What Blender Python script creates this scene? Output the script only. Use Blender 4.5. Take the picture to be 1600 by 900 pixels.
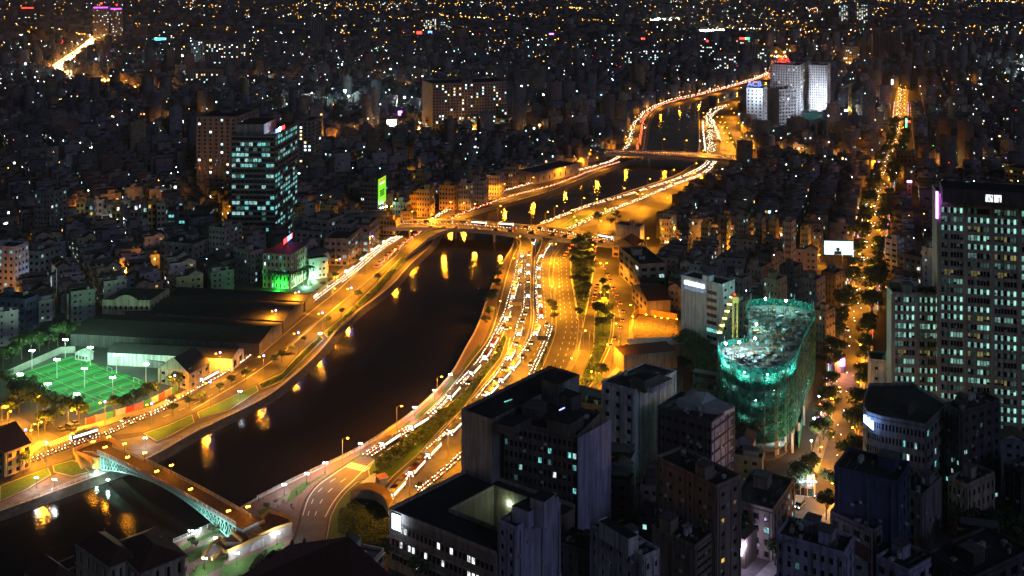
import bpy, math, random
import numpy as np
from mathutils import Vector, Matrix
from mathutils.geometry import tessellate_polygon

for o in list(bpy.data.objects):
    bpy.data.objects.remove(o)
random.seed(7)
rng = np.random.default_rng(11)
SC = bpy.context.scene
COL = SC.collection

# ---------------------------------------------------------------- camera
EYE = 178.0          # height of the viewing deck above the street
FOC = 1650.0         # focal length in pixels of a 1600 px wide picture
HOR = -35.0          # row of the horizon in that picture (above the frame)
cam_d = bpy.data.cameras.new('camera')
cam = bpy.data.objects.new('camera', cam_d)
COL.objects.link(cam)
cam.location = (0, 0, EYE)
cam.rotation_euler = (math.radians(90), 0, 0)
cam_d.sensor_width = 36.0
cam_d.lens = 36.0 * FOC / 1600.0
cam_d.shift_y = -(450.0 - HOR) / 1600.0
cam_d.clip_start = 1.0
cam_d.clip_end = 40000.0
SC.camera = cam

# ---------------------------------------------------------------- night sky, faint downtown glow, exposure
world = bpy.data.worlds.new('World')
SC.world = world
world.use_nodes = True
wn = world.node_tree.nodes
wl = world.node_tree.links
wn.clear()
w_out = wn.new('ShaderNodeOutputWorld')
w_bg = wn.new('ShaderNodeBackground')
w_sky = wn.new('ShaderNodeTexSky')
w_sky.sky_type = 'NISHITA'
w_sky.sun_disc = False
w_sky.sun_elevation = math.radians(24)
w_sky.sun_rotation = math.radians(150)
w_bg.inputs['Strength'].default_value = 0.0045
wl.new(w_sky.outputs['Color'], w_bg.inputs['Color'])
wl.new(w_bg.outputs['Background'], w_out.inputs['Surface'])
sun_d = bpy.data.lights.new('downtown_glow', 'SUN')  # sun lamp standing in for the downtown glow behind the camera
sun_d.energy = 0.23
sun_d.angle = math.radians(12)
sun_d.color = (0.45, 0.52, 1.0)
sun = bpy.data.objects.new('downtown_glow', sun_d)
COL.objects.link(sun)
# from behind the camera, a little to the right, 24 degrees up
sun.rotation_euler = (math.radians(66), 0, math.radians(30))
SC.view_settings.view_transform = 'Standard'
SC.view_settings.look = 'None'
SC.view_settings.exposure = 0.0
SC.view_settings.gamma = 1.0
SC.view_settings.use_curve_mapping = False
SC.cycles.use_denoising = True
SC.cycles.use_light_tree = True
SC.cycles.max_bounces = 4
SC.cycles.diffuse_bounces = 2
SC.cycles.glossy_bounces = 2
SC.cycles.transparent_max_bounces = 6
SC.cycles.sample_clamp_indirect = 4.0
SC.cycles.caustics_reflective = False
SC.cycles.caustics_refractive = False

# ---------------------------------------------------------------- pixel -> world
def G(x, y, z=0.0):
    d = (EYE - z) / (y - HOR)
    return Vector(((x - 800.0) * d, FOC * d, z))

def PX(v):
    return (800 + FOC * v[0] / v[1], HOR + FOC * (EYE - v[2]) / v[1])

def GP(pts, z=0.0):
    return [G(p[0], p[1], p[2] if len(p) > 2 else z) for p in pts]

def GZ(pts, ox, oy, s):
    """points read off an enlarged view whose corner is (ox, oy), enlarged s times"""
    return [(ox + x / s, oy + y / s) for x, y in pts]

# ---------------------------------------------------------------- materials
MATS = {}
def _new(name):
    m = bpy.data.materials.new(name)
    m.use_nodes = True
    n = m.node_tree.nodes
    return m, n, m.node_tree.links, n['Principled BSDF']

def mat(name, col, rough=0.8, var=0.25, scale=0.6, metal=0.0, bump=0.0, col2=None, detail=6.0, streak=False):
    if name in MATS:
        return MATS[name]
    m, n, l, b = _new(name)
    tc = n.new('ShaderNodeTexCoord')
    no = n.new('ShaderNodeTexNoise')
    no.inputs['Scale'].default_value = scale
    no.inputs['Detail'].default_value = detail
    no.inputs['Roughness'].default_value = 0.65
    l.new(tc.outputs['Object'], no.inputs['Vector'])
    rp = n.new('ShaderNodeValToRGB')
    c2 = col2 or tuple(c * (1 + var) for c in col)
    c1 = tuple(c * (1 - var) for c in col)
    rp.color_ramp.elements[0].position = 0.3
    rp.color_ramp.elements[1].position = 0.7
    rp.color_ramp.elements[0].color = (*c1, 1)
    rp.color_ramp.elements[1].color = (*[min(1, c) for c in c2], 1)
    l.new(no.outputs['Fac'], rp.inputs['Fac'])
    if streak:
        # rain streaks and grime running down the wall
        m1 = n.new('ShaderNodeMapping'); m1.inputs['Scale'].default_value = (0.9, 0.9, 0.07)
        n1 = n.new('ShaderNodeTexNoise'); n1.inputs['Scale'].default_value = 1.0; n1.inputs['Detail'].default_value = 8
        r1 = n.new('ShaderNodeValToRGB'); r1.color_ramp.elements[0].position = 0.36; r1.color_ramp.elements[1].position = 0.6
        r1.color_ramp.elements[0].color = (0.42, 0.40, 0.38, 1)
        mx = n.new('ShaderNodeMixRGB'); mx.blend_type = 'MULTIPLY'; mx.inputs['Fac'].default_value = 0.75
        l.new(tc.outputs['Object'], m1.inputs['Vector']); l.new(m1.outputs['Vector'], n1.inputs['Vector']); l.new(n1.outputs['Fac'], r1.inputs['Fac'])
        l.new(rp.outputs['Color'], mx.inputs['Color1']); l.new(r1.outputs['Color'], mx.inputs['Color2'])
        l.new(mx.outputs['Color'], b.inputs['Base Color'])
    else:
        l.new(rp.outputs['Color'], b.inputs['Base Color'])
    b.inputs['Roughness'].default_value = rough
    b.inputs['Metallic'].default_value = metal
    if bump:
        bp = n.new('ShaderNodeBump')
        bp.inputs['Strength'].default_value = bump
        bp.inputs['Distance'].default_value = 0.05
        l.new(no.outputs['Fac'], bp.inputs['Height'])
        l.new(bp.outputs['Normal'], b.inputs['Normal'])
    MATS[name] = m
    return m

def emit(name, col, strength, sample=False, base=0.02):
    if name in MATS:
        return MATS[name]
    m, n, l, b = _new(name)
    b.inputs['Base Color'].default_value = (base, base, base, 1)
    b.inputs['Emission Color'].default_value = (*col, 1)
    b.inputs['Emission Strength'].default_value = strength
    m.cycles.emission_sampling = 'FRONT_BACK' if sample else 'NONE'
    MATS[name] = m
    return m

def lit_window(name, col, strength):
    """a lit room behind the pane: curtains and furniture break the light up"""
    if name in MATS:
        return MATS[name]
    m, n, l, b = _new(name)
    b.inputs['Base Color'].default_value = (0.02, 0.02, 0.02, 1)
    b.inputs['Roughness'].default_value = 0.2
    tc = n.new('ShaderNodeTexCoord')
    mp = n.new('ShaderNodeMapping')
    mp.inputs['Scale'].default_value = (1.7, 1.7, 0.55)
    no = n.new('ShaderNodeTexNoise')
    no.inputs['Scale'].default_value = 1.0
    no.inputs['Detail'].default_value = 3.0
    rp = n.new('ShaderNodeMapRange')
    rp.inputs[1].default_value = 0.35
    rp.inputs[2].default_value = 0.7
    rp.inputs[3].default_value = strength * 0.15
    rp.inputs[4].default_value = strength * 1.7
    l.new(tc.outputs['Object'], mp.inputs['Vector'])
    l.new(mp.outputs['Vector'], no.inputs['Vector'])
    l.new(no.outputs['Fac'], rp.inputs[0])
    b.inputs['Emission Color'].default_value = (*col, 1)
    l.new(rp.outputs[0], b.inputs['Emission Strength'])
    m.cycles.emission_sampling = 'NONE'
    MATS[name] = m
    return m

def vcol_mat(name, rough=0.85):
    if name in MATS:
        return MATS[name]
    m, n, l, b = _new(name)
    at = n.new('ShaderNodeAttribute')
    at.attribute_name = 'paint'
    tc = n.new('ShaderNodeTexCoord')
    no = n.new('ShaderNodeTexNoise')
    no.inputs['Scale'].default_value = 0.35
    no.inputs['Detail'].default_value = 7
    mx = n.new('ShaderNodeMixRGB')
    mx.blend_type = 'MULTIPLY'
    mx.inputs['Fac'].default_value = 0.7
    rp = n.new('ShaderNodeValToRGB')
    rp.color_ramp.elements[0].color = (0.35, 0.33, 0.31, 1)
    rp.color_ramp.elements[0].position = 0.3
    rp.color_ramp.elements[1].color = (1, 1, 1, 1)
    rp.color_ramp.elements[1].position = 0.62
    l.new(tc.outputs['Object'], no.inputs['Vector'])
    l.new(no.outputs['Fac'], rp.inputs['Fac'])
    l.new(at.outputs['Color'], mx.inputs['Color1'])
    l.new(rp.outputs['Color'], mx.inputs['Color2'])
    l.new(mx.outputs['Color'], b.inputs['Base Color'])
    b.inputs['Roughness'].default_value = rough
    MATS[name] = m
    return m

def random_paint(name, cols, rough=0.85):
    """facade paint: one of several real paint colours per house"""
    if name in MATS:
        return MATS[name]
    m, n, l, b = _new(name)
    oi = n.new('ShaderNodeObjectInfo')
    rp = n.new('ShaderNodeValToRGB')
    rp.color_ramp.interpolation = 'CONSTANT'
    e = rp.color_ramp.elements
    while len(e) < len(cols):
        e.new(0.5)
    for i, c in enumerate(cols):
        e[i].position = i / len(cols)
        e[i].color = (*c, 1)
    tc = n.new('ShaderNodeTexCoord')
    no = n.new('ShaderNodeTexNoise')
    no.inputs['Scale'].default_value = 0.5
    no.inputs['Detail'].default_value = 8
    r2 = n.new('ShaderNodeValToRGB')
    r2.color_ramp.elements[0].position = 0.32
    r2.color_ramp.elements[0].color = (0.4, 0.38, 0.36, 1)
    r2.color_ramp.elements[1].position = 0.6
    mx = n.new('ShaderNodeMixRGB')
    mx.blend_type = 'MULTIPLY'
    mx.inputs['Fac'].default_value = 0.6
    l.new(oi.outputs['Random'], rp.inputs['Fac'])
    l.new(tc.outputs['Object'], no.inputs['Vector'])
    l.new(no.outputs['Fac'], r2.inputs['Fac'])
    l.new(rp.outputs['Color'], mx.inputs['Color1'])
    l.new(r2.outputs['Color'], mx.inputs['Color2'])
    l.new(mx.outputs['Color'], b.inputs['Base Color'])
    b.inputs['Roughness'].default_value = rough
    MATS[name] = m
    return m

SOD = (1.0, 0.335, 0.013)      # high pressure sodium
WARM = (1.0, 0.62, 0.25)
COOL = (0.62, 0.95, 1.0)
CYAN = (0.25, 0.95, 0.90)
WHITE = (0.95, 0.97, 1.0)

M_ASPH = mat('asphalt', (0.085, 0.08, 0.075), 0.7, 0.45, 0.12, bump=0.2)
M_GROUND = mat('city_ground', (0.05, 0.048, 0.046), 0.9, 0.35, 0.05)
M_PAVE = mat('paving_red', (0.20, 0.13, 0.11), 0.8, 0.25, 0.8)
M_CONC = mat('concrete', (0.30, 0.29, 0.27), 0.85, 0.25, 0.4)
M_CONCD = mat('concrete_stained', (0.14, 0.135, 0.13), 0.9, 0.4, 0.3)
M_KERB = mat('kerbstone', (0.42, 0.40, 0.36), 0.8, 0.2, 1.0)
M_GRASS = mat('lawn', (0.055, 0.13, 0.02), 0.95, 0.35, 0.7)
M_PAINT = mat('road_paint', (0.75, 0.74, 0.70), 0.7, 0.1, 2.0)
M_LEAF = mat('leaf', (0.05, 0.095, 0.025), 0.7, 0.5, 0.8)
M_LEAFD = mat('leaf_dark', (0.035, 0.07, 0.022), 0.7, 0.5, 0.8)
M_BARK = mat('bark', (0.10, 0.075, 0.05), 0.9, 0.3, 3.0)
M_POLE = mat('galvanised_pole', (0.22, 0.22, 0.21), 0.5, 0.15, 2.0, metal=0.6)
M_IRON = mat('painted_iron', (0.05, 0.07, 0.06), 0.5, 0.2, 2.0)
M_RAIL = mat('white_railing', (0.6, 0.6, 0.58), 0.6, 0.15, 2.0)
M_GLASS = mat('dark_glass', (0.012, 0.016, 0.02), 0.12, 0.3, 0.2)
M_TILE = mat('roof_tile', (0.10, 0.045, 0.035), 0.8, 0.35, 1.2)
M_ROOF = mat('roof_felt', (0.035, 0.034, 0.036), 0.9, 0.35, 0.3)
M_TIN = mat('tin_roof', (0.16, 0.165, 0.17), 0.55, 0.3, 0.5, metal=0.3)
M_TINL = mat('tin_roof_pale', (0.5, 0.56, 0.55), 0.5, 0.2, 0.4, metal=0.2)
M_YEL = mat('ochre_paint', (0.52, 0.33, 0.09), 0.8, 0.2, 0.5)
M_WHITEP = mat('white_render', (0.72, 0.72, 0.74), 0.85, 0.2, 0.25, streak=True)  # kept pale: the downtown light on near walls is put into the colour
M_CREAM = mat('cream_render', (0.45, 0.40, 0.31), 0.85, 0.22, 0.25, streak=True)
M_TAN = mat('tan_render', (0.33, 0.27, 0.22), 0.85, 0.22, 0.25, streak=True)
M_GREY = mat('grey_render', (0.24, 0.235, 0.24), 0.85, 0.25, 0.25, streak=True)
M_DARK = mat('dark_render', (0.10, 0.095, 0.10), 0.85, 0.3, 0.25, streak=True)
M_BLUEW = mat('blue_render', (0.06, 0.085, 0.19), 0.85, 0.2, 0.25, streak=True)
M_LILAC_LIT = mat('lilac_lit_render', (0.46, 0.46, 0.64), 0.85, 0.15, 0.2, streak=True)  # pale walls with the bluish light falling on them put into the colour
M_OLIVE = mat('olive_cladding', (0.46, 0.44, 0.35), 0.8, 0.15, 0.2, streak=True)

E_COOL = lit_window('window_cool_light', (0.5,0.95,0.9), 0.7)
E_CYAN = lit_window('window_cyan_light', CYAN, 0.7)
E_DIMC = lit_window('window_dim_cyan', (0.3, 0.85, 0.75), 0.12)
E_WARM = lit_window('window_warm_light', (1.0, 0.62, 0.12), 0.8)
E_DIMW = lit_window('window_dim_warm', (0.9, 0.55, 0.25), 0.12)
E_WHT = lit_window('window_white_light', (0.9, 0.95, 0.95), 1.5)
E_LAMP = emit('sodium_lamp', (1.0, 0.36, 0.02), 40.0)
E_LAMPW = emit('white_lamp', (0.8, 0.95, 1.0), 60.0)
E_VIO = emit('violet_lamp', (0.28, 0.16, 1.0), 30.0)
E_HEAD = emit('head_lamp', (1.0, 0.84, 0.58), 10.0)
E_TAIL = emit('tail_lamp', (1.0, 0.09, 0.01), 16.0)
E_RED = emit('red_neon', (1.0, 0.03, 0.02), 9.0)
E_BLUE = emit('blue_neon', (0.10, 0.22, 1.0), 9.0)
E_PURP = emit('purple_neon', (0.65, 0.15, 1.0), 9.0)
E_GRN = emit('green_neon', (0.1, 1.0, 0.35), 5.0)

# ---------------------------------------------------------------- object helpers
def link(name, data, parent=None, loc=None):
    o = bpy.data.objects.new(name, data)
    COL.objects.link(o)
    if parent is not None:
        o.parent = parent
    if loc is not None:
        o.location = loc
    return o

def tag(o, label=None, cat=None, group=None, kind=None):
    if label: o['label'] = label
    if cat: o['category'] = cat
    if group: o['group'] = group
    if kind: o['kind'] = kind
    return o

def empty(name, loc, label, cat, group=None):
    o = link(name, None, None, loc)
    o.empty_display_size = 1
    return tag(o, label, cat, group)

class MB:
    """collects faces; build() links them as one mesh object"""
    def __init__(self):
        self.v = []; self.f = []; self.m = []; self.mats = []
    def mi(self, m):
        if m not in self.mats:
            self.mats.append(m)
        return self.mats.index(m)
    def quad(self, a, b, c, d, m):
        k = len(self.v)
        self.v += [tuple(a), tuple(b), tuple(c), tuple(d)]
        self.f.append((k, k+1, k+2, k+3)); self.m.append(self.mi(m))
    def poly(self, pts, m):
        k = len(self.v)
        self.v += [tuple(p) for p in pts]
        for t in tessellate_polygon([[Vector((p[0], p[1], 0)) for p in pts]]):
            a, b, c = (Vector(pts[i]) for i in t)
            t = t if (b - a).cross(c - a).z >= 0 else (t[0], t[2], t[1])
            self.f.append(tuple(k + i for i in t)); self.m.append(self.mi(m))
    def prism(self, pts, z0, z1, m, mtop=None, bottom=False):
        """vertical prism over an outline given in any order of turning"""
        a = sum(p[0]*q[1]-q[0]*p[1] for p, q in zip(pts, pts[1:]+pts[:1]))
        if a < 0: pts = pts[::-1]
        n = len(pts)
        for i in range(n):
            p, q = pts[i], pts[(i+1) % n]
            self.quad((p[0],p[1],z0), (q[0],q[1],z0), (q[0],q[1],z1), (p[0],p[1],z1), m)
        if n == 4:
            self.quad(*[(p[0],p[1],z1) for p in pts], mtop or m)
        else:
            self.poly([(p[0],p[1],z1) for p in pts], mtop or m)
        if bottom:
            self.poly([(p[0],p[1],z0) for p in pts], m)
    def box(self, c, s, m, ang=0.0):
        """centre of the base, size, turned about z"""
        ca, sa = math.cos(ang), math.sin(ang)
        hx, hy = s[0]/2, s[1]/2
        pts = [(c[0]+x*ca-y*sa, c[1]+x*sa+y*ca) for x, y in ((-hx,-hy),(hx,-hy),(hx,hy),(-hx,hy))]
        self.prism(pts, c[2], c[2]+s[2], m, bottom=True)
    def bar(self, a, b, w, m, h=None):
        """square bar from a to b"""
        a = Vector(a); b = Vector(b); d = b - a
        L = d.length
        if L < 1e-6: return
        d /= L
        up = Vector((0,0,1)) if abs(d.z) < 0.95 else Vector((1,0,0))
        s = d.cross(up).normalized() * (w/2)
        t = s.cross(d).normalized() * ((h or w)/2)
        A = [a-s-t, a+s-t, a+s+t, a-s+t]; B = [p + d*L for p in A]
        for i in range(4):
            j = (i+1) % 4
            self.quad(A[i], A[j], B[j], B[i], m)
        self.quad(A[3], A[2], A[1], A[0], m)
        self.quad(B[0], B[1], B[2], B[3], m)
    def tube(self, pts, rads, m, n=6):
        rings = []
        for i, p in enumerate(pts):
            p = Vector(p)
            d = Vector(pts[min(i+1, len(pts)-1)]) - Vector(pts[max(i-1, 0)])
            d.normalize()
            up = Vector((0,0,1)) if abs(d.z) < 0.9 else Vector((1,0,0))
            s = d.cross(up).normalized(); t = s.cross(d).normalized()
            r = rads[i] if isinstance(rads, (list, tuple)) else rads
            k = len(self.v)
            self.v += [tuple(p + (s*math.cos(a) + t*math.sin(a))*r) for a in [2*math.pi*j/n for j in range(n)]]
            rings.append(k)
        mi = self.mi(m)
        for a, b in zip(rings, rings[1:]):
            for j in range(n):
                self.f.append((a+j, b+j, b+(j+1) % n, a+(j+1) % n)); self.m.append(mi)
        self.f.append(tuple(rings[0]+j for j in range(n))); self.m.append(mi)
        self.f.append(tuple(rings[-1]+j for j in reversed(range(n)))); self.m.append(mi)
    def ball(self, c, r, m, sz=1.0):
        k = len(self.v); mi = self.mi(m)
        rows = [(-1, 0), (-0.6, 0.8), (0.0, 1.0), (0.6, 0.8), (1, 0)]
        n = 6
        self.v.append((c[0], c[1], c[2]-r*sz))
        for h, q in rows[1:4]:
            self.v += [(c[0]+r*q*math.cos(2*math.pi*j/n), c[1]+r*q*math.sin(2*math.pi*j/n), c[2]+r*h*sz) for j in range(n)]
        self.v.append((c[0], c[1], c[2]+r*sz))
        for j in range(n):
            j2 = (j+1) % n
            self.f.append((k, k+1+j2, k+1+j)); self.m.append(mi)
            for q in range(2):
                a = k+1+q*n
                self.f.append((a+j, a+j2, a+n+j2, a+n+j)); self.m.append(mi)
            self.f.append((k+1+2*n+j, k+1+2*n+j2, k+1+3*n)); self.m.append(mi)
    def strip(self, pts, w, z, m, dash=None):
        """flat ribbon along world points"""
        P = [Vector((p[0], p[1], 0)) for p in pts]
        if dash:
            P2, on, off = resample(P, 1.0), dash[0], dash[1]
            i = 0
            while i + on < len(P2):
                self.strip(P2[i:i+on+1:max(1, on)], w, z, m)
                i += on + off
            return
        L, R = offset(P, w/2), offset(P, -w/2)
        for i in range(len(P)-1):
            self.quad((*R[i][:2], z), (*R[i+1][:2], z), (*L[i+1][:2], z), (*L[i][:2], z), m)
    def wall_strip(self, pts, w, z0, z1, m):
        P = [Vector((p[0], p[1], 0)) for p in pts]
        L, R = offset(P, w/2), offset(P, -w/2)
        for i in range(len(P)-1):
            self.prism([R[i][:2], R[i+1][:2], L[i+1][:2], L[i][:2]], z0, z1, m)
    def mesh(self, name, origin=(0,0,0)):
        me = bpy.data.meshes.new(name)
        o = origin
        me.from_pydata([(p[0]-o[0], p[1]-o[1], p[2]-o[2]) for p in self.v], [], self.f)
        for m in self.mats:
            me.materials.append(m)
        me.polygons.foreach_set('material_index', self.m)
        me.update()
        return me
    def build(self, name, parent=None, origin=None):
        """a child mesh is stored relative to its parent's place"""
        if origin is None:
            origin = tuple(root_loc(parent)) if parent is not None else (0,0,0)
        me = self.mesh(name, origin)
        return link(name, me, parent, None if parent is not None else origin)

def root_loc(o):
    p = Vector(o.location)
    while o.parent is not None:
        o = o.parent
        p += Vector(o.location)
    return p

def resample(P, step):
    out = [P[0].copy()]; acc = 0.0
    for a, b in zip(P, P[1:]):
        L = (b-a).length
        if L < 1e-9: continue
        t = step - acc
        while t <= L:
            out.append(a + (b-a)*(t/L)); t += step
        acc = (acc + L) % step
    return out

def offset(P, w):
    out = []
    for i, p in enumerate(P):
        d = P[min(i+1, len(P)-1)] - P[max(i-1, 0)]
        d.z = 0
        d.normalize()
        out.append(p + Vector((-d.y, d.x, 0))*w)
    return out

def smooth(pts, n=4):
    """Catmull-Rom through picture points"""
    P = [Vector(p) for p in pts]
    P = [P[0]*2-P[1]] + P + [P[-1]*2-P[-2]]
    out = []
    for i in range(1, len(P)-2):
        for k in range(n):
            t = k/n
            a, b, c, d = P[i-1], P[i], P[i+1], P[i+2]
            out.append(0.5*((2*b)+(c-a)*t+(2*a-5*b+4*c-d)*t*t+(3*b-a-3*c+d)*t**3))
    out.append(P[-2])
    return [tuple(p) for p in out]

def copy_tree(o, parent=None):
    c = o.copy()
    COL.objects.link(c)
    c.parent = parent
    for ch in o.children:
        copy_tree(ch, c)
    return c

ORD = ['first','second','third','fourth','fifth','sixth','seventh','eighth','ninth','tenth','eleventh','twelfth']
def nth(i):
    if i < 12: return ORD[i]
    i += 1
    s = 'th' if 10 <= i % 100 <= 20 else {1:'st',2:'nd',3:'rd'}.get(i % 10, 'th')
    return f'{i}{s}'

LIGHTS = {}
def point(parent, loc, col, watts, key, radius=0.25, name='light', spot=None):
    """the light a lamp gives off, a child of that lamp"""
    if key not in LIGHTS:
        d = bpy.data.lights.new(key, 'SPOT' if spot else 'POINT')
        d.color = col; d.energy = watts; d.shadow_soft_size = radius
        if spot:
            d.spot_size = math.radians(spot); d.spot_blend = 0.35
        LIGHTS[key] = d
    o = link(name, LIGHTS[key], parent, loc)
    return o

BLOCKED = []     # outlines (world xy) where no ordinary house may stand
def block(pts, grow=0.0):
    P = [(p[0], p[1]) for p in pts]
    if grow:
        cx = sum(p[0] for p in P)/len(P); cy = sum(p[1] for p in P)/len(P)
        Q = []
        for x, y in P:
            L = math.hypot(x-cx, y-cy) or 1
            Q.append((x+(x-cx)/L*grow, y+(y-cy)/L*grow))
        P = Q
    BLOCKED.append(np.array(P))

def inside(poly, X, Y):
    r = np.zeros(X.shape, bool)
    n = len(poly)
    for i in range(n):
        x1, y1 = poly[i]; x2, y2 = poly[(i+1) % n]
        if y1 == y2: continue
        c = ((y1 > Y) != (y2 > Y)) & (X < (x2-x1)*(Y-y1)/(y2-y1)+x1)
        r ^= c
    return r

# ================================================================ THE SETTING
BANK_L = [(0,800),(160,742),(237,714),(307,675),(400,630),(445,600),(500,550),(540,502),(607,451),(640,415),(677,380),(690,352),
          (740,331),(800,316),(862,298),(925,273),(975,255),(1000,245),(1007,225),(1012,195),(1025,172),(1067,159),(1125,145),(1170,132),(1210,117)]
BANK_R = [(270,847),(335,819),(400,779),(550,707),(600,676),(650,640),(700,590),(725,547),(745,510),(762,462),(770,440),(785,410),(800,385),
          (806,368),(825,356),(847,349),(900,326),(975,301),(1050,276),(1075,262),(1087,252),(1092,225),(1092,180),(1100,168),(1125,160),(1162,149),(1207,129)]
bl = [Vector((-730,-248,0))] + GP(smooth(BANK_L, 3))
br = [Vector((-667,-267,0))] + GP(smooth(BANK_R, 3))
outer = [Vector((-20000,30000,0)), Vector((-20000,-1500,0))] + bl + br[::-1] + [Vector((-600,-1500,0)), Vector((20000,-1500,0)), Vector((20000,30000,0))]
mb = MB(); mb.poly(outer, M_GROUND)
tag(mb.build('ground'), kind='structure')
block(bl + br[::-1])

# canal water: dark, glossy, small ripples
m, n, l, b = _new('canal_water')
b.inputs['Base Color'].default_value = (0.018, 0.014, 0.012, 1)
b.inputs['Roughness'].default_value = 0.07
b.inputs['IOR'].default_value = 1.33
tc = n.new('ShaderNodeTexCoord')
mp = n.new('ShaderNodeMapping'); mp.inputs['Scale'].default_value = (1.0, 0.55, 1.0)
n1 = n.new('ShaderNodeTexNoise'); n1.inputs['Scale'].default_value = 2.0; n1.inputs['Detail'].default_value = 3
n2 = n.new('ShaderNodeTexNoise'); n2.inputs['Scale'].default_value = 0.035; n2.inputs['Detail'].default_value = 3
mr = n.new('ShaderNodeMapRange'); mr.inputs[1].default_value = 0.4; mr.inputs[2].default_value = 0.62; mr.inputs[3].default_value = 0.3; mr.inputs[4].default_value = 0.85
bp = n.new('ShaderNodeBump'); bp.inputs['Distance'].default_value = 0.10
l.new(tc.outputs['Object'], mp.inputs['Vector'])
l.new(mp.outputs['Vector'], n1.inputs['Vector'])
l.new(tc.outputs['Object'], n2.inputs['Vector'])
l.new(n2.outputs['Fac'], mr.inputs[0])
l.new(mr.outputs[0], bp.inputs['Strength'])
l.new(n1.outputs['Fac'], bp.inputs['Height'])
l.new(bp.outputs['Normal'], b.inputs['Normal'])
mb = MB(); mb.quad((-900,-400,-1.7), (1200,-400,-1.7), (1200,2700,-1.7), (-900,2700,-1.7), m)
tag(mb.build('water'), kind='structure')

# stone embankments, sloping into the water
M_STONE = mat('embankment_stone', (0.13, 0.115, 0.095), 0.9, 0.4, 0.5, bump=0.4)
for P, side, w in ((bl, -1, 4.5), (br, 1, 1.2)):
    mb = MB()
    Q = offset(P, side*w); C0 = offset(P, -side*1.0)
    for i in range(len(P)-1):
        a, bb, c, d = P[i], P[i+1], Q[i+1], Q[i]
        mb.quad((a.x,a.y,0.25),(bb.x,bb.y,0.25),(c.x,c.y,-2.6),(d.x,d.y,-2.6), M_STONE)
        mb.quad((a.x,a.y,0.25),(bb.x,bb.y,0.25),(C0[i+1].x,C0[i+1].y,0.25),(C0[i].x,C0[i].y,0.25), M_KERB)
        mb.quad((C0[i].x,C0[i].y,0.25),(C0[i+1].x,C0[i+1].y,0.25),(C0[i+1].x,C0[i+1].y,0.0),(C0[i].x,C0[i].y,0.0), M_KERB)
    tag(mb.build('embankment_wall'), kind='structure')

# ---- boulevard on the right bank
RB_LEFT = [(418,905),(437,882),(457,855),(470,815),(472,800),(480,779),(495,759),(516,743),(543,725),(593,693),(641,663),(689,620),(737,560),
           (760,529),(773,495),(787,439),(799,400),(815,370),(835,357),(860,350),(900,333),(975,307),(1050,283),(1085,268),(1099,258),(1104,245),(1098,225),(1096,195),(1101,176),(1125,166),(1165,153),(1205,133)]
RB_RIGHT = [(1215,137),(1185,156),(1165,166),(1152,178),(1153,200),(1167,225),(1180,240),(1165,254),(1130,272),(1085,292),(1055,312),(1035,330),(1005,344),
            (1000,352),(990,370),(975,385),(977,420),(987,450),(997,480),(984,500),(982,532),(971,548),(970,567),(955,582),(941,600),(905,640),(830,690),(770,735),(700,775),(640,812),(612,800)]
rb_l = GP(smooth(RB_LEFT, 3)); rb_r = GP(RB_RIGHT)
RAMP_GREEN = [(600,782),(583,768),(577,752),(571,738)]
road_r = rb_l[3:] + rb_r + GP([(600,784),(585,768),(572,748),(556,752),(540,766),(524,786),(513,808),(508,835),(505,850),(490,880),(470,905)]) + rb_l[:3]
mb = MB(); mb.poly([(p.x,p.y,0.06) for p in road_r], M_ASPH)
tag(mb.build('boulevard_road'), kind='structure')
block(road_r)
# ---- road on the left bank
LB_UP = [(-120,770),(0,729),(37,720),(46,700),(20,672),(-40,640)]
LB_UP2 = [(-40,618),(10,640),(60,668),(95,684),(118,677),(150,672),(195,656),(252,641),(296,620),(323,602),(350,587),(375,569),(395,548),(418,528),(481,477),(524,442),
          (535,429),(560,407),(609,374),(627,365),(645,354),(662,344),(704,325),(747,309),(800,293),(887,269),(945,253),(962,240),(978,222),(981,200),(990,188),(1008,170),(1050,155),(1100,144),(1170,125),(1205,112)]
LB_LOW = [(1206,116),(1170,129),(1118,143),(1062,157),(1020,168),(1006,188),(1001,205),(1000,228),(990,243),(968,255),(920,271),(862,294),(800,311),(745,327),(700,343),
          (672,354),(659,362),(635,387),(605,421),(580,447),(550,474),(529,498),(472,545),(440,580),(356,621),(327,633),(260,663),(222,675),(168,681),(135,693),(120,701),(112,717),(39,740),(0,757),(-120,800)]
road_l = GP(LB_UP) + GP(LB_UP2) + GP(LB_LOW)
mb = MB(); mb.poly([(p.x,p.y,0.06) for p in road_l], M_ASPH)
tag(mb.build('riverside_road'), kind='structure')
block(road_l)
block(GP([(0,757),(1000,248),(975,257),(607,451),(0,800)]))

# ---- straight tree-lined street on the right
STREET = [(1412,140),(1409,150),(1404,222),(1387,262),(1375,317),(1362,380),(1350,440),(1343,487),(1330,545),(1326,600),(1320,650),(1310,707),(1290,765),(1262,800),(1225,830),(1165,885),(1120,930)]
st = GP(smooth(STREET, 3))
mb = MB(); mb.strip(st, 9.4, 0.06, M_ASPH)
tag(mb.build('shopping_street'), kind='structure')
sl, sr = offset(st, 11), offset(st, -11)
block(sl + sr[::-1])
mb = MB()
for s in (1, -1):
    a, c = offset(st, s*4.75), offset(st, s*9.0)
    for i in range(len(st)-1):
        mb.prism([a[i][:2], a[i+1][:2], c[i+1][:2], c[i][:2]], 0.0, 0.16, M_CONC)
tag(mb.build('shopping_street_pavement'), kind='structure')

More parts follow.
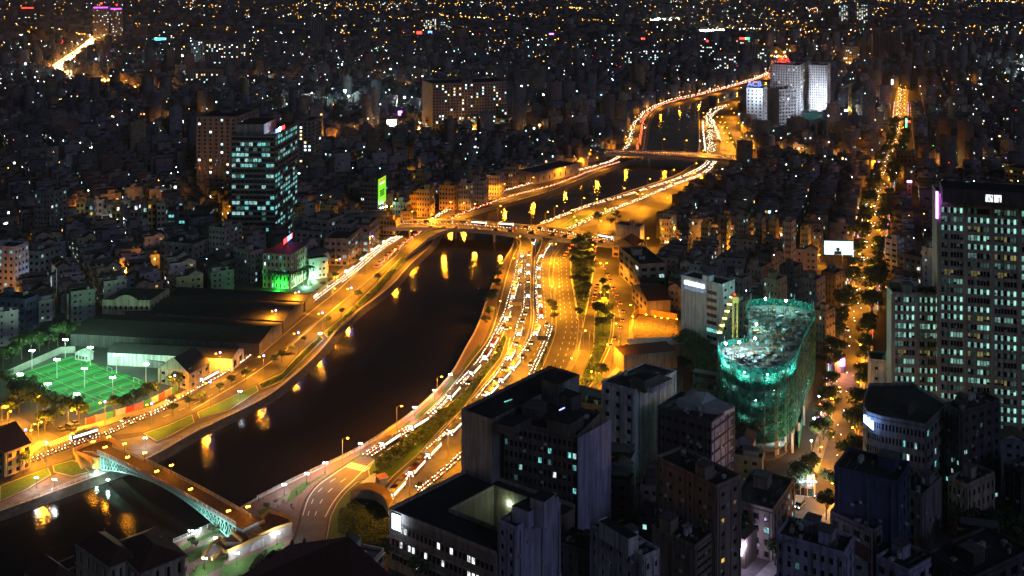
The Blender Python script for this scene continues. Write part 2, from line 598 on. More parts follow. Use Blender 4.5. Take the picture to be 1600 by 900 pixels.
# ---- far roads
FAR = {'far_expressway': ([(150,60),(132,77),(100,100),(87,112),(110,120),(140,127),(162,132),(190,140),(237,150),(300,153)], 16),
       'far_ring_road': ([(25,39),(62,41),(92,46),(112,51),(150,60)], 20),
       'market_road': ([(440,236),(500,228),(550,222),(612,212),(660,200)], 12),
       'crossing_avenue': ([(1198,86),(1230,87),(1265,89),(1300,92)], 20),
       'west_avenue': ([(225,206),(270,205),(318,201)], 9), 'mill_street': ([(655,214),(760,211),(860,207),(960,204)], 8), 'north_avenue': ([(0,131),(60,130),(105,129)], 10),
       'depot_street': ([(800,163),(840,158),(880,154)], 9), 'east_crossing': ([(1218,246),(1280,249),(1345,252)], 9), 'school_street': ([(1425,258),(1480,266),(1540,262)], 9), 'ward_street': ([(350,134),(400,131),(455,128)], 10),
       'hospital_street': ([(1300,92),(1315,100),(1335,112)], 12), 'upper_street': ([(560,140),(660,141),(770,140)], 9), 'temple_street': ([(1050,378),(1130,386),(1210,392),(1285,402)], 8),
       'canal_avenue': ([(1205,125),(1212,110),(1218,98),(1222,88)], 30)}
far_pts = {}
for k, (p, w) in FAR.items():
    P = GP(smooth(p, 4)); far_pts[k] = P
    mb = MB(); mb.strip(P, w, 0.06, M_ASPH)
    tag(mb.build(k), kind='structure')
    a, c = offset(P, w/2+2), offset(P, -w/2-2)
    block(a + c[::-1])

# ---- islands, verges, kerbs, lawns
def island(px, name, top, z=0.18, kerb=0.35, mside=None):
    P = GP(px) if not isinstance(px[0], Vector) else px
    mb = MB()
    mb.prism([p[:2] for p in P], 0.0, z, M_KERB, M_KERB)
    cx = sum(p.x for p in P)/len(P); cy = sum(p.y for p in P)/len(P)
    a = sum(p.x*q.y-q.x*p.y for p, q in zip(P, P[1:]+P[:1]))
    Q = []
    n = len(P)
    for i in range(n):
        d1 = (P[i]-P[i-1]); d2 = (P[(i+1) % n]-P[i]); d1.z = d2.z = 0
        d1.normalize(); d2.normalize(); d = (d1+d2)
        if d.length < 1e-3: d = d1
        d.normalize()
        s = 1 if a > 0 else -1
        Q.append(P[i] + Vector((-d.y, d.x, 0))*kerb*s)
    mb.poly([(p.x, p.y, z+0.012) for p in Q], top)
    o = mb.build(name)
    tag(o, kind='structure')
    return P

I1 = [(788,524),(770,560),(746,591),(722,620),(687,648),(653,672),(624,693),(600,710),(580,726),(575,735),(578,752),(588,766),(597,764),(615,744),(660,705),(669,693),(695,665),(719,644),(737,620),(755,594),(782,560),(793,528)]
I3 = [(884,377),(868,400),(864,430),(868,470),(870,500),(869,520),(860,546),(848,575),(836,598),(822,620),(817,618),(829,596),(841,572),(852,543),(862,517),(862,498),(861,470),(857,430),(861,400),(879,377)]
I4 = [(901,379),(924,379),(929,395),(927,420),(923,450),(915,490),(911,497),(903,492),(897,455),(893,430),(892,400)]
I4b = [(904,500),(911,500),(908,530),(902,548),(899,547),(902,528)]
I5 = [(929,490),(928,520),(930,535),(926,552),(916,577),(907,597),(899,606),(892,618),(903,620),(908,614),(917,603),(930,585),(941,560),(950,540),(955,520),(957,490),(945,478)]
I6 = [(938,442),(951,446),(953,468),(944,474),(938,466)]
I7 = [(872,356),(900,338),(925,331),(928,334),(905,345),(885,357)]
isl = {}
for k, (p, nm, tp) in {'I1': (I1,'planted_median',M_GRASS), 'I3': (I3,'lamp_median',M_CONCD), 'I4': (I4,'tree_island',M_GRASS), 'I4b': (I4b,'sign_island',M_CONCD),
                       'I5': (I5,'long_hedge_island',M_GRASS), 'I6': (I6,'small_tree_island',M_GRASS), 'I7': (I7,'bridge_lawn_island',M_GRASS)}.items():
    isl[k] = island(p, nm, tp)
# lawn between the curving ramp road and the courtyard building, planted bed, tunnel mouth
island([(572,750),(557,754),(541,768),(526,787),(516,808),(511,835),(508,850),(520,842),(600,870),(660,850),(625,800),(600,786),(585,770)], 'tunnel_lawn', M_GRASS)
# promenade and plaza on the right bank
prom = br[2:22]; 
edge = rb_l[3:40]
pl = [p for p in offset(br, -1.0)[1:]]
PROM = GP([(268,852),(336,823),(401,783),(551,711),(601,680),(651,644),(701,594),(726,551),(746,514),(763,466),(772,443),(787,413),(801,388)]) 
PROM_R = GP([(796,405),(784,443),(770,498),(756,533),(733,563),(685,622),(638,664),(590,692),(540,724),(513,742),(491,759),(476,779),(468,800),(466,815),(453,855),(433,882),(414,905),(330,960),(250,900)])
mb = MB(); mb.prism([p[:2] for p in PROM+PROM_R], 0.0, 0.20, M_KERB, M_PAVE)
tag(mb.build('promenade_pavement'), kind='structure')
block(PROM+PROM_R)
LAWNS = [[(445,790),(470,772),(485,757),(478,752),(455,768)],
         [(270,862),(300,845),(345,826),(350,830),(300,852),(272,868)],
         [(288,868),(345,838),(330,862),(296,882)],
         [(308,884),(345,872),(352,884),(322,900),(290,905)],
         [(350,884),(400,866),(444,846),(440,862),(415,895),(395,908),(340,906)],
         [(400,800),(422,792),(424,797),(406,806)],
         [(435,780),(448,773),(450,775),(437,782)],[(475,759),(510,739),(511,742),(478,762)],
         [(548,722),(588,696),(589,698),(551,724)],[(592,694),(640,658),(641,661),(594,697)],[(648,653),(680,622),(682,626),(650,657)],[(690,612),(714,584),(716,588),(693,616)],
         [(722,575),(748,538),(750,541),(725,579)]]
for p in LAWNS:
    P = GP(p)
    mb = MB(); mb.poly([(q.x,q.y,0.23) for q in P], M_GRASS)
    tag(mb.build('lawn'), kind='structure')
# verge on the left bank: grass, footpath
V_UP = [(0,757),(39,742),(112,719),(122,704)]
verges = [[(0,760),(39,745),(75,732),(80,742),(40,766),(0,784)], [(82,728),(112,720),(124,722),(140,738),(112,745),(84,738)],
          [(224,678),(262,665),(300,648),(304,660),(268,680),(245,690)], [(308,645),(356,623),(400,602),(404,611),(360,640),(312,655)],
          [(404,600),(440,583),(472,549),(500,524),(506,530),(470,566),(440,596),(408,609)],[(505,520),(529,501),(550,478),(556,482),(535,506),(512,528)],
          [(556,475),(583,449),(605,424),(638,390),(650,380),(656,384),(645,396),(612,428),(590,453),(562,480)]]
for p in verges:
    island(p, 'verge_lawn', M_GRASS)
PATHS = [[(0,786),(40,768),(82,745),(112,747),(142,740),(160,738),(160,741),(237,712),(300,675),(400,627),(443,598),(498,549),(538,501),(605,449),(638,413),(672,380),(660,384),(648,398),(615,430),(592,456),(536,509),(508,533),(472,569),(442,599),(404,615),(362,644),(306,664),(270,683),(245,693),(225,680),(208,684),(170,690),(140,700),(126,722),(114,748),(85,744)]]
P = GP([(0,786),(40,768),(82,744),(126,724),(140,700),(170,690),(208,684),(225,681),(245,694),(270,684),(306,665),(362,645),(404,616),(442,600),(472,570),(508,534),(536,510),(592,457),(615,431),(648,399),(660,385),(674,381),(640,413),(607,448),(540,499),(500,547),(445,597),(400,627),(307,672),(237,711),(160,739),(0,797)])
mb = MB(); mb.poly([(p.x,p.y,0.10) for p in P], M_CONCD)
tag(mb.build('riverside_path'), kind='structure')
# pavement of the left road on the building side
P = GP([(118,675),(150,670),(195,654),(252,639),(296,618),(323,600),(350,585),(375,567),(395,546),(418,526),(481,475),(524,440),(535,427),(560,405),(609,372),(606,368),(555,400),(528,424),(515,440),(474,471),(410,520),(388,542),(366,564),(340,582),(316,594),(290,610),(246,632),(190,648),(146,662),(122,668)])
mb = MB(); mb.prism([p[:2] for p in P], 0.0, 0.18, M_KERB, M_CONC)
tag(mb.build('riverside_pavement'), kind='structure')
block(P)
# pavement right of the boulevard
P = GP([(984,500),(982,532),(971,548),(970,567),(955,582),(941,600),(905,640),(915,640),(950,602),(965,584),(979,567),(980,550),(992,535),(994,500)])
mb = MB(); mb.prism([p[:2] for p in P], 0.0, 0.18, M_KERB, M_CONC)
tag(mb.build('boulevard_pavement'), kind='structure')
block(P)

# ---- painted markings and kerb lines
def marks(name, lines, w=0.3, dash=None, z=0.075, m=M_PAINT):
    mb = MB()
    for p in lines:
        P = GP(smooth(p, 3))
        mb.strip(P, w, z, m, dash)
    o = mb.build(name); tag(o, kind='structure')
M_YLINE = mat('worn_line_paint', (0.55, 0.5, 0.4), 0.7, 0.3, 1.5)
marks('lane_edge_marking', [[(473,806),(482,779),(497,759),(519,743),(546,725),(596,693),(644,663),(692,620),(740,560),(763,529),(776,495),(790,439),(802,400),(822,367)],
     [(508,808),(520,786),(536,766),(553,750),(575,728),(602,706),(654,668),(722,615),(770,555),(788,518)],
     [(665,700),(722,640),(785,565),(797,528)],
     [(838,372),(836,400),(834,430),(833,470),(834,495),(830,520),(820,545),(806,566)],
     [(857,378),(848,392),(840,412),(838,440),(842,495)],
     [(891,400),(892,430),(896,455),(902,492),(903,500)],[(930,400),(927,425),(923,452),(915,492),(912,505),(904,548)],
     [(915,580),(924,555),(928,540),(927,520)],[(960,490),(958,522),(952,545),(943,565),(932,590),(915,612)],
     [(984,535),(973,552),(972,570),(957,586)],
     [(449,543),(524,480),(570,443),(620,398),(655,366)],[(400,560),(480,492),(530,452),(580,405),(630,370)],
     [(300,641),(340,618),(400,582),(450,545)]], 0.35)
marks('lane_dash_marking', [[(481,806),(490,779),(505,761),(527,746)],[(492,806),(502,783),(517,765),(540,748)],
     [(850,380),(848,420),(850,460),(853,500),(845,535),(825,570)],[(876,400),(878,440),(882,480),(885,510),(876,545),(862,575),(848,600)],
     [(884,400),(886,440),(891,480),(894,510),(886,550),(873,580)],[(895,440),(900,480),(900,520),(893,548)],[(872,402),(874,440),(876,500)],
     [(603,702),(655,664),(706,618),(752,556),(772,520)],[(690,680),(760,600),(812,530),(822,490)],
     [(240,648),(300,622),(340,600),(400,566)],[(255,652),(310,628),(350,606),(410,570)],[(945,420),(955,450),(968,490),(968,530),(955,560)]], 0.28, (3, 5))
# rumble strips
mb = MB()
for p in ([(903,548),(895,565),(884,585),(876,600)], [(815,545),(800,572),(780,600),(755,630)], [(449,543),(475,521),(500,500)]):
    P = resample(GP(smooth(p, 3)), 1.5)
    Q = offset(P, 1.6); R = offset(P, -1.6)
    for a, c in zip(Q, R):
        mb.strip([a, c], 0.45, 0.078, M_YLINE)
tag(mb.build('rumble_marking'), kind='structure')
# zebra crossings
mb = MB()
for a, c, k in (((543,726),(575,734),9), ((62,700),(118,680),14), ((36,712),(70,690),10)):
    A, C = G(*a), G(*c)
    d = (C-A).normalized(); s = Vector((-d.y, d.x, 0))
    for i in range(k):
        p = A + (C-A)*((i+0.5)/k)
        mb.strip([p - s*2.2, p + s*2.2], 0.55, 0.078, M_PAINT)
tag(mb.build('crossing_marking'), kind='structure')
# concrete barrier between the lanes
mb = MB(); P = GP(smooth([(835,376),(832,390),(829.5,420),(829,465),(830,495),(826,520),(820,537),(813,552)], 3)); mb.wall_strip(P, 0.6, 0.05, 0.9, M_CONC)
o = mb.build('lane_barrier', origin=tuple(P[0])); tag(o, 'long low concrete barrier curving between the riverside lanes and main lanes', 'barrier')
mb = MB(); P = GP(smooth([(449,545),(500,502),(560,452),(610,408),(640,382)], 3)); mb.wall_strip(P, 0.5, 0.05, 0.5, M_KERB)
o = mb.build('divider_kerb', origin=tuple(P[0])); tag(o, 'low kerb divider along the middle of the left bank road', 'kerb')
mb = MB(); P = GP(smooth([(1000,225),(1004,200),(1010,182),(1030,166)], 3)); mb.wall_strip(P, 0.5, 0.05, 0.6, M_KERB)
o = mb.build('divider_kerb', origin=tuple(P[0])); tag(o, 'kerb along the canal beyond the farther road bridge', 'kerb')

# railings along the water
def railing(px, label, h=1.15, step=2.4, z=0.2):
    P = resample(GP(smooth(px, 3)), step)
    root = empty('railing', P[0], label, 'railing')
    mb = MB()
    for zz in (0.45, 0.8, h):
        for a, c in zip(P, P[1:]):
            mb.bar((a.x,a.y,z+zz), (c.x,c.y,z+zz), 0.09, M_RAIL)
    mb.build('rail', root)
    mb = MB()
    for a in P:
        mb.bar((a.x,a.y,z), (a.x,a.y,z+h+0.1), 0.16, M_RAIL)
    tag(mb.build('baluster', root), kind='stuff')
railing([(271,849),(336,821),(352,812)], 'white railing along the water below the arch bridge stairs')
railing([(402,781),(470,747),(551,709),(601,678),(651,642),(701,592),(726,549),(746,512),(763,464)], 'long white railing along the promenade on the right bank')
railing([(0,800),(80,770),(142,744)], 'white railing on the left bank near the yellow house', step=2.2)
railing([(238,713),(307,674),(400,629),(445,599),(470,577)], 'white railing on the left bank opposite the football pitch')

# ================================================================ BRIDGES
# ---- near road bridge (two carriageways on piers)
def deck_bridge(label, up, low, z, piers, name='road_bridge', lamp_z=8.0):
    A, B = GP(smooth(up, 4), z), GP(smooth(low, 4), z)
    c = sum((p for p in A+B), Vector())/len(A+B); c.z = 0
    root = empty(name, c, label, 'bridge')
    mb = MB()
    pts = A + B[::-1]
    mb.prism([p[:2] for p in pts], z-1.6, z, M_CONC, M_ASPH, bottom=True)
    mb.build('deck', root)
    for P in (A, B):
        mb = MB(); mb.wall_strip(P, 0.45, z, z+1.0, M_CONC)
        mb.build('parapet', root)
    mb = MB()
    M = [(a+b_)/2 for a, b_ in zip(resample(A, 6), resample(B, 6))]
    mb.strip(M, 0.25, z+0.02, M_PAINT)
    mb.strip(offset(M, 4), 0.2, z+0.02, M_PAINT, (3, 5)); mb.strip(offset(M, -4), 0.2, z+0.02, M_PAINT, (3, 5))
    tag(mb.build('lane_marking', root), kind='stuff')
    for (x1, y1), (x2, y2) in piers:
        p, q = G(x1, y1, z), G(x2, y2, z)
        mb = MB()
        mb.bar((p.x, p.y, z-1.9), (q.x, q.y, z-1.9), 1.6, M_CONC, 1.2)
        for t in (0.12, 0.88):
            r = p + (q-p)*t
            mb.tube([(r.x,r.y,-3), (r.x,r.y,z-2.2)], 0.8, M_CONC, 8)
        mb.build('pier', root)
    return root, A, B
ZB1 = 5.5
BR1, B1A, B1B = deck_bridge('long concrete road bridge with ramps crossing the canal in mid view',
    [(596,347),(650,345),(700,344),(750,347),(800,351),(862,357),(930,367),(985,376)], [(598,357),(650,357),(700,358),(750,361),(800,366),(850,371),(910,379),(975,386)], ZB1,
    [((640,345),(640,357)), ((714,345),(712,358)), ((776,349),(772,363)), ((845,355),(840,370)), ((905,363),(900,378))])
block(B1A + B1B[::-1])
def ramp(left, right, zs, label_part, root):
    L = [G(x,y,z) for (x,y), z in zip(left, zs)]; R = [G(x,y,z) for (x,y), z in zip(right, zs)]
    mb = MB()
    for i in range(len(L)-1):
        mb.quad(L[i], R[i], R[i+1], L[i+1], M_ASPH)
        for S in (L, R):
            a, c = S[i], S[i+1]
            mb.quad((a.x,a.y,max(a.z-1.5,-0.1)), (c.x,c.y,max(c.z-1.5,-0.1)), c, a, M_CONC)
            mb.bar((a.x,a.y,a.z+0.45), (c.x,c.y,c.z+0.45), 0.35, M_CONC, 0.9)
        a, c, d, e = L[i], R[i], R[i+1], L[i+1]
        if a.z > 1.6:
            mb.quad((a.x,a.y,a.z-1.5), (e.x,e.y,max(e.z-1.5,0)), (d.x,d.y,max(d.z-1.5,0)), (c.x,c.y,c.z-1.5), M_CONC)
    mb.build('ramp', root)
# ramp curling down on to the left bank road, and down to the riverside lanes
ramp([(690,357.5),(668,361),(650,372),(635,385),(620,398)], [(712,358.5),(690,363),(668,374),(650,390),(630,408)], [5.4,5.0,3.6,1.8,0.15], 'r', BR1)
ramp([(790,365.3),(808,369),(814,378),(812,392),(806,412)], [(815,368),(828,374),(832,386),(829,400),(822,420)], [5.4,4.8,3.4,1.8,0.15], 'r', BR1)
ramp([(845,370.5),(848,376),(845,386),(838,402)], [(870,374),(858,378),(852,388),(845,402)], [5.4,4.4,2.6,0.15], 'r', BR1)
# ---- farther road bridge
BR2, B2A, B2B = deck_bridge('farther concrete road bridge crossing the canal on two yellow lit piers',
    [(940,235),(1000,236),(1060,238),(1120,242),(1176,247)], [(942,241),(1000,242),(1060,245),(1120,249),(1172,255)], 6.0,
    [((1014,236.5),(1014,242.5)), ((1085,240),(1085,247))])
block(B2A + B2B[::-1])

# ---- arched footbridge
ZD = 6.0
fa, fb = [(176,694),(240,722),(320,764),(398,803)], [(152,707),(215,740),(290,782),(364,822)]
FA, FB = GP(smooth(fa, 4), ZD), GP(smooth(fb, 4), ZD)
A0, A1, B0, B1 = FA[0], FA[-1], FB[0], FB[-1]
ax = ((A1+B1)-(A0+B0)).normalized(); ax.z = 0
cr = Vector((-ax.y, ax.x, 0))
wid = 6.0
mid0 = (A0+B0)/2; mid1 = (A1+B1)/2
LEN = (mid1-mid0).length
foot = empty('footbridge', Vector((mid0.x, mid0.y, 0)), 'old pedestrian arch bridge with teal lattice girders over the dark canal', 'bridge')
def fp(t, s, z):
    return (mid0.x + ax.x*LEN*t + cr.x*wid/2*s, mid0.y + ax.y*LEN*t + cr.y*wid/2*s, z)
M_TEAL = mat('teal_steel', (0.32, 0.62, 0.55), 0.45, 0.2, 1.0)
M_DECK = mat('bridge_paving', (0.10, 0.065, 0.05), 0.8, 0.3, 0.8)
NS = 32
def camber(t): return ZD - 0.9*(2*t-1)**2*1.2 + 0.4
mb = MB()
for i in range(NS):
    t0, t1 = i/NS, (i+1)/NS
    z0, z1 = camber(t0), camber(t1)
    mb.quad(fp(t0,-1,z0), fp(t1,-1,z1), fp(t1,1,z1), fp(t0,1,z0), M_DECK)
    mb.quad(fp(t0,-1,z0-0.5), fp(t0,1,z0-0.5), fp(t1,1,z1-0.5), fp(t1,-1,z1-0.5), M_IRON)
    for s in (-1, 1):
        mb.quad(fp(t0,s,z0-0.5), fp(t1,s,z1-0.5), fp(t1,s,z1), fp(t0,s,z0), M_CONC)
mb.build('deck', foot)
for s in (-1, 1):
    mb = MB()
    for i in range(NS):
        t0, t1 = i/NS, (i+1)/NS
        for dz in (0.15, 0.6, 1.1):
            mb.bar(fp(t0,s,camber(t0)+dz), fp(t1,s,camber(t1)+dz), 0.16, M_KERB)
        mb.bar(fp(t0,s,camber(t0)), fp(t0,s,camber(t0)+1.2), 0.2, M_KERB)
    mb.build('parapet', foot)
def arch(t):  # lower chord
    return camber(t) - 0.9 - 5.2*abs(2*t-1)**1.9
for s in (-1, 1):
    tr = link('girder', None, foot); 
    mb = MB()
    ts = [i/40 for i in range(41)]
    for a, c in zip(ts, ts[1:]):
        mb.bar(fp(a,s*0.97,camber(a)-0.5), fp(c,s*0.97,camber(c)-0.5), 0.32, M_TEAL)
        mb.bar(fp(a,s*0.97,arch(a)), fp(c,s*0.97,arch(c)), 0.36, M_TEAL)
    mb.build('chord', tr, tuple(foot.location))
    mb = MB()
    for i, (a, c) in enumerate(zip(ts, ts[1:])):
        mb.bar(fp(a,s*0.97,camber(a)-0.5), fp(a,s*0.97,arch(a)), 0.2, M_TEAL)
        mb.bar(fp(a,s*0.97,camber(a)-0.5), fp(c,s*0.97,arch(c)), 0.18, M_TEAL)
        mb.bar(fp(c,s*0.97,camber(c)-0.5), fp(a,s*0.97,arch(a)), 0.18, M_TEAL)
    tag(mb.build('lattice', tr, tuple(foot.location)), kind='stuff')
# abutments
for t, sgn in ((0.0, -1), (1.0, 1)):
    mb = MB()
    pts = [fp(t-0.0*sgn,-1.05,0)[:2], fp(t,1.05,0)[:2], fp(t+sgn*0.04,1.05,0)[:2], fp(t+sgn*0.04,-1.05,0)[:2]]
    mb.prism(pts, -2.5, camber(t)-0.02, M_CONC, M_DECK)
    mb.build('abutment', foot)
# left-end parapet block and stairs
def stairs(a, c, w, z0, z1, n, m, mb):
    a = Vector(a); c = Vector(c); d = (c-a); d.z = 0
    L = d.length; d.normalize(); s = Vector((-d.y, d.x, 0))*w/2
    for i in range(n):
        t0, t1 = i/n, (i+1)/n
        p, q = a+d*L*t0, a+d*L*t1
        mb.prism([(p+s)[:2], (p-s)[:2], (q-s)[:2], (q+s)[:2]], 0, z0+(z1-z0)*(i+0.5)/n, m)
def parapet(px, z, h, w, m, parent, name='parapet'):
    P = [G(x, y, z+h) for x, y in px]
    mb = MB()
    for a, c in zip(P, P[1:]):
        d = (c-a).normalized()*w*0.5
        mb.bar((a-d).to_tuple()[:2]+(z+h/2,), (c+d).to_tuple()[:2]+(z+h/2,), w, m, h)
    return mb.build(name, parent)
mb = MB(); stairs(G(138,706,4.5), G(136,727,0), 4.2, 5.0, 0.3, 10, M_KERB, mb)
so = mb.build('stair', foot)
parapet([(116,702),(128,726)], 2.0, 1.4, 0.6, M_YEL, foot); parapet([(134,697),(146,724)], 2.0, 1.6, 0.6, M_YEL, foot)
parapet([(116,700),(136,692),(158,684)], 4.0, 1.5, 0.7, M_YEL, foot); parapet([(158,683),(170,681),(184,690),(196,697)], 4.0, 1.8, 0.7, M_YEL, foot)
mb = MB(); mb.prism([p[:2] for p in GP([(118,703),(160,686),(186,695),(152,716)], 4.5)], 0, 4.4, M_YEL, M_DECK); mb.build('landing', foot)
# right-end stair tower: landing, retaining wall, two flights
stair_t = empty('stair_terrace', G(400,840), 'ochre stair terrace with white retaining wall at the right end of the arch bridge', 'stairs')
mb = MB(); mb.prism([p[:2] for p in GP([(368,826),(402,806),(424,812),(412,828),(382,846),(352,846)], 3.4)], 0, 3.3, M_CONC, M_DECK); mb.build('landing', stair_t)
mb = MB(); mb.prism([p[:2] for p in GP([(404,812),(420,797),(432,796),(455,806),(454,816),(432,826),(412,833)], 3.2)], 0, 3.1, M_CONC, M_DECK); mb.build('platform', stair_t)
mb = MB(); stairs(fp(1.0,0,0), fp(1.085,0,0), wid*0.95, camber(1.0), 3.4, 9, M_TAN, mb); mb.build('stair', stair_t)
mb = MB(); stairs(G(372,838,3.0), G(366,848,1.8), 5.0, 3.3, 2.0, 7, M_KERB, mb); mb.build('stair', stair_t)
mb = MB(); mb.prism([p[:2] for p in GP([(338,840),(362,838),(376,850),(358,860),(336,850)], 1.9)], 0, 1.8, M_CONC, M_DECK); mb.build('landing', stair_t)
mb = MB(); stairs(G(335,853,1.8), G(322,868,0.2), 5.0, 1.8, 0.2, 8, M_KERB, mb); mb.build('stair', stair_t)
WALLC = mat('retaining_wall', (0.42, 0.39, 0.36), 0.9, 0.35, 0.5)
mb = MB(); a, c = G(356,860,3.4), G(455,818,3.4)
d = (c-a).normalized(); s = Vector((-d.y,d.x,0))
mb.prism([(a+s*0.4)[:2], (c+s*0.4)[:2], (c-s*0.4)[:2], (a-s*0.4)[:2]], 0, 3.4, WALLC); mb.build('retaining_wall', stair_t)
# arched niche as a shallow plaster panel standing proud of the wall
mb = MB(); k = a + (c-a)*0.48; mbp = [(-3.2,0.2),(3.2,0.2)] + [(3.2*math.cos(q*math.pi/10), 0.9+1.9*math.sin(q*math.pi/10)) for q in range(11)]
pp = [(k.x+d.x*u - s.x*0.44, k.y+d.y*u - s.y*0.44, v) for u, v in mbp]
cc = (k.x-s.x*0.44, k.y-s.y*0.44, 1.0)
for i in range(len(pp)):
    mb.v += [cc, pp[i], pp[(i+1) % len(pp)]]; mb.f.append((len(mb.v)-3, len(mb.v)-2, len(mb.v)-1)); mb.m.append(mb.mi(M_WHITEP))
mb.build('arch_panel', stair_t)
for px, z in (([(356,858),(385,845),(405,836)], 3.3), ([(404,834),(430,823),(455,815),(452,806),(436,800),(420,796),(410,806)], 3.1), ([(352,846),(344,838),(330,848),(316,868)], 1.9),
              ([(358,862),(346,856),(332,870)], 1.8), ([(388,806),(404,816),(412,812)], 3.3), ([(362,828),(368,834),(378,842)], 3.3)):
    parapet(px, z, 1.0, 0.55, M_YEL, stair_t)

# floodlights washing the girders at both ends
for i, (t, s_, zz) in enumerate(((0.05,-1.9,0.6), (0.15,-2.0,0.2), (0.93,-2.2,0.8), (0.82,-2.4,0.2))):
    q = fp(t, s_, zz)
    o = empty('girder_floodlight', (q[0], q[1], -1.2), f'cool white floodlight under the arch bridge girder, {nth(i)} from its left end', 'floodlight', 'girder floodlights')
    mb = MB(); mb.tube([(q[0],q[1],-2.4),(q[0],q[1],zz)], 0.1, M_IRON, 5); mb.build('post', o)
    mb = MB(); mb.box((q[0],q[1],zz), (0.9,0.5,0.4), emit('girder_lamp',(0.7,1.0,0.95),40.0)); mb.build('lamp_head', o)
    point(o, (0,0,zz+1.2+0.9), (0.55,1.0,0.9), 1500, 'girder_flood', 0.3)

# ================================================================ LAMPS
# a street lamp is a pole, one or two arms with heads, and the light those heads give
def lamp_proto(arms, h, head_m, watts, key, col, violet=False, reach=1.9):
    root = link('street_lamp', None)
    mb = MB(); mb.tube([(0,0,0),(0,0,0.4),(0,0,h*0.6),(0,0,h-0.3)], [0.22,0.15,0.11,0.07], M_POLE, 6)
    mb.build('pole', root, (0,0,0))
    for i in range(arms):
        s = 1 if i == 0 else -1
        mb = MB(); mb.tube([(0,0,h-0.5),(s*reach*0.5,0,h-0.05),(s*reach,0,h+0.1)], [0.07,0.06,0.05], M_POLE, 5)
        arm = mb.build('arm', root, (0,0,0))
        mb = MB(); mb.box((s*reach,0,h), (0.95,0.4,0.2), M_POLE); mb.ball((s*reach,0,h-0.10), 0.42, head_m, 0.6)
        mb.build('lamp_head', root, (0,0,0))
        point(root, (s*reach,0,h-0.5), col, watts, key, 0.45, spot=(None if h < 8 else 176))
    if violet:
        mb = MB(); mb.ball((0,0,h+0.35), 0.42, E_VIO); mb.build('beacon', root, (0,0,0))
    return root
P_DBL = lamp_proto(2, 11, E_LAMP, 38000, 'sodium_boulevard', SOD)
P_SGL = lamp_proto(1, 11, E_LAMP, 40000, 'sodium_single', SOD)
P_VIO = lamp_proto(1, 10, E_LAMP, 33000, 'sodium_riverside', SOD, violet=True)
P_LOW = lamp_proto(1, 7, E_LAMP, 15000, 'sodium_small', SOD, reach=1.2)
P_YRD = lamp_proto(1, 6, E_LAMP, 2000, 'sodium_yard', SOD, reach=1.2)
P_STR = lamp_proto(1, 7, E_LAMP, 14500, 'sodium_street', SOD, reach=1.4)
P_WHT = lamp_proto(1, 7, E_LAMPW, 3500, 'white_small', (0.7, 0.95, 1.0), reach=1.2)
def globe_proto():
    root = link('promenade_lamp', None)
    mb = MB(); mb.tube([(0,0,0),(0,0,0.5),(0,0,0.6),(0,0,3.6)], [0.22,0.2,0.09,0.07], M_IRON, 6); mb.build('post', root, (0,0,0))
    mb = MB(); mb.bar((-0.5,0,3.4),(0.5,0,3.4),0.08,M_IRON); mb.build('crossarm', root, (0,0,0))
    for x in (-0.5, 0.5):
        mb = MB(); mb.ball((x,0,3.75), 0.24, E_LAMPW); mb.build('globe', root, (0,0,0))
    point(root, (0,0,4.1), (0.95,0.95,1.0), 1500, 'globe_light', 0.3)
    return root
P_GLB = globe_proto()
def bridge_lamp_proto():
    root = link('bridge_lamp', None)
    mb = MB(); mb.tube([(0,0,0),(0,0,3.2)], [0.12,0.06], M_IRON, 6); mb.build('post', root, (0,0,0))
    mb = MB(); mb.bar((-0.4,0,3.0),(0.4,0,3.0),0.07,M_IRON); mb.build('crossarm', root, (0,0,0))
    for x in (-0.4, 0.4):
        mb = MB(); mb.ball((x,0,3.2), 0.3, E_LAMP); mb.build('globe', root, (0,0,0))
    point(root, (0,0,3.7), SOD, 1100, 'bridge_lamp_light', 0.35)
    return root
P_BRL = bridge_lamp_proto()
PROTOS = [P_YRD, P_STR, P_DBL, P_SGL, P_VIO, P_LOW, P_WHT, P_GLB, P_BRL]

def lamp(proto, px, h, label, group, cat='street lamp', base=0.0, ang=0.0, head=True, off=0.0):
    p = G(px[0], px[1], base+h) if head else G(px[0], px[1], base)
    p.z = base
    o = copy_tree(proto)
    o.location = p
    o.rotation_euler = (0, 0, ang)
    tag(o, label, cat, group)
    return o

LA = math.radians(20)
def series(proto, pts, h, fmt, group, **kw):
    for i, p in enumerate(pts):
        lamp(proto, p, h, fmt.format(nth(i)), group, **kw)
series(P_DBL, [(865,411),(868,447),(864,381)], 11, 'double-headed sodium lamp, {} on the narrow boulevard median', 'boulevard lamps', ang=0.1)
series(P_DBL, [(943,411),(944,456)], 11, 'double-headed sodium lamp, {} beside the small tree island', 'boulevard lamps', ang=0.1)
series(P_SGL, [(900,559),(931,580),(956,538),(969,505),(921,516),(991,476),(931,382)], 11, 'tall single sodium lamp beside the hedge island, {} counted from the dark rooftops', 'hedge lamps', ang=math.pi)
series(P_SGL, [(535,684),(620,634),(683,588),(767,550),(791,512),(791,494),(776,470),(798,403),(808,369)], 11, 'tall single sodium lamp, {} up the riverside lanes from the plaza', 'riverside lamps', ang=0.0)
series(P_SGL, [(640,735),(700,672),(752,612),(806,540),(838,470)], 11, 'tall single sodium lamp, {} up the main lanes from the tunnel mouth', 'tunnel lane lamps', ang=0.0)
series(P_SGL, [(866,322),(852,331),(890,328),(909,309),(929,311),(972,294),(1012,279),(1050,265),(1085,255)], 11, 'sodium lamp, {} beyond the near bridge along the right bank', 'right bank lamps', ang=0.0)
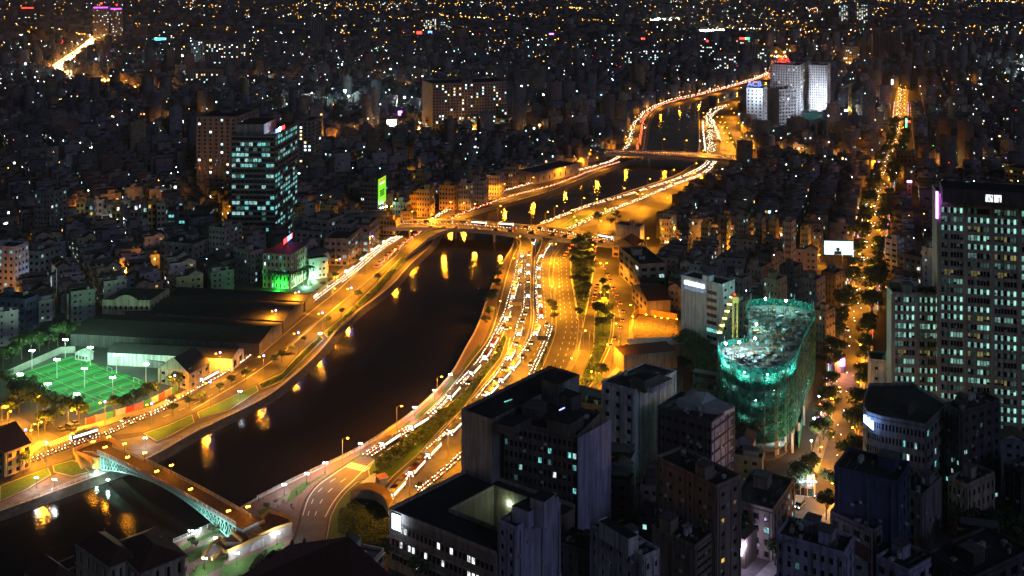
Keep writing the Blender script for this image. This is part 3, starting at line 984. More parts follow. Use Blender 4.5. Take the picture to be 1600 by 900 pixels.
series(P_DBL, [(905,344),(950,326),(1000,303),(1045,285),(1082,270)], 11, 'double-headed sodium lamp, {} beyond the near bridge on the right bank road', 'right bank lamps', ang=0.0)
series(P_VIO, [(73,693),(164,629),(237,632),(273,588),(329,598),(344,552),(412,557),(431,486),(466,521),(504,490),(467,457),(531,406),(549,451),(582,370)], 10, 'sodium lamp with violet beacon, {} up the left bank road', 'left bank lamps', ang=math.pi)
series(P_VIO, [(40,673)], 10, 'sodium lamp with violet beacon, {} beside the yellow gabled house', 'left bank lamps', ang=0.5)
series(P_SGL, [(612,392),(700,318),(756,291),(785,289),(830,279),(880,263),(930,248)], 10, 'sodium lamp, {} along the left bank from the near bridge outward', 'left bank far lamps', ang=0.2)
series(P_SGL, [(520,452),(548,428),(572,404),(600,384),(640,362),(672,336),(722,318)], 10, 'tall sodium lamp, {} up the inland kerb of the left bank road', 'left kerb lamps', ang=-0.8)  # lamps added to brighten a dim stretch of this road
Z8 = GZ([(950,440),(990,440),(975,485),(1015,485),(990,528),(1030,528),(1000,575),(1050,575),(1030,650),(1075,650),(1060,615),(1090,405),(1125,490),(1070,370),(835,405),(840,440),(830,720),(1150,610)], 940, 100, 5.327)
series(P_SGL, Z8, 11, 'small sodium lamp, {} among the lamps of the wide road beyond the farther bridge', 'far boulevard lamps')
series(P_SGL, [(975,225),(982,203),(990,184),(1008,167),(1030,158),(1060,150),(1090,143),(1120,136),(1150,128),(1180,119),(1195,112)], 10, 'small sodium lamp, {} up the left bank beyond the farther bridge', 'far left bank lamps')
series(P_SGL, [(1130,153),(1150,148),(1175,140),(1195,130)], 10, 'small sodium lamp, {} on the right bank towards the white towers', 'far right bank lamps')
# lamps standing on the two road bridges
for i, p in enumerate([(640,337),(690,336),(738,325),(778,328),(830,337),(893,345),(935,352)]):
    lamp(P_SGL, p, 8, f'sodium lamp standing on the near road bridge, {nth(i)} from its left end', 'near bridge lamps', base=ZB1-3+3, ang=0.0)
for i, p in enumerate([(975,218),(1035,222),(1070,224),(1110,228),(1150,233)]):
    lamp(P_SGL, p, 8, f'sodium lamp standing on the farther road bridge, {nth(i)} from its left end', 'far bridge lamps', base=6.0, ang=0.0)
# footbridge lamps
for i, (t, s) in enumerate([(-0.04,-0.95),(-0.03,0.95),(0.06,-0.95),(0.10,0.95),(0.26,0.95),(0.24,-0.95),(0.46,0.95),(0.46,-0.95),(0.70,-0.95),(0.98,0.95),(0.95,-0.95)]):
    p = Vector(fp(t, s, camber(max(0,min(1,t)))))
    o = copy_tree(P_BRL); o.location = p; o.rotation_euler = (0,0,0.6)
    side = 'far' if s > 0 else 'near'
    tag(o, f'amber twin-globe lamp on the {side} parapet of the arch bridge, {nth(i)} from its left end', 'lamp', 'arch bridge lamps')
# promenade globes
series(P_GLB, [(298,829),(320,872),(370,864),(433,833),(444,757),(479,740),(508,723),(563,693),(648,636),(679,609),(704,585)], 3.8, 'white twin-globe lamp, {} along the right bank promenade', 'promenade lamps', cat='lamp')
series(P_GLB, [(57,746),(85,749),(227,684),(375,611),(500,521)], 3.8, 'white twin-globe lamp, {} along the left bank lawn', 'left bank globes', cat='lamp')
# side street beside the football pitch
series(P_LOW, [(3,634),(12,642),(58,618),(107,641),(49,662),(60,659),(-10,650)], 7, 'amber lamp among the trees beside the football pitch, {} from the left edge', 'pitch side lamps')
# right street lamps, both kerbs
cand = resample(st, 24)
k = 0
for i, p in enumerate(cand):
    x, y = PX(p)
    if y > 790: continue
    s = 5.4 if i % 2 else -5.4
    q = offset(cand, s)[i]
    o = copy_tree(P_STR); o.location = (q.x, q.y, 0.15); o.rotation_euler = (0,0,0.4 + (math.pi if s < 0 else 0) + math.pi)
    tag(o, f'amber street lamp under the trees of the long straight street, {nth(k)} from its far end', 'street lamp', 'straight street lamps'); k += 1
# lamps lighting house rows and yards, seen one by one: (x, y) of the head, sodium
YARD = [(985,494),(1006,491),(1020,494),(1030,496),(1040,497),(1054,498)]
series(P_YRD, YARD, 6, 'amber yard lamp, {} along the wall of the walled yard by the boulevard', 'yard lamps')
ROW = [(430,322),(470,328),(505,330),(545,332),(610,322),(640,326),(690,312),(735,300),(820,266),(850,262),(880,256),(905,250),(915,240),(1108,375),(1150,383),(1190,386),(1225,390),(1255,395),(1277,398),(1010,372),(1040,378),(1072,380),
       (1240,242),(1270,246),(1308,247),(1340,250),(1365,252),(1430,255),(1480,262),(1500,268),(1560,258),(1590,262),(118,330),(140,328),(178,322),(214,318),(235,322),(262,318),(300,326),(330,330),(10,455),(35,450),(15,360),(60,352),
       (165,362),(172,380),(640,270),(600,228),(560,236),(690,214),(720,210),(470,262)]
NEARTO = {'the market row': (200,330), 'the green billboard tower': (585,330), 'the near bridge left foot': (650,330), 'the amber warehouse': (860,262), 'the near bridge right foot': (1020,375), 'the cyan billboard': (1260,392), 'the farther bridge right foot': (1250,245), 'the school block': (1500,265),
          'the left edge tenement': (40,370), 'the bright junction': (610,220), 'the glass tower': (420,330)}
def near_lamps(proto, pts, h, what, group):
    cnt = {}
    for p in pts:
        k_ = min(NEARTO, key=lambda q: (NEARTO[q][0]-p[0])**2+4*(NEARTO[q][1]-p[1])**2); cnt.setdefault(k_, []).append(p)
    for k_, L_ in cnt.items():
        for i, p in enumerate(sorted(L_)):
            lamp(proto, p, h, f'{what} near {k_}, {nth(i)} from the left', group)
near_lamps(P_LOW, ROW, 7, 'amber street lamp', 'house front lamps')
WROW = [(160,338),(175,342),(190,343),(205,338),(150,340),(612,196),(625,193),(640,196),(1290,228),(90,425),(60,440),(45,445),(200,300),(300,270)]
near_lamps(P_WHT, WROW, 6, 'white yard lamp', 'white yard lamps')

# ================================================================ BUILDINGS
QUADS = {}
def pane_mesh(m):
    """a 1 x 1 pane in the x-z plane facing -y"""
    if m.name not in QUADS:
        mb = MB(); mb.quad((0,0,0),(1,0,0),(1,0,1),(0,0,1), m)
        QUADS[m.name] = mb.mesh('pane')
    return QUADS[m.name]

LITSETS = {
    'far': [(emit('far_room_white',(0.9,0.97,1.0),3.0), 4), (emit('far_room_cool',(0.5,0.95,0.95),2.0), 3), (emit('far_room_warm',(1.0,0.7,0.3),2.5), 3)],
    'cool': [(E_COOL, 4), (E_CYAN, 2), (E_WHT, 1), (E_DIMC, 3)],
    'home': [(E_COOL, 4), (E_WHT, 3), (E_WARM, 2), (E_DIMW, 2), (E_DIMC, 2)],
    'warm': [(E_WARM, 3), (E_DIMW, 3)],
    'dim':  [(E_DIMC, 3), (E_DIMW, 2), (E_COOL, 1)],
    'cyan': [(E_CYAN, 4), (E_COOL, 3), (E_DIMC, 3)],
}
def pick(litset, rnd):
    L = LITSETS[litset]
    t = rnd.random()*sum(w for _, w in L)
    for m_, w in L:
        t -= w
        if t <= 0: return m_
    return L[-1][0]

def rect(N, R, L, h):
    """footprint from three roof corners read in the picture; made square"""
    n, r, l = (G(p[0], p[1], h) for p in (N, R, L))
    u, v = r-n, l-n
    ca = u.dot(v)/(u.length*v.length)
    if abs(ca) > 0.12:
        if u.length >= v.length:
            un = u.normalized(); w = v - un*v.dot(un); v = w.normalized()*min(v.length, 1.25*w.length)
        else:
            vn = v.normalized(); w = u - vn*u.dot(vn); u = w.normalized()*min(u.length, 1.25*w.length)
    return [n, n+u, n+u+v, n+v]

FIRST = {}
def facade(wall, panes, small, p, q, out, z0, z1, floors, cols, m_wall, lit, litset, rnd, ww=0.62, wh=0.55, depth=0.35, sill=True, bands=None, rows=False):
    """piers and floor bands stand proud of the core; panes fill the openings between them"""
    d = (q-p); W = d.length; d = d.normalized()
    fh = (z1-z0)/floors
    cw = W/cols
    pier = cw*(1-ww)
    band = fh*(1-wh)
    D = out*depth
    def bx(t0, t1, za, zb, dep, m):
        a, b = p+d*t0, p+d*t1
        o_ = out*dep
        wall.quad((a+o_).to_tuple()[:2]+(za,), (b+o_).to_tuple()[:2]+(za,), (b+o_).to_tuple()[:2]+(zb,), (a+o_).to_tuple()[:2]+(zb,), m)
        wall.quad(a.to_tuple()[:2]+(zb,), (a+o_).to_tuple()[:2]+(zb,), (b+o_).to_tuple()[:2]+(zb,), b.to_tuple()[:2]+(zb,), m)
        wall.quad(a.to_tuple()[:2]+(za,), b.to_tuple()[:2]+(za,), (b+o_).to_tuple()[:2]+(za,), (a+o_).to_tuple()[:2]+(za,), m)
        wall.quad(a.to_tuple()[:2]+(za,), (a+o_).to_tuple()[:2]+(za,), (a+o_).to_tuple()[:2]+(zb,), a.to_tuple()[:2]+(zb,), m)
        wall.quad(b.to_tuple()[:2]+(zb,), (b+o_).to_tuple()[:2]+(zb,), (b+o_).to_tuple()[:2]+(za,), b.to_tuple()[:2]+(za,), m)
    for c in range(cols+1):
        t0 = max(0, c*cw - pier/2); t1 = min(W, c*cw + pier/2)
        if t1 > t0: bx(t0, t1, z0, z1, depth, m_wall)
    mband = bands or m_wall
    for f in range(floors+1):
        za = max(z0, z0+f*fh-band*0.6); zb = min(z1+0.02, z0+f*fh+band*0.4)
        if zb > za: bx(0, W, za, zb, depth-0.03, mband)
    for f in range(floors):
        rowlit = lit*(0.4+1.2*rnd.random()) if not rows else (0.3+0.55*rnd.random() if rnd.random() < lit else 0.05)
        for c in range(cols):
            t0, t1 = c*cw+pier/2, (c+1)*cw-pier/2
            za, zb = z0+f*fh+band*0.4, z0+(f+1)*fh-band*0.6
            on = rnd.random() < rowlit
            a = p+d*t0 + out*0.03
            panes.append((a, d, t1-t0, za, zb-za, on))

def building(name, label, cat, N, R, L, h, mw=M_WHITEP, floors=8, cr=4, cl=4, lit=0.1, litset='home', z0=0.0, ww=0.6, wh=0.5, seed=0, roof='flat', group=None,
             back=False, mr=None, bands=None, single=None, roofstuff=2, parapet=0.9, grow=2.0, gf=0.0, pts=None, core=None, depth=0.35, rows=False):
    """a block with two fronts towards the viewer (corner N, right end R, left end L, all read at roof height)"""
    rnd = random.Random(seed*7919 + int(N[0]*13+N[1]))
    C = pts or rect(N, R, L, h)
    base = sum((c for c in C), Vector())/len(C); base.z = 0
    root = empty(name, base, label, cat, group)
    wall = MB()
    core = core or mw
    wall.prism([c[:2] for c in C], z0, h, core, mr or M_ROOF)
    cen = base
    panes = []
    n = len(C)
    edges = [(C[0], C[1], cr), (C[3], C[0], cl)] if n == 4 else [(C[i], C[(i+1) % n], cr) for i in range(n)]
    if back and n == 4:
        edges += [(C[1], C[2], cl), (C[2], C[3], cr)]
    for p, q, cols in edges:
        p = Vector((p.x,p.y,0)); q = Vector((q.x,q.y,0))
        if not cols: continue
        d = (q-p).normalized(); out = Vector((d.y, -d.x, 0))
        if (cen-p).dot(out) > 0: out = -out
        facade(wall, panes, None, p, q, out, z0+gf, h-0.3, floors, cols, mw, lit, litset, rnd, ww, wh, depth, bands=bands, rows=rows)
    if parapet:
        for i in range(n):
            a, b_ = C[i], C[(i+1) % n]
            wall.wall_strip([a, b_], 0.4, h+0.001, h+parapet, mw)
    wall.build('wall', root)
    # panes: one object each where they can be picked apart, else joined
    big = single if single is not None else False
    if big:
        for a, d, w, za, hh, on in panes:
            m_ = pick(litset, rnd) if on else M_GLASS
            o = bpy.data.objects.new('window', pane_mesh(m_)); COL.objects.link(o); o.parent = root
            o.matrix_local = Matrix(((d.x*w, 0, 0, a.x-base.x), (d.y*w, 0, 0, a.y-base.y), (0, 0, hh, za), (0, 0, 0, 1))) @ Matrix.Identity(4)
            # y axis must not be degenerate
            o.matrix_local = Matrix(((d.x*w, d.y, 0, a.x-base.x), (d.y*w, -d.x, 0, a.y-base.y), (0, 0, hh, za), (0, 0, 0, 1)))
    elif panes:
        lo, da = MB(), MB()
        for a, d, w, za, hh, on in panes:
            e = a+d*w
            (lo if on else da).quad((a.x,a.y,za), (e.x,e.y,za), (e.x,e.y,za+hh), (a.x,a.y,za+hh), pick(litset, rnd) if on else M_GLASS)
        for b_, nm in ((lo, 'lit_windows'), (da, 'dark_windows')):
            if b_.f: tag(b_.build(nm, root), kind='stuff')
    u, v = C[1]-C[0], C[-1]-C[0]
    ang = math.atan2(u.y, u.x)
    for i in range(roofstuff):
        s, t = 0.2+0.6*rnd.random(), 0.25+0.5*rnd.random()
        p = C[0]+u*s+v*t
        if i % 2 == 0:
            mb = MB(); w = min(u.length, v.length)
            mb.box((p.x,p.y,h+0.01), (w*0.28+1, w*0.22+1.5, 2.6+rnd.random()), mw, ang); mb.box((p.x,p.y,h+2.9+0.8), (w*0.28+1.5, w*0.22+2, 0.2), M_CONCD, ang)
            mb.build('stair_house', root)
        else:
            mb = MB()
            for k in range(2):
                c = p+u.normalized()*k*1.9
                mb.tube([(c.x,c.y,h),(c.x,c.y,h+0.7)], 0.35, M_IRON, 5); mb.tube([(c.x,c.y,h+0.7),(c.x,c.y,h+2.2)], 0.75, M_TINL, 8)
            mb.build('water_tank', root)
    if base.y < 470 and n == 4:
        # what gathers on a roof and a wall: condensers, ducts, aerials
        mb = MB()
        for i in range(16):
            s, t = 0.08+0.84*rnd.random(), 0.08+0.84*rnd.random()
            p = C[0]+u*s+v*t; k = rnd.random()
            if k < 0.5: mb.box((p.x,p.y,h+0.02), (rnd.uniform(0.6,2.2),rnd.uniform(0.5,1.2),rnd.uniform(0.4,1.3)), rnd.choice([M_CONC,M_TIN,M_CONCD,M_TINL]), ang)
            elif k < 0.75: mb.bar((p.x,p.y,h+0.25), tuple((p+u.normalized()*rnd.uniform(-6,6)).xy)+(h+0.25,), 0.22, M_TIN)
            else: mb.bar((p.x,p.y,h), (p.x,p.y,h+rnd.uniform(1.5,4)), 0.09, M_IRON)
        tag(mb.build('roof_clutter', root), kind='stuff')
        mb = MB()
        for p_, q_, cols in edges[:2]:
            dd = (q_-p_); dd.z = 0; L_ = dd.length; dd.normalize(); oo = Vector((dd.y,-dd.x,0))
            if (cen-p_).dot(oo) > 0: oo = -oo
            for i in range(int(L_*h/60)):
                w_ = p_+dd*rnd.uniform(1,max(1.1,L_-1))+oo*0.6; zz = rnd.uniform(2,h-2)
                mb.box((w_.x,w_.y,zz), (0.9,0.5,0.7), M_TINL, math.atan2(dd.y,dd.x))
            for t in (0.08,0.55,0.93):
                w_ = p_+dd*L_*t+oo*0.45; mb.bar((w_.x,w_.y,0.2),(w_.x,w_.y,h-0.5),0.2,M_TIN)
        tag(mb.build('air_conditioners', root), kind='stuff')
    block(C, grow)
    return root, C

def hip_roof(mb, C, z0, z1, m, over=0.5, inset=0.35):
    c = sum((p for p in C), Vector())/4
    E = [Vector((p.x+(p.x-c.x)*over/ (p-c).length, p.y+(p.y-c.y)*over/(p-c).length, z0)) for p in C]
    u, v = C[1]-C[0], C[3]-C[0]
    if u.length > v.length:
        k = v.length/u.length*inset*1.4
        r0 = (E[0]+E[3])/2*(1-k)+(E[1]+E[2])/2*k; r1 = (E[0]+E[3])/2*k+(E[1]+E[2])/2*(1-k)
        r0.z = r1.z = z1
        F = [(E[0],E[1],r1,r0), (E[2],E[3],r0,r1)]; T = [(E[3],E[0],r0), (E[1],E[2],r1)]
    else:
        k = u.length/v.length*inset*1.4
        r0 = (E[0]+E[1])/2*(1-k)+(E[3]+E[2])/2*k; r1 = (E[0]+E[1])/2*k+(E[3]+E[2])/2*(1-k)
        r0.z = r1.z = z1
        F = [(E[1],E[2],r1,r0), (E[3],E[0],r0,r1)]; T = [(E[0],E[1],r0), (E[2],E[3],r1)]
    for f in F: mb.quad(*f, m)
    for t in T:
        mb.v += [tuple(p) for p in t]; k = len(mb.v); mb.f.append((k-3,k-2,k-1)); mb.m.append(mb.mi(m))
    mb.quad(*[(p.x,p.y,z0-0.02) for p in reversed(E)], m)
    return r0, r1

def gable_roof(mb, C, z0, z1, m, mw, over=0.4):
    """ridge parallel to C0->C1"""
    a, b_, c, d = ((p.x,p.y,z0) for p in C)
    u = (C[1]-C[0]).normalized()*over; v = (C[3]-C[0]).normalized()*over
    A, B, Cc, D = C[0]-u-v, C[1]+u-v, C[2]+u+v, C[3]-u+v
    r0, r1 = (A+D)/2, (B+Cc)/2
    dz = (z1-z0)*over/((C[3]-C[0]).length/2)
    def z(p, q): return (p.x,p.y,q)
    mb.quad(z(A,z0-dz), z(B,z0-dz), z(r1,z1), z(r0,z1), m)
    mb.quad(z(Cc,z0-dz), z(D,z0-dz), z(r0,z1), z(r1,z1), m)
    g0, g1 = (C[0]+C[3])/2, (C[1]+C[2])/2
    for t in ((C[3],C[0],g0), (C[1],C[2],g1)):
        mb.v += [z(t[0],z0), z(t[1],z0), z(t[2],z1-0.05)]; k = len(mb.v); mb.f.append((k-3,k-2,k-1)); mb.m.append(mb.mi(mw))

def shed(name, label, cat, N, R, L, h, ridge, mw, mr=M_TIN, along='R', z0=0, cr=0, cl=0, lit=0.0, litset='home', floors=1, **kw):
    root, C = building(name, label, cat, N, R, L, h, mw, floors, cr, cl, lit, litset, roofstuff=0, parapet=0, **kw)
    mb = MB()
    Q = C if along == 'R' else [C[1], C[2], C[3], C[0]]
    gable_roof(mb, Q, h, ridge, mr, mw)
    mb.build('roof', root)
    return root, C

def text(s, parent, loc, size, m, face, name='lettering', depth=0.15):
    cu = bpy.data.curves.new(name, 'FONT')
    cu.body = s; cu.size = size; cu.extrude = depth; cu.align_x = 'CENTER'; cu.align_y = 'BOTTOM_BASELINE' if False else 'BOTTOM'
    cu.materials.append(m)
    tmp = bpy.data.objects.new('lettering_curve', cu)
    COL.objects.link(tmp); bpy.context.view_layer.update()
    me = bpy.data.meshes.new_from_object(tmp.evaluated_get(bpy.context.evaluated_depsgraph_get()))
    bpy.data.objects.remove(tmp); bpy.data.curves.remove(cu)
    me.materials.clear(); me.materials.append(m)
    o = link(name, me, parent)
    pl = root_loc(parent)
    o.location = Vector(loc)-pl
    o.rotation_euler = (math.radians(90), 0, face)
    return o

# ---------------------------------------------------------------- near, right of the boulevard
# dark slab block with a projecting left wing
slab, C = building('apartment_block', 'dark long apartment block with a few cyan lit rooms in front of the boulevard', 'building', (902,684), (961,654), (788,660), 36, M_DARK, 10, 0, 15, 0.16, 'cool', ww=0.7, wh=0.5, seed=3, roofstuff=1, mr=M_ROOF)
# its wing and end wall are parts of the same block
CW = rect((768,663), (905,592), (721,646), 36)
mb = MB(); mb.prism([c[:2] for c in CW], 0, 36.6, M_GREY, M_ROOF)
for i in range(4): mb.wall_strip([CW[i], CW[(i+1) % 4]], 0.35, 36.6, 37.6, M_GREY)
w = mb.build('wing', slab); block(CW, 3)
mb = MB(); mb.prism([c[:2] for c in rect((955,655),(960,652),(903,683.5), 37.0)], 0, 36.9, M_LILAC_LIT, M_ROOF); mb.build('end_wall', slab)  # end wall carries the bluish light in its colour
for (N_, R_, L_, h0, h1) in (((872,601),(880,596),(846,592),36.7,44), ((893,622),(900,613),(866,612),36.7,41), ((800,668),(830,652),(776,661),36.7,39.4), ((890,664),(912,650),(854,655),36.1,40)):
    mb = MB(); CC = rect(N_, R_, L_, h1); mb.prism([c[:2] for c in CC], h0, h1, M_DARK, M_ROOF); mb.build('roof_house', slab)
mb = MB()
for x in (848, 856, 862, 868):
    p = G(x, 590, 44); mb.tube([(p.x,p.y,44),(p.x,p.y,47.5+(x % 3))], 0.09, M_IRON, 4)
mb.build('antenna', slab)
for a, c, z, m_ in (((788,628),(800,624),38,E_CYAN), ((874,641),(882,637),38.5,emit('blue_tube',(0.35,0.4,1.0),2.5))):
    mb = MB(); mb.bar(G(*a,z), G(*c,z), 0.3, m_); mb.build('tube_light', slab)
# white block with a stepped roof
wb, C = building('white_block', 'white concrete block with stepped roof beside the boulevard, bluish side wall', 'building', (992,611), (1057,581), (941,597), 33, M_WHITEP, 8, 0, 3, 0.04, 'dim', ww=0.42, wh=0.42, seed=4, roofstuff=0, parapet=0.5)
mb = MB(); CC = rect((1018,607),(1052,591),(986,598), 34.8); mb.prism([c[:2] for c in CC], 33, 34.8, M_WHITEP, M_CONCD); mb.build('roof_house', wb)
mb = MB(); CC = rect((1008,592),(1030,583),(985,586), 38.0); mb.prism([c[:2] for c in CC], 33, 37.4, M_CONCD, M_ROOF); mb.build('roof_house', wb)
# dark workshop block with a pale folded tin roof
db, C = building('workshop_block', 'dark workshop block with lilac end wall and pale folded tin roof', 'building', (1112,661), (1147,636), (1028,638), 30, M_DARK, 8, 3, 7, 0.0, 'dim', ww=0.7, wh=0.4, seed=5, roofstuff=2, bands=None)
mb = MB(); mb.prism([c[:2] for c in rect((1112.5,661.3),(1147.5,636),(1111,660.6), 30.2)], 0, 30.3, M_LILAC_LIT); 
for z in range(4, 30, 4):
    P = rect((1112.8,661.5),(1147.8,636),(1111.5,660.9), 30.2)
    mb.bar((P[0].x,P[0].y,z), (P[1].x,P[1].y,z), 0.5, M_DARK)
mb.build('end_wall', db)
mb = MB(); A = [G(1058,623,33), G(1086,612,36), G(1104,612,36), G(1120,622,33), G(1148,636,31.5), G(1132,643,31.5), G(1097,632,33)]
mb.poly(A[:4]+[A[6]], M_TINL); mb.poly([A[3], A[4], A[5], A[6]], M_TINL)
B_ = [Vector((p.x,p.y,30.2)) for p in A]
for i in range(7): mb.quad(B_[i], B_[(i+1) % 7], A[(i+1) % 7], A[i], M_TINL)
mb.build('tin_roof', db)
# white hotel with a lit sign
ho, C = building('hotel', 'tall white hotel with a glowing blue-white sign high on its blank wall', 'building', (1128,447), (1138,438), (1064,432), 36, M_WHITEP, 10, 2, 0, 0.05, 'cool', ww=0.4, wh=0.35, seed=6, roofstuff=1)
d = (C[3]-C[0]); dn = d.normalized(); out = Vector((dn.y,-dn.x,0)); 
if out.y > 0: out = -out
panes_h = MB()
for f in range(9):
    for t0, t1 in ((0.12,0.36),):
        p = C[0]+d*t0+out*0.06; q = C[0]+d*t1+out*0.06; z = 3+f*3.5
        panes_h.quad((q.x,q.y,z), (p.x,p.y,z), (p.x,p.y,z+1.7), (q.x,q.y,z+1.7), E_CYAN if f == 3 else M_GLASS)
panes_h.build('window_strip', ho)
mb = MB()
E_SIGN = emit('sign_blue_white', (0.72, 0.88, 1.0), 6.0, True)
for k in range(11):
    t = 0.42+k*0.045; p = C[0]+d*t+out*0.4; q = C[0]+d*(t+0.034)+out*0.4
    for zz, hh in ((33.0, 1.7), (30.9, 0.9)):
        if zz < 32 and k % 4 == 3: continue
        mb.quad((q.x,q.y,zz), (p.x,p.y,zz), (p.x,p.y,zz+hh), (q.x,q.y,zz+hh), E_SIGN if zz > 32 else emit('sign_dim_blue', (0.3,0.5,0.9), 0.6))
mb.build('sign_lettering', ho)
point(ho, (C[0]+d*0.62+out*3)-ho.location+Vector((0,0,36.5)), (0.5,0.75,1.0), 2200, 'hotel_sign_light', 0.8)
# tan house with yellow windows
tb, C = building('tan_block', 'tan narrow block with yellow lit bathroom windows near the bottom of the view', 'building', (1119,763), (1149,743), (1026,717), 34, M_TAN, 9, 2, 6, 0.12, 'warm', ww=0.3, wh=0.35, seed=8, roofstuff=2)
an, C = building('annex_block', 'low amber lit block with slatted louvred front below the tan block', 'building', (1085,857), (1117,832), (1018,826), 20, M_TAN, 9, 1, 0, 0.0, 'warm', ww=0.9, wh=0.4, seed=9, roofstuff=2)
vl, C = building('white_villa', 'white stepped house with small arched windows at the bottom edge', 'building', (1005,873), (1030,862), (923,822), 24, M_WHITEP, 6, 2, 6, 0.0, 'home', ww=0.3, wh=0.4, seed=10, roofstuff=1)
mb = MB(); CC = rect((982,840),(995,832),(936,812), 29); mb.prism([c[:2] for c in CC], 24, 28.6, M_WHITEP, M_ROOF); mb.build('upper_storey', vl)
lb, C = building('stepped_block', 'pale lilac blank-walled block with stepped roof beside the courtyard building', 'building', (806,828), (876,788), (779,816), 26, M_LILAC_LIT, 7, 0, 2, 0.0, 'home', ww=0.4, wh=0.45, seed=11, roofstuff=0)
for N_, R_, L_, h1 in (((826,800),(873,775),(800,790),30.5), ((850,785),(868,772),(828,777),33.5)):
    mb = MB(); CC = rect(N_, R_, L_, h1); mb.prism([c[:2] for c in CC], 26, h1, M_LILAC_LIT, M_ROOF); mb.build('roof_house', lb)
dl, C = building('dark_house', 'dark low house with cyan lit windows between the pale stepped block and white stepped house', 'building', (930,870), (960,850), (870,850), 14, M_DARK, 4, 2, 4, 0.2, 'cool', ww=0.4, wh=0.4, seed=12, roofstuff=1)
# courtyard building with a bright screen on its corner
HC = 17.0
Lc, Bk, Nc = G(608,799,HC), G(735,735,HC), G(775,868,HC)
Rc = Nc + (Bk-Lc)
cyd = empty('courtyard_building', (Lc+Rc)/2-Vector((0,0,HC)), 'low dark flat-roofed building round a lit courtyard with a glaring screen on its corner', 'building')
u = (Nc-Lc); v = (Bk-Lc)
def cy(s, t): return Lc+u*s+v*t
mb = MB()
i0, i1, j0, j1 = 0.34, 0.80, 0.30, 0.86
ring = [((0,0),(1,0),(1,j0),(0,j0)), ((0,j1),(1,j1),(1,1),(0,1)), ((0,j0),(i0,j0),(i0,j1),(0,j1)), ((i1,j0),(1,j0),(1,j1),(i1,j1))]
for r in ring:
    mb.prism([cy(*q)[:2] for q in r], 0, HC, M_TAN, M_ROOF)
mb.build('wall', cyd); block([Lc,Nc,Rc,Bk], 6)
mb = MB(); mb.poly([cy(i0,j0).xy[:]+(0.3,), cy(i1,j0).xy[:]+(0.3,), cy(i1,j1).xy[:]+(0.3,), cy(i0,j1).xy[:]+(0.3,)], M_GRASS); mb.build('courtyard_floor', cyd)
mb = MB()
for r in ([(0,0),(1,0)], [(0,0),(0,1)], [(0,1),(1,1)], [(i0,j0),(i1,j0)], [(i0,j1),(i1,j1)], [(i0,j0),(i0,j1)], [(i1,j0),(i1,j1)]):
    mb.wall_strip([cy(*q) for q in r], 0.5, HC+0.01, HC+1.0, M_CREAM)
mb.build('parapet', cyd)
mb = MB()
p, q = cy(0.62,0.34), cy(0.62,0.72)
for k in range(3):
    o_ = u.normalized()*k*2.6
    mb.bar(p+o_+Vector((0,0,-9+HC-HC+0)), q+o_+Vector((0,0,-9)), 1.3, M_CREAM, 0.6)
mb.build('gallery_roof', cyd)
un, vn = u.normalized(), v.normalized()
outf = -vn   # front long face
mb = MB(); pane = MB()
rnd = random.Random(5)
for f, z in enumerate((3.0, 7.5, 12.0)):
    for k in range(24):
        t = 0.03+k*0.04
        a = cy(t,0)+outf*0.06; b_ = cy(t+0.024,0)+outf*0.06
        lit_ = rnd.random() < (0.55 if (k < 5 and f == 2) or (k in (3,4,5,6,7,8,12,13,18,19,20) and f == 1) else 0.05)
        pane.quad((a.x,a.y,z), (b_.x,b_.y,z), (b_.x,b_.y,z+1.9), (a.x,a.y,z+1.9), E_WHT if lit_ else M_GLASS)
    a, b_ = cy(0,0)+outf*0.5, cy(1,0)+outf*0.5
    mb.bar((a.x,a.y,z+2.6), (b_.x,b_.y,z+2.6), 1.0, M_TAN, 0.3)
mb.build('sun_shade', cyd); tag(pane.build('windows', cyd), kind='stuff')
# screen: on a frame at the left corner
sa, sb = G(612.5,801,HC+1.5), G(626,806,HC+1.5)
mb = MB(); E_SCR = emit('screen_light', (0.55,0.72,1.0), 9.0, True)
mb.quad((sa.x,sa.y,HC-3.2), (sb.x,sb.y,HC-3.2), (sb.x,sb.y,HC+1.4), (sa.x,sa.y,HC+1.4), E_SCR); scr = mb.build('screen', cyd)
mb = MB()
k = Vector((0,0.25,0))
mb.bar((sa.x,sa.y+0.25,HC-3.5), (sa.x,sa.y+0.25,HC+1.7), 0.35, M_IRON); mb.bar((sb.x,sb.y+0.25,HC-3.5), (sb.x,sb.y+0.25,HC+1.7), 0.35, M_IRON)
mb.bar((sa.x,sa.y+0.25,HC+1.65), (sb.x,sb.y+0.25,HC+1.65), 0.35, M_IRON); mb.bar((sa.x,sa.y+0.25,HC-3.4), (sb.x,sb.y+0.25,HC-3.4), 0.35, M_IRON)
mb.build('screen_frame', cyd)
point(cyd, cy(0.5,0.82)-cyd.location+Vector((0,0,-3.0)), (0.6,1.0,0.4), 260, 'courtyard_green', 0.4)
point(cyd, cy(0.72,0.55)-cyd.location+Vector((0,0,-9.0)), (0.6,1.0,0.9), 120, 'courtyard_cool', 0.4)
mb = MB(); mb.ball(cy(0.5,0.84)+Vector((0,0,-3)), 0.35, E_LAMPW); mb.build('lamp_head', cyd)

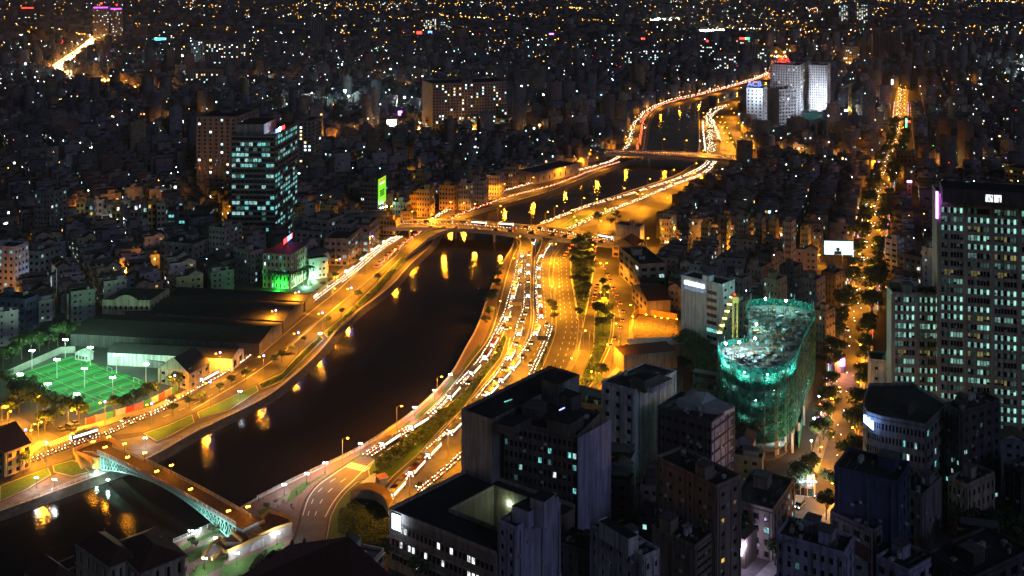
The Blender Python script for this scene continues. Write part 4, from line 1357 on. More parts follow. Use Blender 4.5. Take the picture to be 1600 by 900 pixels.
# black hipped roof in the very front
mb = MB()
fr = empty('hipped_house', G(520,960), 'black hipped tile roof with ridge finials cutting into the bottom edge', 'building')
Cf = [G(650,935,17), G(560,1010,17), G(330,930,17), G(430,872,17)]
mb.prism([p[:2] for p in Cf], 0, 17, M_DARK); mb.build('wall', fr)
mb = MB(); e = 17.0
R0, R1 = G(452,851,24.5), G(545,838,24.5)
for q in ((Cf[2],Cf[1],R1,R0), (Cf[0],Cf[3],R0,R1)):
    mb.quad(*q, M_TILE)
for t in ((Cf[3],Cf[2],R0), (Cf[1],Cf[0],R1)):
    mb.v += [tuple(p) for p in t]; k = len(mb.v); mb.f.append((k-3,k-2,k-1)); mb.m.append(mb.mi(M_TILE))
mb.build('roof', fr); block(Cf, 4)
for t in (0.05, 0.25, 0.98):
    mb = MB(); p = R0+(R1-R0)*t; mb.tube([(p.x,p.y,24.3),(p.x,p.y,25.2),(p.x,p.y,25.9)], [0.45,0.5,0.1], M_TILE, 6); mb.build('finial', fr)
for t in (0.2, 0.35, 0.5, 0.65, 0.8):
    mb = MB(); p = R0+(Cf[2]-R0)*t; mb.ball((p.x,p.y,p.z+0.3), 0.45, M_TILE); mb.build('finial', fr)
# colonial buildings bottom left
for i, (N_, R_, L_, lab) in enumerate((((171,885),(216,867),(121,849),'old cream building with arched windows, its smaller wing at the bottom left'),
                                       ((219,894),(288,866),(176,850),'old cream building with arched windows, its larger wing at the bottom left'))):
    cb, C = building('colonial_building', lab, 'building', N_, R_, L_, 20, M_CREAM, 4, 4, 4, 0.0, 'home', ww=0.3, wh=0.62, seed=20+i, roofstuff=0, parapet=0.0)
    mb = MB(); hip_roof(mb, C, 20.05, 23, M_TILE, 0.7); mb.build('roof', cb)
    mb = MB()
    for a_, b_ in ((C[0],C[1]),(C[3],C[0])):
        for z in (20.0, 15.2, 10.2):
            dd = (b_-a_).normalized(); oo = Vector((dd.y,-dd.x,0)); 
            if oo.y > 0: oo = -oo
            mb.bar((a_.x+oo.x*0.5,a_.y+oo.y*0.5,z-0.3), (b_.x+oo.x*0.5,b_.y+oo.y*0.5,z-0.3), 0.5, M_CREAM, 0.4)
    mb.build('cornice', cb)
lw, C = building('river_shed', 'dark hipped shed beside the cream arched building at the bottom left', 'building', (80,925), (125,905), (38,893), 14, M_CREAM, 2, 0, 0, 0, roofstuff=0, parapet=0)
mb = MB(); hip_roof(mb, C, 14, 18.5, M_TILE, 0.5); mb.build('roof', lw)

# ---------------------------------------------------------------- the block under construction, wrapped in green netting
HN = 34.0
NET = [(1122,541),(1127,552),(1138,562),(1154,571),(1173,577),(1195,578),(1215,575),(1232,567),(1245,555),(1256,525),(1271,478),(1173,470),(1170,500),(1168,528),(1150,532),(1132,535)]
netw = GP(smooth(NET+[NET[0]], 3)[:-1], HN)
con = empty('construction_block', sum(netw, Vector())/len(netw)-Vector((0,0,HN)), 'round-fronted block under construction wrapped in glowing green netting', 'building')
block(netw, 3)
cen = con.location
def shrink(P, s): return [Vector((cen.x+(p.x-cen.x)*s, cen.y+(p.y-cen.y)*s, 0)) for p in P]
core = shrink(netw, 0.96)
mb = MB()
for f in range(11):
    z = 0.4+f*3.2
    mb.prism([p[:2] for p in core], z-0.35, z, M_CONCD, M_CONCD, bottom=True)
mb.build('floor_slab', con)
mb = MB()
for i in range(0, len(core), 3):
    p = core[i]; q = cen+(p-cen)*0.95
    mb.bar((q.x,q.y,0), (q.x,q.y,32.4), 0.8, M_CONC)
tag(mb.build('column', con), kind='stuff')
m, n, l, b = _new('green_netting')
b.inputs['Base Color'].default_value = (0.02, 0.42, 0.32, 1); b.inputs['Roughness'].default_value = 0.8
tc = n.new('ShaderNodeTexCoord'); mp = n.new('ShaderNodeMapping'); mp.inputs['Scale'].default_value = (0.45,0.45,0.4)
no = n.new('ShaderNodeTexNoise'); no.inputs['Scale'].default_value = 1.3; no.inputs['Detail'].default_value = 6
rp = n.new('ShaderNodeMapRange'); rp.inputs[1].default_value = 0.35; rp.inputs[2].default_value = 0.7; rp.inputs[3].default_value = 0.22; rp.inputs[4].default_value = 0.66
l.new(tc.outputs['Object'], mp.inputs['Vector']); l.new(mp.outputs['Vector'], no.inputs['Vector']); l.new(no.outputs['Fac'], rp.inputs[0])
trl = n.new('ShaderNodeBsdfTranslucent'); trl.inputs['Color'].default_value = (0.04,0.62,0.46,1)
trp = n.new('ShaderNodeBsdfTransparent'); trp.inputs['Color'].default_value = (0.55,0.85,0.75,1)
m1 = n.new('ShaderNodeMixShader'); m1.inputs[0].default_value = 0.5
m2 = n.new('ShaderNodeMixShader')
l.new(b.outputs[0], m1.inputs[1]); l.new(trl.outputs[0], m1.inputs[2])
l.new(rp.outputs[0], m2.inputs[0]); l.new(trp.outputs[0], m2.inputs[1]); l.new(m1.outputs[0], m2.inputs[2])
l.new(m2.outputs[0], n['Material Output'].inputs['Surface'])
M_NET = m
net = MB()
nw = len(netw)
for i in range(nw):
    p, q = netw[i], netw[(i+1) % nw]
    for z0, z1 in ((7.5,14),(14,20.5),(20.5,27),(27,34.6)):
        net.quad((p.x,p.y,z0), (q.x,q.y,z0), (q.x,q.y,z1), (p.x,p.y,z1), M_NET)
no_ = net.build('netting', con)
mb = MB()
for i in range(0, nw, 3):
    p = netw[i]; mb.tube([(p.x,p.y,5),(p.x,p.y,36+ (i % 2))], 0.12, M_POLE, 4)
for z in (10.5, 14, 17.2, 20.5, 23.7, 27, 30.5, 34.6):
    for i in range(nw):
        p, q = netw[i], netw[(i+1) % nw]; mb.bar((p.x,p.y,z), (q.x,q.y,z), 0.16, M_IRON)
tag(mb.build('scaffold', con), kind='stuff')
rnd = random.Random(77)
top = np.array([p[:2] for p in shrink(netw, 0.9)])
xs, ys = top[:,0], top[:,1]
mb = MB(); made = 0
M_FORM = mat('formwork', (0.24,0.22,0.19), 0.8, 0.45, 1.2)
M_RUST = mat('rusty_steel', (0.28,0.14,0.07), 0.8, 0.4, 1.5)
while made < 420:
    x, y = rnd.uniform(xs.min(), xs.max()), rnd.uniform(ys.min(), ys.max())
    if not inside(top, np.array([x]), np.array([y]))[0]: continue
    t = rnd.random()
    if t < 0.55: mb.box((x,y,32.42), (rnd.uniform(0.4,3), rnd.uniform(0.4,2.2), rnd.uniform(0.15,1.2)), rnd.choice([M_FORM,M_FORM,M_CONCD,M_RUST,M_TINL]), rnd.choice([0.35,0.35,1.92]))
    elif t < 0.85: mb.bar((x,y,32.42), (x,y,32.4+rnd.uniform(1,3.4)), 0.22, M_RUST)
    else: mb.bar((x,y,32.6), (x+rnd.choice([-5,5])*0.94, y+rnd.choice([-5,5])*0.34, 32.7), 0.18, M_RUST)
    made += 1
tag(mb.build('formwork', con), kind='stuff')
mb = MB()
for i in range(0, len(core), 1):
    p, q = core[i], core[(i+1) % len(core)]
    if p.y > cen.y+12: mb.bar((p.x,p.y,35), (p.x,p.y,38), 0.15, M_POLE)
tag(mb.build('edge_post', con), kind='stuff')
# shop front under it: white columns, lit hoarding towards the street
mb = MB()
for x, y in ((1186,690),(1215,700),(1238,696),(1248,680),(1256,655)):
    p = G(x, y-20, 7.5) ; mb.bar((p.x,p.y,0),(p.x,p.y,7.5), 0.8, M_WHITEP)
mb.build('ground_column', con)
def floodlight(px, h_, label, watts, key, colr=(0.35,1.0,0.86), z=None, group='construction floodlights', r=0.5):
    p = G(px[0], px[1], h_)
    o = empty('floodlight', (p.x, p.y, z if z is not None else 32.4), label, 'floodlight', group)
    zz = o.location.z
    mb = MB(); mb.tube([(p.x,p.y,zz),(p.x,p.y,h_)], 0.1, M_POLE, 5); mb.build('mast', o)
    mb = MB(); mb.ball((p.x,p.y,h_+0.3), r, E_LAMPW); mb.build('lamp_head', o)
    point(o, (0,0,h_+1.0-zz), colr, watts, key, 0.5)
for i, p in enumerate([(1134,538),(1155,536),(1180,530),(1182,508),(1196,468),(1228,471),(1300,466)][:6]):
    floodlight(p, 36.5 if i != 3 else 35, f'glaring site floodlight, {nth(i)} from the front on the netted block', 11000 if i < 2 else (9000 if i == 5 else 4500), 'site_flood_rim' if i < 2 else ('site_flood_big' if i == 5 else 'site_flood'), (0.5,0.9,1.0) if i < 2 else (0.35,1.0,0.86))
for i, t in enumerate((2, 8, 14, 20)):  # lamps added inside the front to make the top netting glow
    p = netw[t+2]; q = cen+(p-cen)*0.86
    point(con, (q.x-cen.x, q.y-cen.y, 30.6), (0.35,1.0,0.86), 2600, 'net_front_glow', 0.3)
    mb = MB(); mb.ball((q.x,q.y,30.9), 0.3, E_LAMPW); mb.build('net_glow_lamp', con)
for i, t in enumerate((5, 17)):
    p = netw[t+2]; q = cen+(p-cen)*0.86
    point(con, (q.x-cen.x, q.y-cen.y, 5.5), (0.6,1.0,0.9), 1500, 'site_gate_lamp', 0.3)
for i, (t, zz) in enumerate(((4,24.2),(11,21.0),(16,24.2),(8,14.6),(14,11.4))):  # dim lamps added on the lower floors to brighten the netting
    p = netw[t+2]; q = cen+(p-cen)*0.84
    point(con, (q.x-cen.x, q.y-cen.y, zz), (0.4,1.0,0.88), 420, 'net_lower_glow', 0.3)
    mb = MB(); mb.ball((q.x,q.y,zz+0.2), 0.25, E_LAMPW); mb.build('net_glow_lamp', con)
# tower crane beside it: mast, slewing jib ringed with lamps
cr_ = G(1162,560,30); cbase = G(1163,640,0)
crane = empty('tower_crane', (cr_.x, cr_.y+16, 0), 'yellow tower crane with a lamp-ringed jib beside the netted block', 'crane')
mb = MB(); cx, cyy = crane.location.x, crane.location.y
M_CRANE = mat('crane_yellow', (0.55,0.36,0.04), 0.5, 0.2, 1.0)
for a in (-0.9,0.9):
    for c in (-0.9,0.9): mb.bar((cx+a,cyy+c,0), (cx+a,cyy+c,47), 0.18, M_CRANE)
for k in range(24):
    z = k*2
    for a, c, e, f in ((-.9,-.9,.9,-.9),(.9,-.9,.9,.9),(-.9,-.9,-.9,.9)):
        mb.bar((cx+a,cyy+c,z), (cx+e,cyy+f,z+2), 0.12, M_CRANE)
mb.build('mast', crane)
j0, j1 = G(1141,528,42), G(1157,477,52); 
j0 = Vector((cx-7,cyy-4,36)); j1 = Vector((cx-0.5,cyy+1,50))
mb = MB()
for s in (Vector((0.7,0,0)), Vector((-0.7,0,0)), Vector((0,0,1.0))):
    mb.bar(j0+s, j1+s, 0.16, M_CRANE)
for k in range(10):
    p, q = j0+(j1-j0)*(k/10), j0+(j1-j0)*((k+1)/10)
    mb.bar(p+Vector((0.7,0,0)), q+Vector((-0.7,0,0)), 0.1, M_CRANE); mb.bar(p+Vector((-0.7,0,0)), q+Vector((0,0,1)), 0.1, M_CRANE)
jb = mb.build('jib', crane)
mb = MB()
for k in range(6):
    p = j0+(j1-j0)*(k/5.5); mb.tube([p-Vector((0.9,0,0)), p+Vector((0.9,0,0))], 0.35, emit('crane_lamp',(1.0,0.8,0.35),4.0), 6)
mb.build('jib_lamp', crane)
mb = MB(); mb.box((cx,cyy,47), (2.4,2.4,2.4), M_CRANE); mb.build('cab', crane)
mb = MB(); mb.ball((cx,cyy,50), 0.3, E_RED); mb.build('beacon', crane)

# ---------------------------------------------------------------- big office tower on the right edge
HT = 96.0
tw, C = building('office_tower', 'huge olive office tower with rows of half-lit windows at the right edge', 'building', (1652,316), (1690,306), (1467,307), HT, M_OLIVE, 29, 0, 0, 0, roofstuff=0, parapet=1.2, grow=4)
p0, p1 = Vector((C[3].x,C[3].y,0)), Vector((C[0].x,C[0].y,0))
d = (p1-p0).normalized(); W = (p1-p0).length; out = Vector((d.y,-d.x,0))
if out.y > 0: out = -out
BAY = 9.2; nb = int(W/BAY); fh = HT/29
# window strips: six tall lights, any of them dark, blinds half down
def bay_mesh(k):
    r = random.Random(900+k); mb = MB()
    style = r.choice(['dark','dark','dark','dark','half','full','dim','dim','half','some','warm','some'])
    for j in range(7):
        x0, x1 = j/7+0.012, (j+1)/7-0.022
        if style == 'dark': m_ = r.choice([M_GLASS,M_GLASS,TF])
        elif style == 'full': m_ = r.choice([TB,TB,TM])
        elif style == 'dim': m_ = r.choice([TF,TM,TF])
        elif style == 'warm': m_ = r.choice([TW,TF,TW,M_GLASS])
        elif style == 'half': m_ = r.choice([TB,TM]) if (j < 3) == (k % 2 == 0) else r.choice([M_GLASS,TF])
        else: m_ = r.choice([M_GLASS,TB,TF,TM])
        z0 = 0.0 if r.random() < 0.75 else 0.35
        mb.quad((x0,0,z0),(x1,0,z0),(x1,0,1),(x0,0,1), m_)
        if z0: mb.quad((x0,0,0),(x1,0,0),(x1,0,z0-0.03),(x0,0,z0-0.03), M_GLASS)
    return mb.mesh('window')
TB = lit_window('tower_room_bright', (0.42,0.95,0.80), 0.62)
TM = lit_window('tower_room_mid', (0.40,0.85,0.70), 0.26)
TF = lit_window('tower_pane_faint', (0.35,0.75,0.60), 0.06)  # faint glow put into the glass, in unlit bays too
TW = lit_window('tower_room_warm', (0.85,0.75,0.25), 0.22)
BAYS = [bay_mesh(k) for k in range(20)]
def tower_front(root, p, d, out, n, floors, fh, bay, z0, rnd, mw):
    mb = MB()
    for c in range(n+1):
        a = p+d*(c*bay)
        mb.box((a.x+out.x*0.15, a.y+out.y*0.15, z0), (1.5,1.1,floors*fh), mw, math.atan2(d.y,d.x))
    mb.build('pier', root)
    mb = MB()
    for f in range(floors+1):
        a, b_ = p+out*0.1, p+d*(n*bay)+out*0.1
        mb.bar((a.x,a.y,z0+f*fh+0.15), (b_.x,b_.y,z0+f*fh+0.15), 0.8, mw, 1.25)
    mb.build('floor_band', root)
    base = root.location
    for f in range(floors):
        for c in range(n):
            a = p+d*(c*bay+0.85)+out*0.04
            me = BAYS[rnd.randrange(20)] if not (rnd.random() < 0.3) else BAYS[0]
            o = bpy.data.objects.new('window', me); COL.objects.link(o); o.parent = root
            w, hh = bay-1.7, fh-1.35
            o.matrix_local = Matrix(((d.x*w, d.y, 0, a.x-base.x), (d.y*w, -d.x, 0, a.y-base.y), (0,0,hh, z0+f*fh+0.85), (0,0,0,1)))
rnd = random.Random(31)
tower_front(tw, p0, d, out, nb, 28, fh, BAY, 0.0, rnd, M_OLIVE)
mb = MB(); CC = rect((1652,304),(1685,296),(1473,294), 101); mb.prism([c[:2] for c in CC], 96, 101, M_DARK, M_ROOF); mb.build('plant_room', tw)
mb = MB()
dd = (CC[0]-CC[3]).normalized(); oo = out*0.06
for t0 in (0.38, 0.455):
    a = CC[3]+(CC[0]-CC[3])*t0+oo; b_ = CC[3]+(CC[0]-CC[3])*(t0+0.065)+oo
    mb.quad((a.x,a.y,97), (b_.x,b_.y,97), (b_.x,b_.y,99.6), (a.x,a.y,99.6), E_WHT)
mb.build('lit_window', tw)
mb = MB(); a = C[3]+out*0.8; mb.bar((a.x-0.8,a.y,88), (a.x-0.8,a.y,98), 0.7, E_PURP); mb.build('neon_tube', tw)
wg, C2 = building('office_wing', 'lower olive office wing with bands of cyan windows left of the huge tower', 'building', (1470,463), (1490,455), (1395,461), 57, M_OLIVE, 17, 0, 0, 0, roofstuff=2, parapet=1.2)
p0, p1 = Vector((C2[3].x,C2[3].y,0)), Vector((C2[0].x,C2[0].y,0))
d2 = (p1-p0).normalized(); o2 = Vector((d2.y,-d2.x,0))
if o2.y > 0: o2 = -o2
tower_front(wg, p0, d2, o2, 2, 17, 57/17, (p1-p0).length/2, 0.0, rnd, M_OLIVE)

wh_, C = building('blue_white_house', 'pale blue-white blank house in front of the huge tower, one amber window', 'building', (1451,571), (1468,561), (1360,564), 25, M_WHITEP, 6, 0, 5, 0.04, 'warm', ww=0.3, wh=0.3, seed=40, roofstuff=2)
# curved corner building with a blue sign
CURVE = [(1359,603),(1351,622),(1350,638),(1356,647),(1377,654),(1410,660),(1446,667),(1481,634),(1425,602)]
cvw = GP(CURVE, 30)
cv, C = building('curved_corner_building', 'dark round-cornered building with a bright blue sign above the street trees', 'building', (1446,667), (0,0), (0,0), 30, M_GREY, 7, 6, 0, 0.10, 'cool', pts=cvw, ww=0.6, wh=0.5, roofstuff=0, parapet=1.0)
mb = MB(); CC = rect((1420,632),(1432,622),(1392,626), 34); mb.prism([c[:2] for c in CC], 30, 34, M_DARK, M_ROOF); mb.build('plant_room', cv)
sa, sb = G(1348.5,649,29), G(1364,662,29)
mb = MB(); E_SB = emit('blue_sign_face', (0.25,0.45,1.0), 12.0, True)
for k in range(6):
    a, b_ = sa+(sb-sa)*(k/6), sa+(sb-sa)*(k/6+0.13)
    mb.quad((a.x,a.y-0.8,27), (b_.x,b_.y-0.8,27), (b_.x,b_.y-0.8,29.6+(k % 2)*0.4), (a.x,a.y-0.8,29.6+(k % 2)*0.4), E_SB)
mb.build('sign_lettering', cv)
mb = MB(); mb.bar((sa.x,sa.y-0.4,26.6), (sb.x,sb.y-0.4,26.6), 0.4, M_IRON); mb.build('sign_frame', cv)
building('dark_tower_block', 'dark block with a lit stair well beside the round-cornered building', 'building', (1502,646), (1562,627), (1476,634), 33, M_DARK, 9, 5, 3, 0.10, 'cool', ww=0.4, wh=0.4, seed=42, roofstuff=2)
building('navy_block', 'broad navy blue blank block at the bottom of the street', 'building', (1402,757), (1442,733), (1304,732), 30, M_BLUEW, 7, 3, 0, 0.03, 'warm', ww=0.4, wh=0.4, seed=43, roofstuff=2)
building('slim_house', 'slim grey house with dark bay windows in front of the navy block', 'building', (1441,776), (1471,749), (1401,764), 21, M_GREY, 5, 0, 1, 0.0, ww=0.35, wh=0.6, seed=44, roofstuff=2)
building('old_villa', 'old stained villa with shutters and a glowing base at the lower right', 'building', (1510,761), (1553,741), (1482,749), 17, M_CREAM, 4, 6, 4, 0.05, 'warm', ww=0.4, wh=0.5, seed=45, roofstuff=1)
building('pale_blue_house', 'pale blue house with rows of windows and roof tanks at the bottom right', 'building', (1319,868), (1348,846), (1214,838), 24, M_LILAC_LIT, 6, 3, 8, 0.05, 'cool', ww=0.5, wh=0.45, seed=46, roofstuff=3)
building('grey_low_house', 'low grey terrace house between the pale blue house and the navy block', 'building', (1365,832), (1392,806), (1298,802), 16, M_GREY, 4, 3, 4, 0.02, seed=47, roofstuff=2)
building('corner_shophouse', 'corner shophouse with blue shuttered windows facing the bright shop', 'building', (1207,800), (1240,752), (1150,775), 15, M_TAN, 4, 6, 4, 0.30, 'cool', ww=0.5, wh=0.5, seed=48, roofstuff=1)
building('bottom_terrace', 'flat dark terrace building at the bottom right corner', 'building', (1520,905), (1610,862), (1440,872), 14, M_DARK, 3, 5, 5, 0.0, seed=49, roofstuff=2)
building('violet_roof_house', 'violet tinged flat roof house on the bottom edge, right of the slim house', 'building', (1420,895), (1460,872), (1370,872), 13, M_LILAC_LIT, 3, 3, 3, 0.0, seed=50, roofstuff=2)
building('end_block', 'dark block at the far right edge below the huge tower', 'building', (1600,742), (1660,720), (1565,730), 20, M_DARK, 6, 4, 3, 0.06, 'cool', seed=51)
# bright shop at the end of the netted block
shop, C = building('bright_shop', 'small brightly lit white shop under the trees at the street corner', 'building', (1272,745), (1284,738), (1240,742), 7, M_WHITEP, 2, 2, 3, 1.0, 'cool', ww=0.9, wh=0.8, seed=52, roofstuff=0)
point(shop, Vector((0,-9,8.5)), (0.8,1.0,1.0), 2600, 'shop_light', 0.6)
mb = MB(); q = shop.location; mb.box((q.x-2,q.y-7.5,7.2), (9,0.6,0.5), E_WHT); mb.build('sign_board', shop)
sh2 = empty('neon_shop', G(1162,885), 'shop front with a glaring white-violet sign at the bottom edge', 'shop')
q = G(1162,885); mb = MB(); mb.box((q.x,q.y+4,0), (9,7,9), M_TAN, 0.9); mb.build('wall', sh2)
mb = MB(); mb.box((q.x,q.y,4.0), (7.0,0.5,2.0), emit('violet_white_sign',(0.75,0.7,1.0),14.0,True), 0.9); mb.build('sign_board', sh2)
point(sh2, (0,-2,7), (0.7,0.6,1.0), 2600, 'violet_shop_light', 0.5)
# hoarding and stalls lit beside the netted block
hd = empty('site_hoarding', G(1262,660), 'green striped site hoarding lit from inside along the street', 'hoarding')
mb = MB(); P = GP([(1248,700),(1254,660),(1262,610),(1272,560)]); mb.wall_strip(P, 0.3, 0, 4.5, mat('hoarding_green',(0.04,0.4,0.3),0.6,0.3,0.4)); mb.build('panel', hd)
for i, (x, y) in enumerate(((1272,655),(1280,620),(1294,663),(1268,690))):
    floodlight((x,y), 7, f'white site lamp beside the green hoarding, {nth(i)} of four', 1800, 'hoarding_flood', (0.8,1.0,0.95), 0.0, 'hoarding lamps', 0.35)
ps = empty('violet_kiosk', G(1306,580), 'kiosk front glowing violet on the left kerb of the straight street', 'kiosk')
q = ps.location; mb = MB(); mb.box((q.x,q.y,0), (5,5,7), M_TAN, 0.3); mb.build('wall', ps)
mb = MB(); mb.box((q.x+2.2,q.y-2.6,3.2), (2.2,0.5,3.4), E_PURP, 0.3); mb.build('sign_board', ps)
point(ps, (3,-5,5), (0.7,0.3,1.0), 1200, 'violet_kiosk_light', 0.4)

# ---------------------------------------------------------------- mid right
building('brown_hall', 'dark hipped hall behind the white block, beside the walled yard', 'building', (975,556), (1058,548), (972,540), 8, M_TAN, 2, 0, 0, 0, roofstuff=0, parapet=0, mr=M_TILE)
shed('long_tin_shed', 'long pale tin-roofed shed along the walled yard', 'building', (985,540), (1078,536), (986,532), 6, 8, M_GREY, M_TINL)
yd = empty('yard_wall', G(1010,505), 'ochre wall round the lit empty yard beside the boulevard', 'wall')
mb = MB(); mb.wall_strip(GP([(990,531),(988,500),(998,490),(1058,500)]), 0.4, 0, 3.2, M_YEL); mb.build('panel', yd)
mb = MB(); P = GP([(991,530),(989,502),(999,492),(1057,501),(1060,528)]); mb.poly([(p.x,p.y,0.05) for p in P], mat('yard_rubble',(0.26,0.2,0.12),0.95,0.5,0.5,bump=0.6)); tag(mb.build('yard_ground'), kind='structure'); block(P, 2)
building('blank_gable_house', 'house with a big blank pale signboard wall by the bridge foot', 'building', (1000,356), (1012,352), (962,352), 14, M_GREY, 3, 0, 0, 0, seed=60, roofstuff=1)
shed('corner_cafe', 'amber lit gabled corner house at the right foot of the near bridge', 'building', (992,385), (1004,376), (965,378), 8, 12, M_YEL, M_TILE, cr=3, cl=3, floors=2, lit=0.3, litset='warm')
building('bridge_foot_block', 'grey roadside block with balconies right beside the near bridge end', 'building', (1000,415), (1022,405), (968,388), 16, M_TAN, 4, 3, 4, 0.12, 'home', seed=61, roofstuff=2)
shed('tiled_house', 'tiled roof house below the bridge foot block', 'building', (1002,442), (1020,436), (980,415), 8, 12, M_TAN, M_TILE, cl=4, floors=2, lit=0.1)
shed('tiled_house', 'tiled roof house second below the bridge foot block', 'building', (1012,470), (1034,462), (988,445), 8, 12, M_TAN, M_TILE, cl=4, floors=2, lit=0.2)
for i, (x, y, wd, hh, m_, lab) in enumerate([(1045,345,20,16,M_CREAM,'cream'),(1075,352,16,20,M_DARK,'dark'),(1106,352,12,22,M_YEL,'ochre'),(1135,350,18,20,M_GREY,'grey'),(1165,340,20,28,M_TAN,'tan balconied'),(1190,345,16,26,M_TAN,'tall tan'),
                       (1212,348,12,24,M_YEL,'narrow ochre'),(1236,350,18,30,M_CREAM,'cream framed'),(1068,362,15,14,M_YEL,'low ochre'),(1120,372,16,14,M_GREY,'low grey'),(1262,362,12,22,M_YEL,'gabled ochre'),(1280,366,14,18,M_DARK,'low dark')]):
    building('row_house', f'{lab} house, {nth(i)} in the amber lit rows right of the near bridge', 'house', (x,y), (x+wd*0.35,y-5), (x-wd*0.65,y-2), hh, m_, max(3,int(hh/3.5)), 2, 4, 0.12, 'home', seed=70+i, group='amber lit houses right of the near bridge', ww=0.55, wh=0.5, roofstuff=1)
bb = empty('billboard', G(1310,405), 'bright cyan-white billboard on a house roof by the straight street', 'billboard')
a, b_ = G(1288,379,20), G(1333,380,20)
bb.location = (a+b_)/2-Vector((0,0,20))
mb = MB(); mb.quad((a.x,a.y,13), (b_.x,b_.y,13), (b_.x,b_.y,21), (a.x,a.y,21), emit('billboard_face',(0.55,0.95,1.0),2.2,True)); mb.build('panel', bb)
mb = MB()
for t in (0.1,0.35,0.65,0.9):
    p = a+(b_-a)*t; mb.bar((p.x,p.y+0.6,0), (p.x,p.y+0.6,21.2), 0.4, M_IRON)
mb.bar((a.x,a.y+0.4,12.8), (b_.x,b_.y+0.4,12.8), 0.5, M_IRON); mb.bar((a.x,a.y+0.4,21.2), (b_.x,b_.y+0.4,21.2), 0.5, M_IRON); mb.build('frame', bb)
mb = MB(); p = a+(b_-a)*0.2; 
for k in range(14):
    th0, th1 = 2*math.pi*k/14, 2*math.pi*(k+1)/14
    c0 = (p.x+0.9*math.cos(th0), p.y-0.1, 16.5+2.2*math.sin(th0)); c1 = (p.x+0.9*math.cos(th1), p.y-0.1, 16.5+2.2*math.sin(th1))
    mb.bar(c0, c1, 0.5, emit('billboard_ring',(1,1,1),5.0))
mb.build('ring_emblem', bb)
p = a+(b_-a)*0.47; mb = MB(); mb.box((p.x,p.y-0.15,13.1), (4.5,0.1,2.0), M_DARK); mb.ball((p.x,p.y-0.15,16.2), 1.2, M_DARK); mb.build('portrait_shape', bb)
building('round_bay_house', 'white house with a round bay of lit balconies right of the straight street', 'building', (1402,378), (1412,374), (1383,374), 20, M_WHITEP, 6, 3, 2, 0.15, 'cool', seed=90, ww=0.7, wh=0.45)
building('street_office', 'grey office house with lit cyan windows in front of the round bay house', 'building', (1440,405), (1466,398), (1398,402), 18, M_GREY, 5, 3, 4, 0.15, 'cool', seed=91)
building('white_side_wall_block', 'white slim block beside the huge tower, a line of small windows on its side', 'building', (1465,392), (1480,385), (1443,387), 30, M_WHITEP, 8, 0, 2, 0.05, seed=92, ww=0.25, wh=0.3)
mast = empty('pink_mast', G(1421,335), 'small lattice mast glowing pink above the houses', 'mast')
q = mast.location; mb = MB()
for s in (-1,1): mb.bar((q.x+s*1.6,q.y,0), (q.x+s*1.2,q.y,24), 0.3, M_RUST)
for k in range(8): mb.bar((q.x-1.6,q.y,k*3), (q.x+1.5,q.y,k*3+3), 0.25, M_RUST)
mb.build('lattice', mast)
mb = MB(); mb.box((q.x,q.y,24), (3.4,0.6,1.4), emit('pink_neon',(1.0,0.35,0.9),8.0)); mb.build('sign_board', mast)
point(mast, (0,-3,24), (1.0,0.3,0.9), 1500, 'pink_light', 0.4)
building('school_block', 'long low block with a row of green-white windows right of the straight street', 'building', (1553,285), (1562,280), (1505,280), 12, M_GREY, 3, 0, 12, 0.5, 'cyan', seed=93, ww=0.6, wh=0.5)
building('balcony_block', 'amber lit balconied block at the right edge above the huge tower', 'building', (1625,268), (1640,262), (1570,262), 20, M_YEL, 5, 0, 8, 0.2, 'warm', seed=94, ww=0.6, wh=0.5)
building('green_lit_house', 'house with green-white lit rooms right of the straight street', 'building', (1470,272), (1480,268), (1434,266), 10, M_GREY, 3, 2, 8, 0.5, 'cyan', seed=95)
for i, (x, y) in enumerate(((1160,475),(1190,465),(1215,440),(1160,438),(1245,455),(1290,490),(1120,420),(1240,420),(1190,420),(1275,440),(1305,430),(1090,405),(1150,402),(1205,400))):
    hh = [24,18,30,20,16,20,16,22,18,20,16,14,15,18][i]
    building('teal_lit_house', f'plain dark house behind the netted block, {nth(i)} of the cluster', 'house', (x,y), (x+14,y-7), (x-22,y-4), hh, [M_GREY,M_DARK,M_TAN][i % 3], int(hh/3.4), 3, 4, 0.05, 'cool', seed=100+i, group='dark houses behind the netted block', ww=0.4, wh=0.4)

# ---------------------------------------------------------------- left bank, near the pitch
yh, C = shed('yellow_house', 'yellow lit gabled house by the road junction at the left edge', 'building', (8,706), (44,690), (-40,682), 9, 14, M_YEL, M_TILE, along='R', cr=3, cl=4, floors=3, lit=0.1, litset='cool', ww=0.5, wh=0.55)
ws, C = shed('long_white_warehouse', 'long white-walled warehouse with black roof behind the football pitch', 'building', (362,560), (388,545), (168,550), 6, 8, M_WHITEP, M_ROOF, along='L', cr=2, cl=0, lit=0)
shed('gabled_warehouse', 'gabled warehouse with a green lit gable beside the football pitch', 'building', (296,583), (327,566), (248,573), 7, 12.5, M_CREAM, M_ROOF, along='R', cr=3, cl=3, floors=2, ww=0.35, wh=0.4)
shed('low_club_house', 'low pale club house at the far corner of the football pitch', 'building', (138,553), (142,549), (118,550), 3.5, 5, M_WHITEP, M_TINL, cl=4, lit=0.3)
shed('parking_roof', 'long grey shelter roof behind the pitch', 'building', (255,566), (270,560), (200,560), 3, 3.6, M_GREY, M_TIN)
shed('dark_warehouse', 'vast dark warehouse nearest the white-walled one, its amber gable on the road', 'building', (405,536), (441,504), (110,521), 6, 8.5, M_DARK, M_ROOF, along='L')
shed('dark_warehouse', 'vast dark warehouse second along the left road', 'building', (443,501), (474,473), (180,485), 6, 8.5, M_DARK, M_ROOF, along='L')
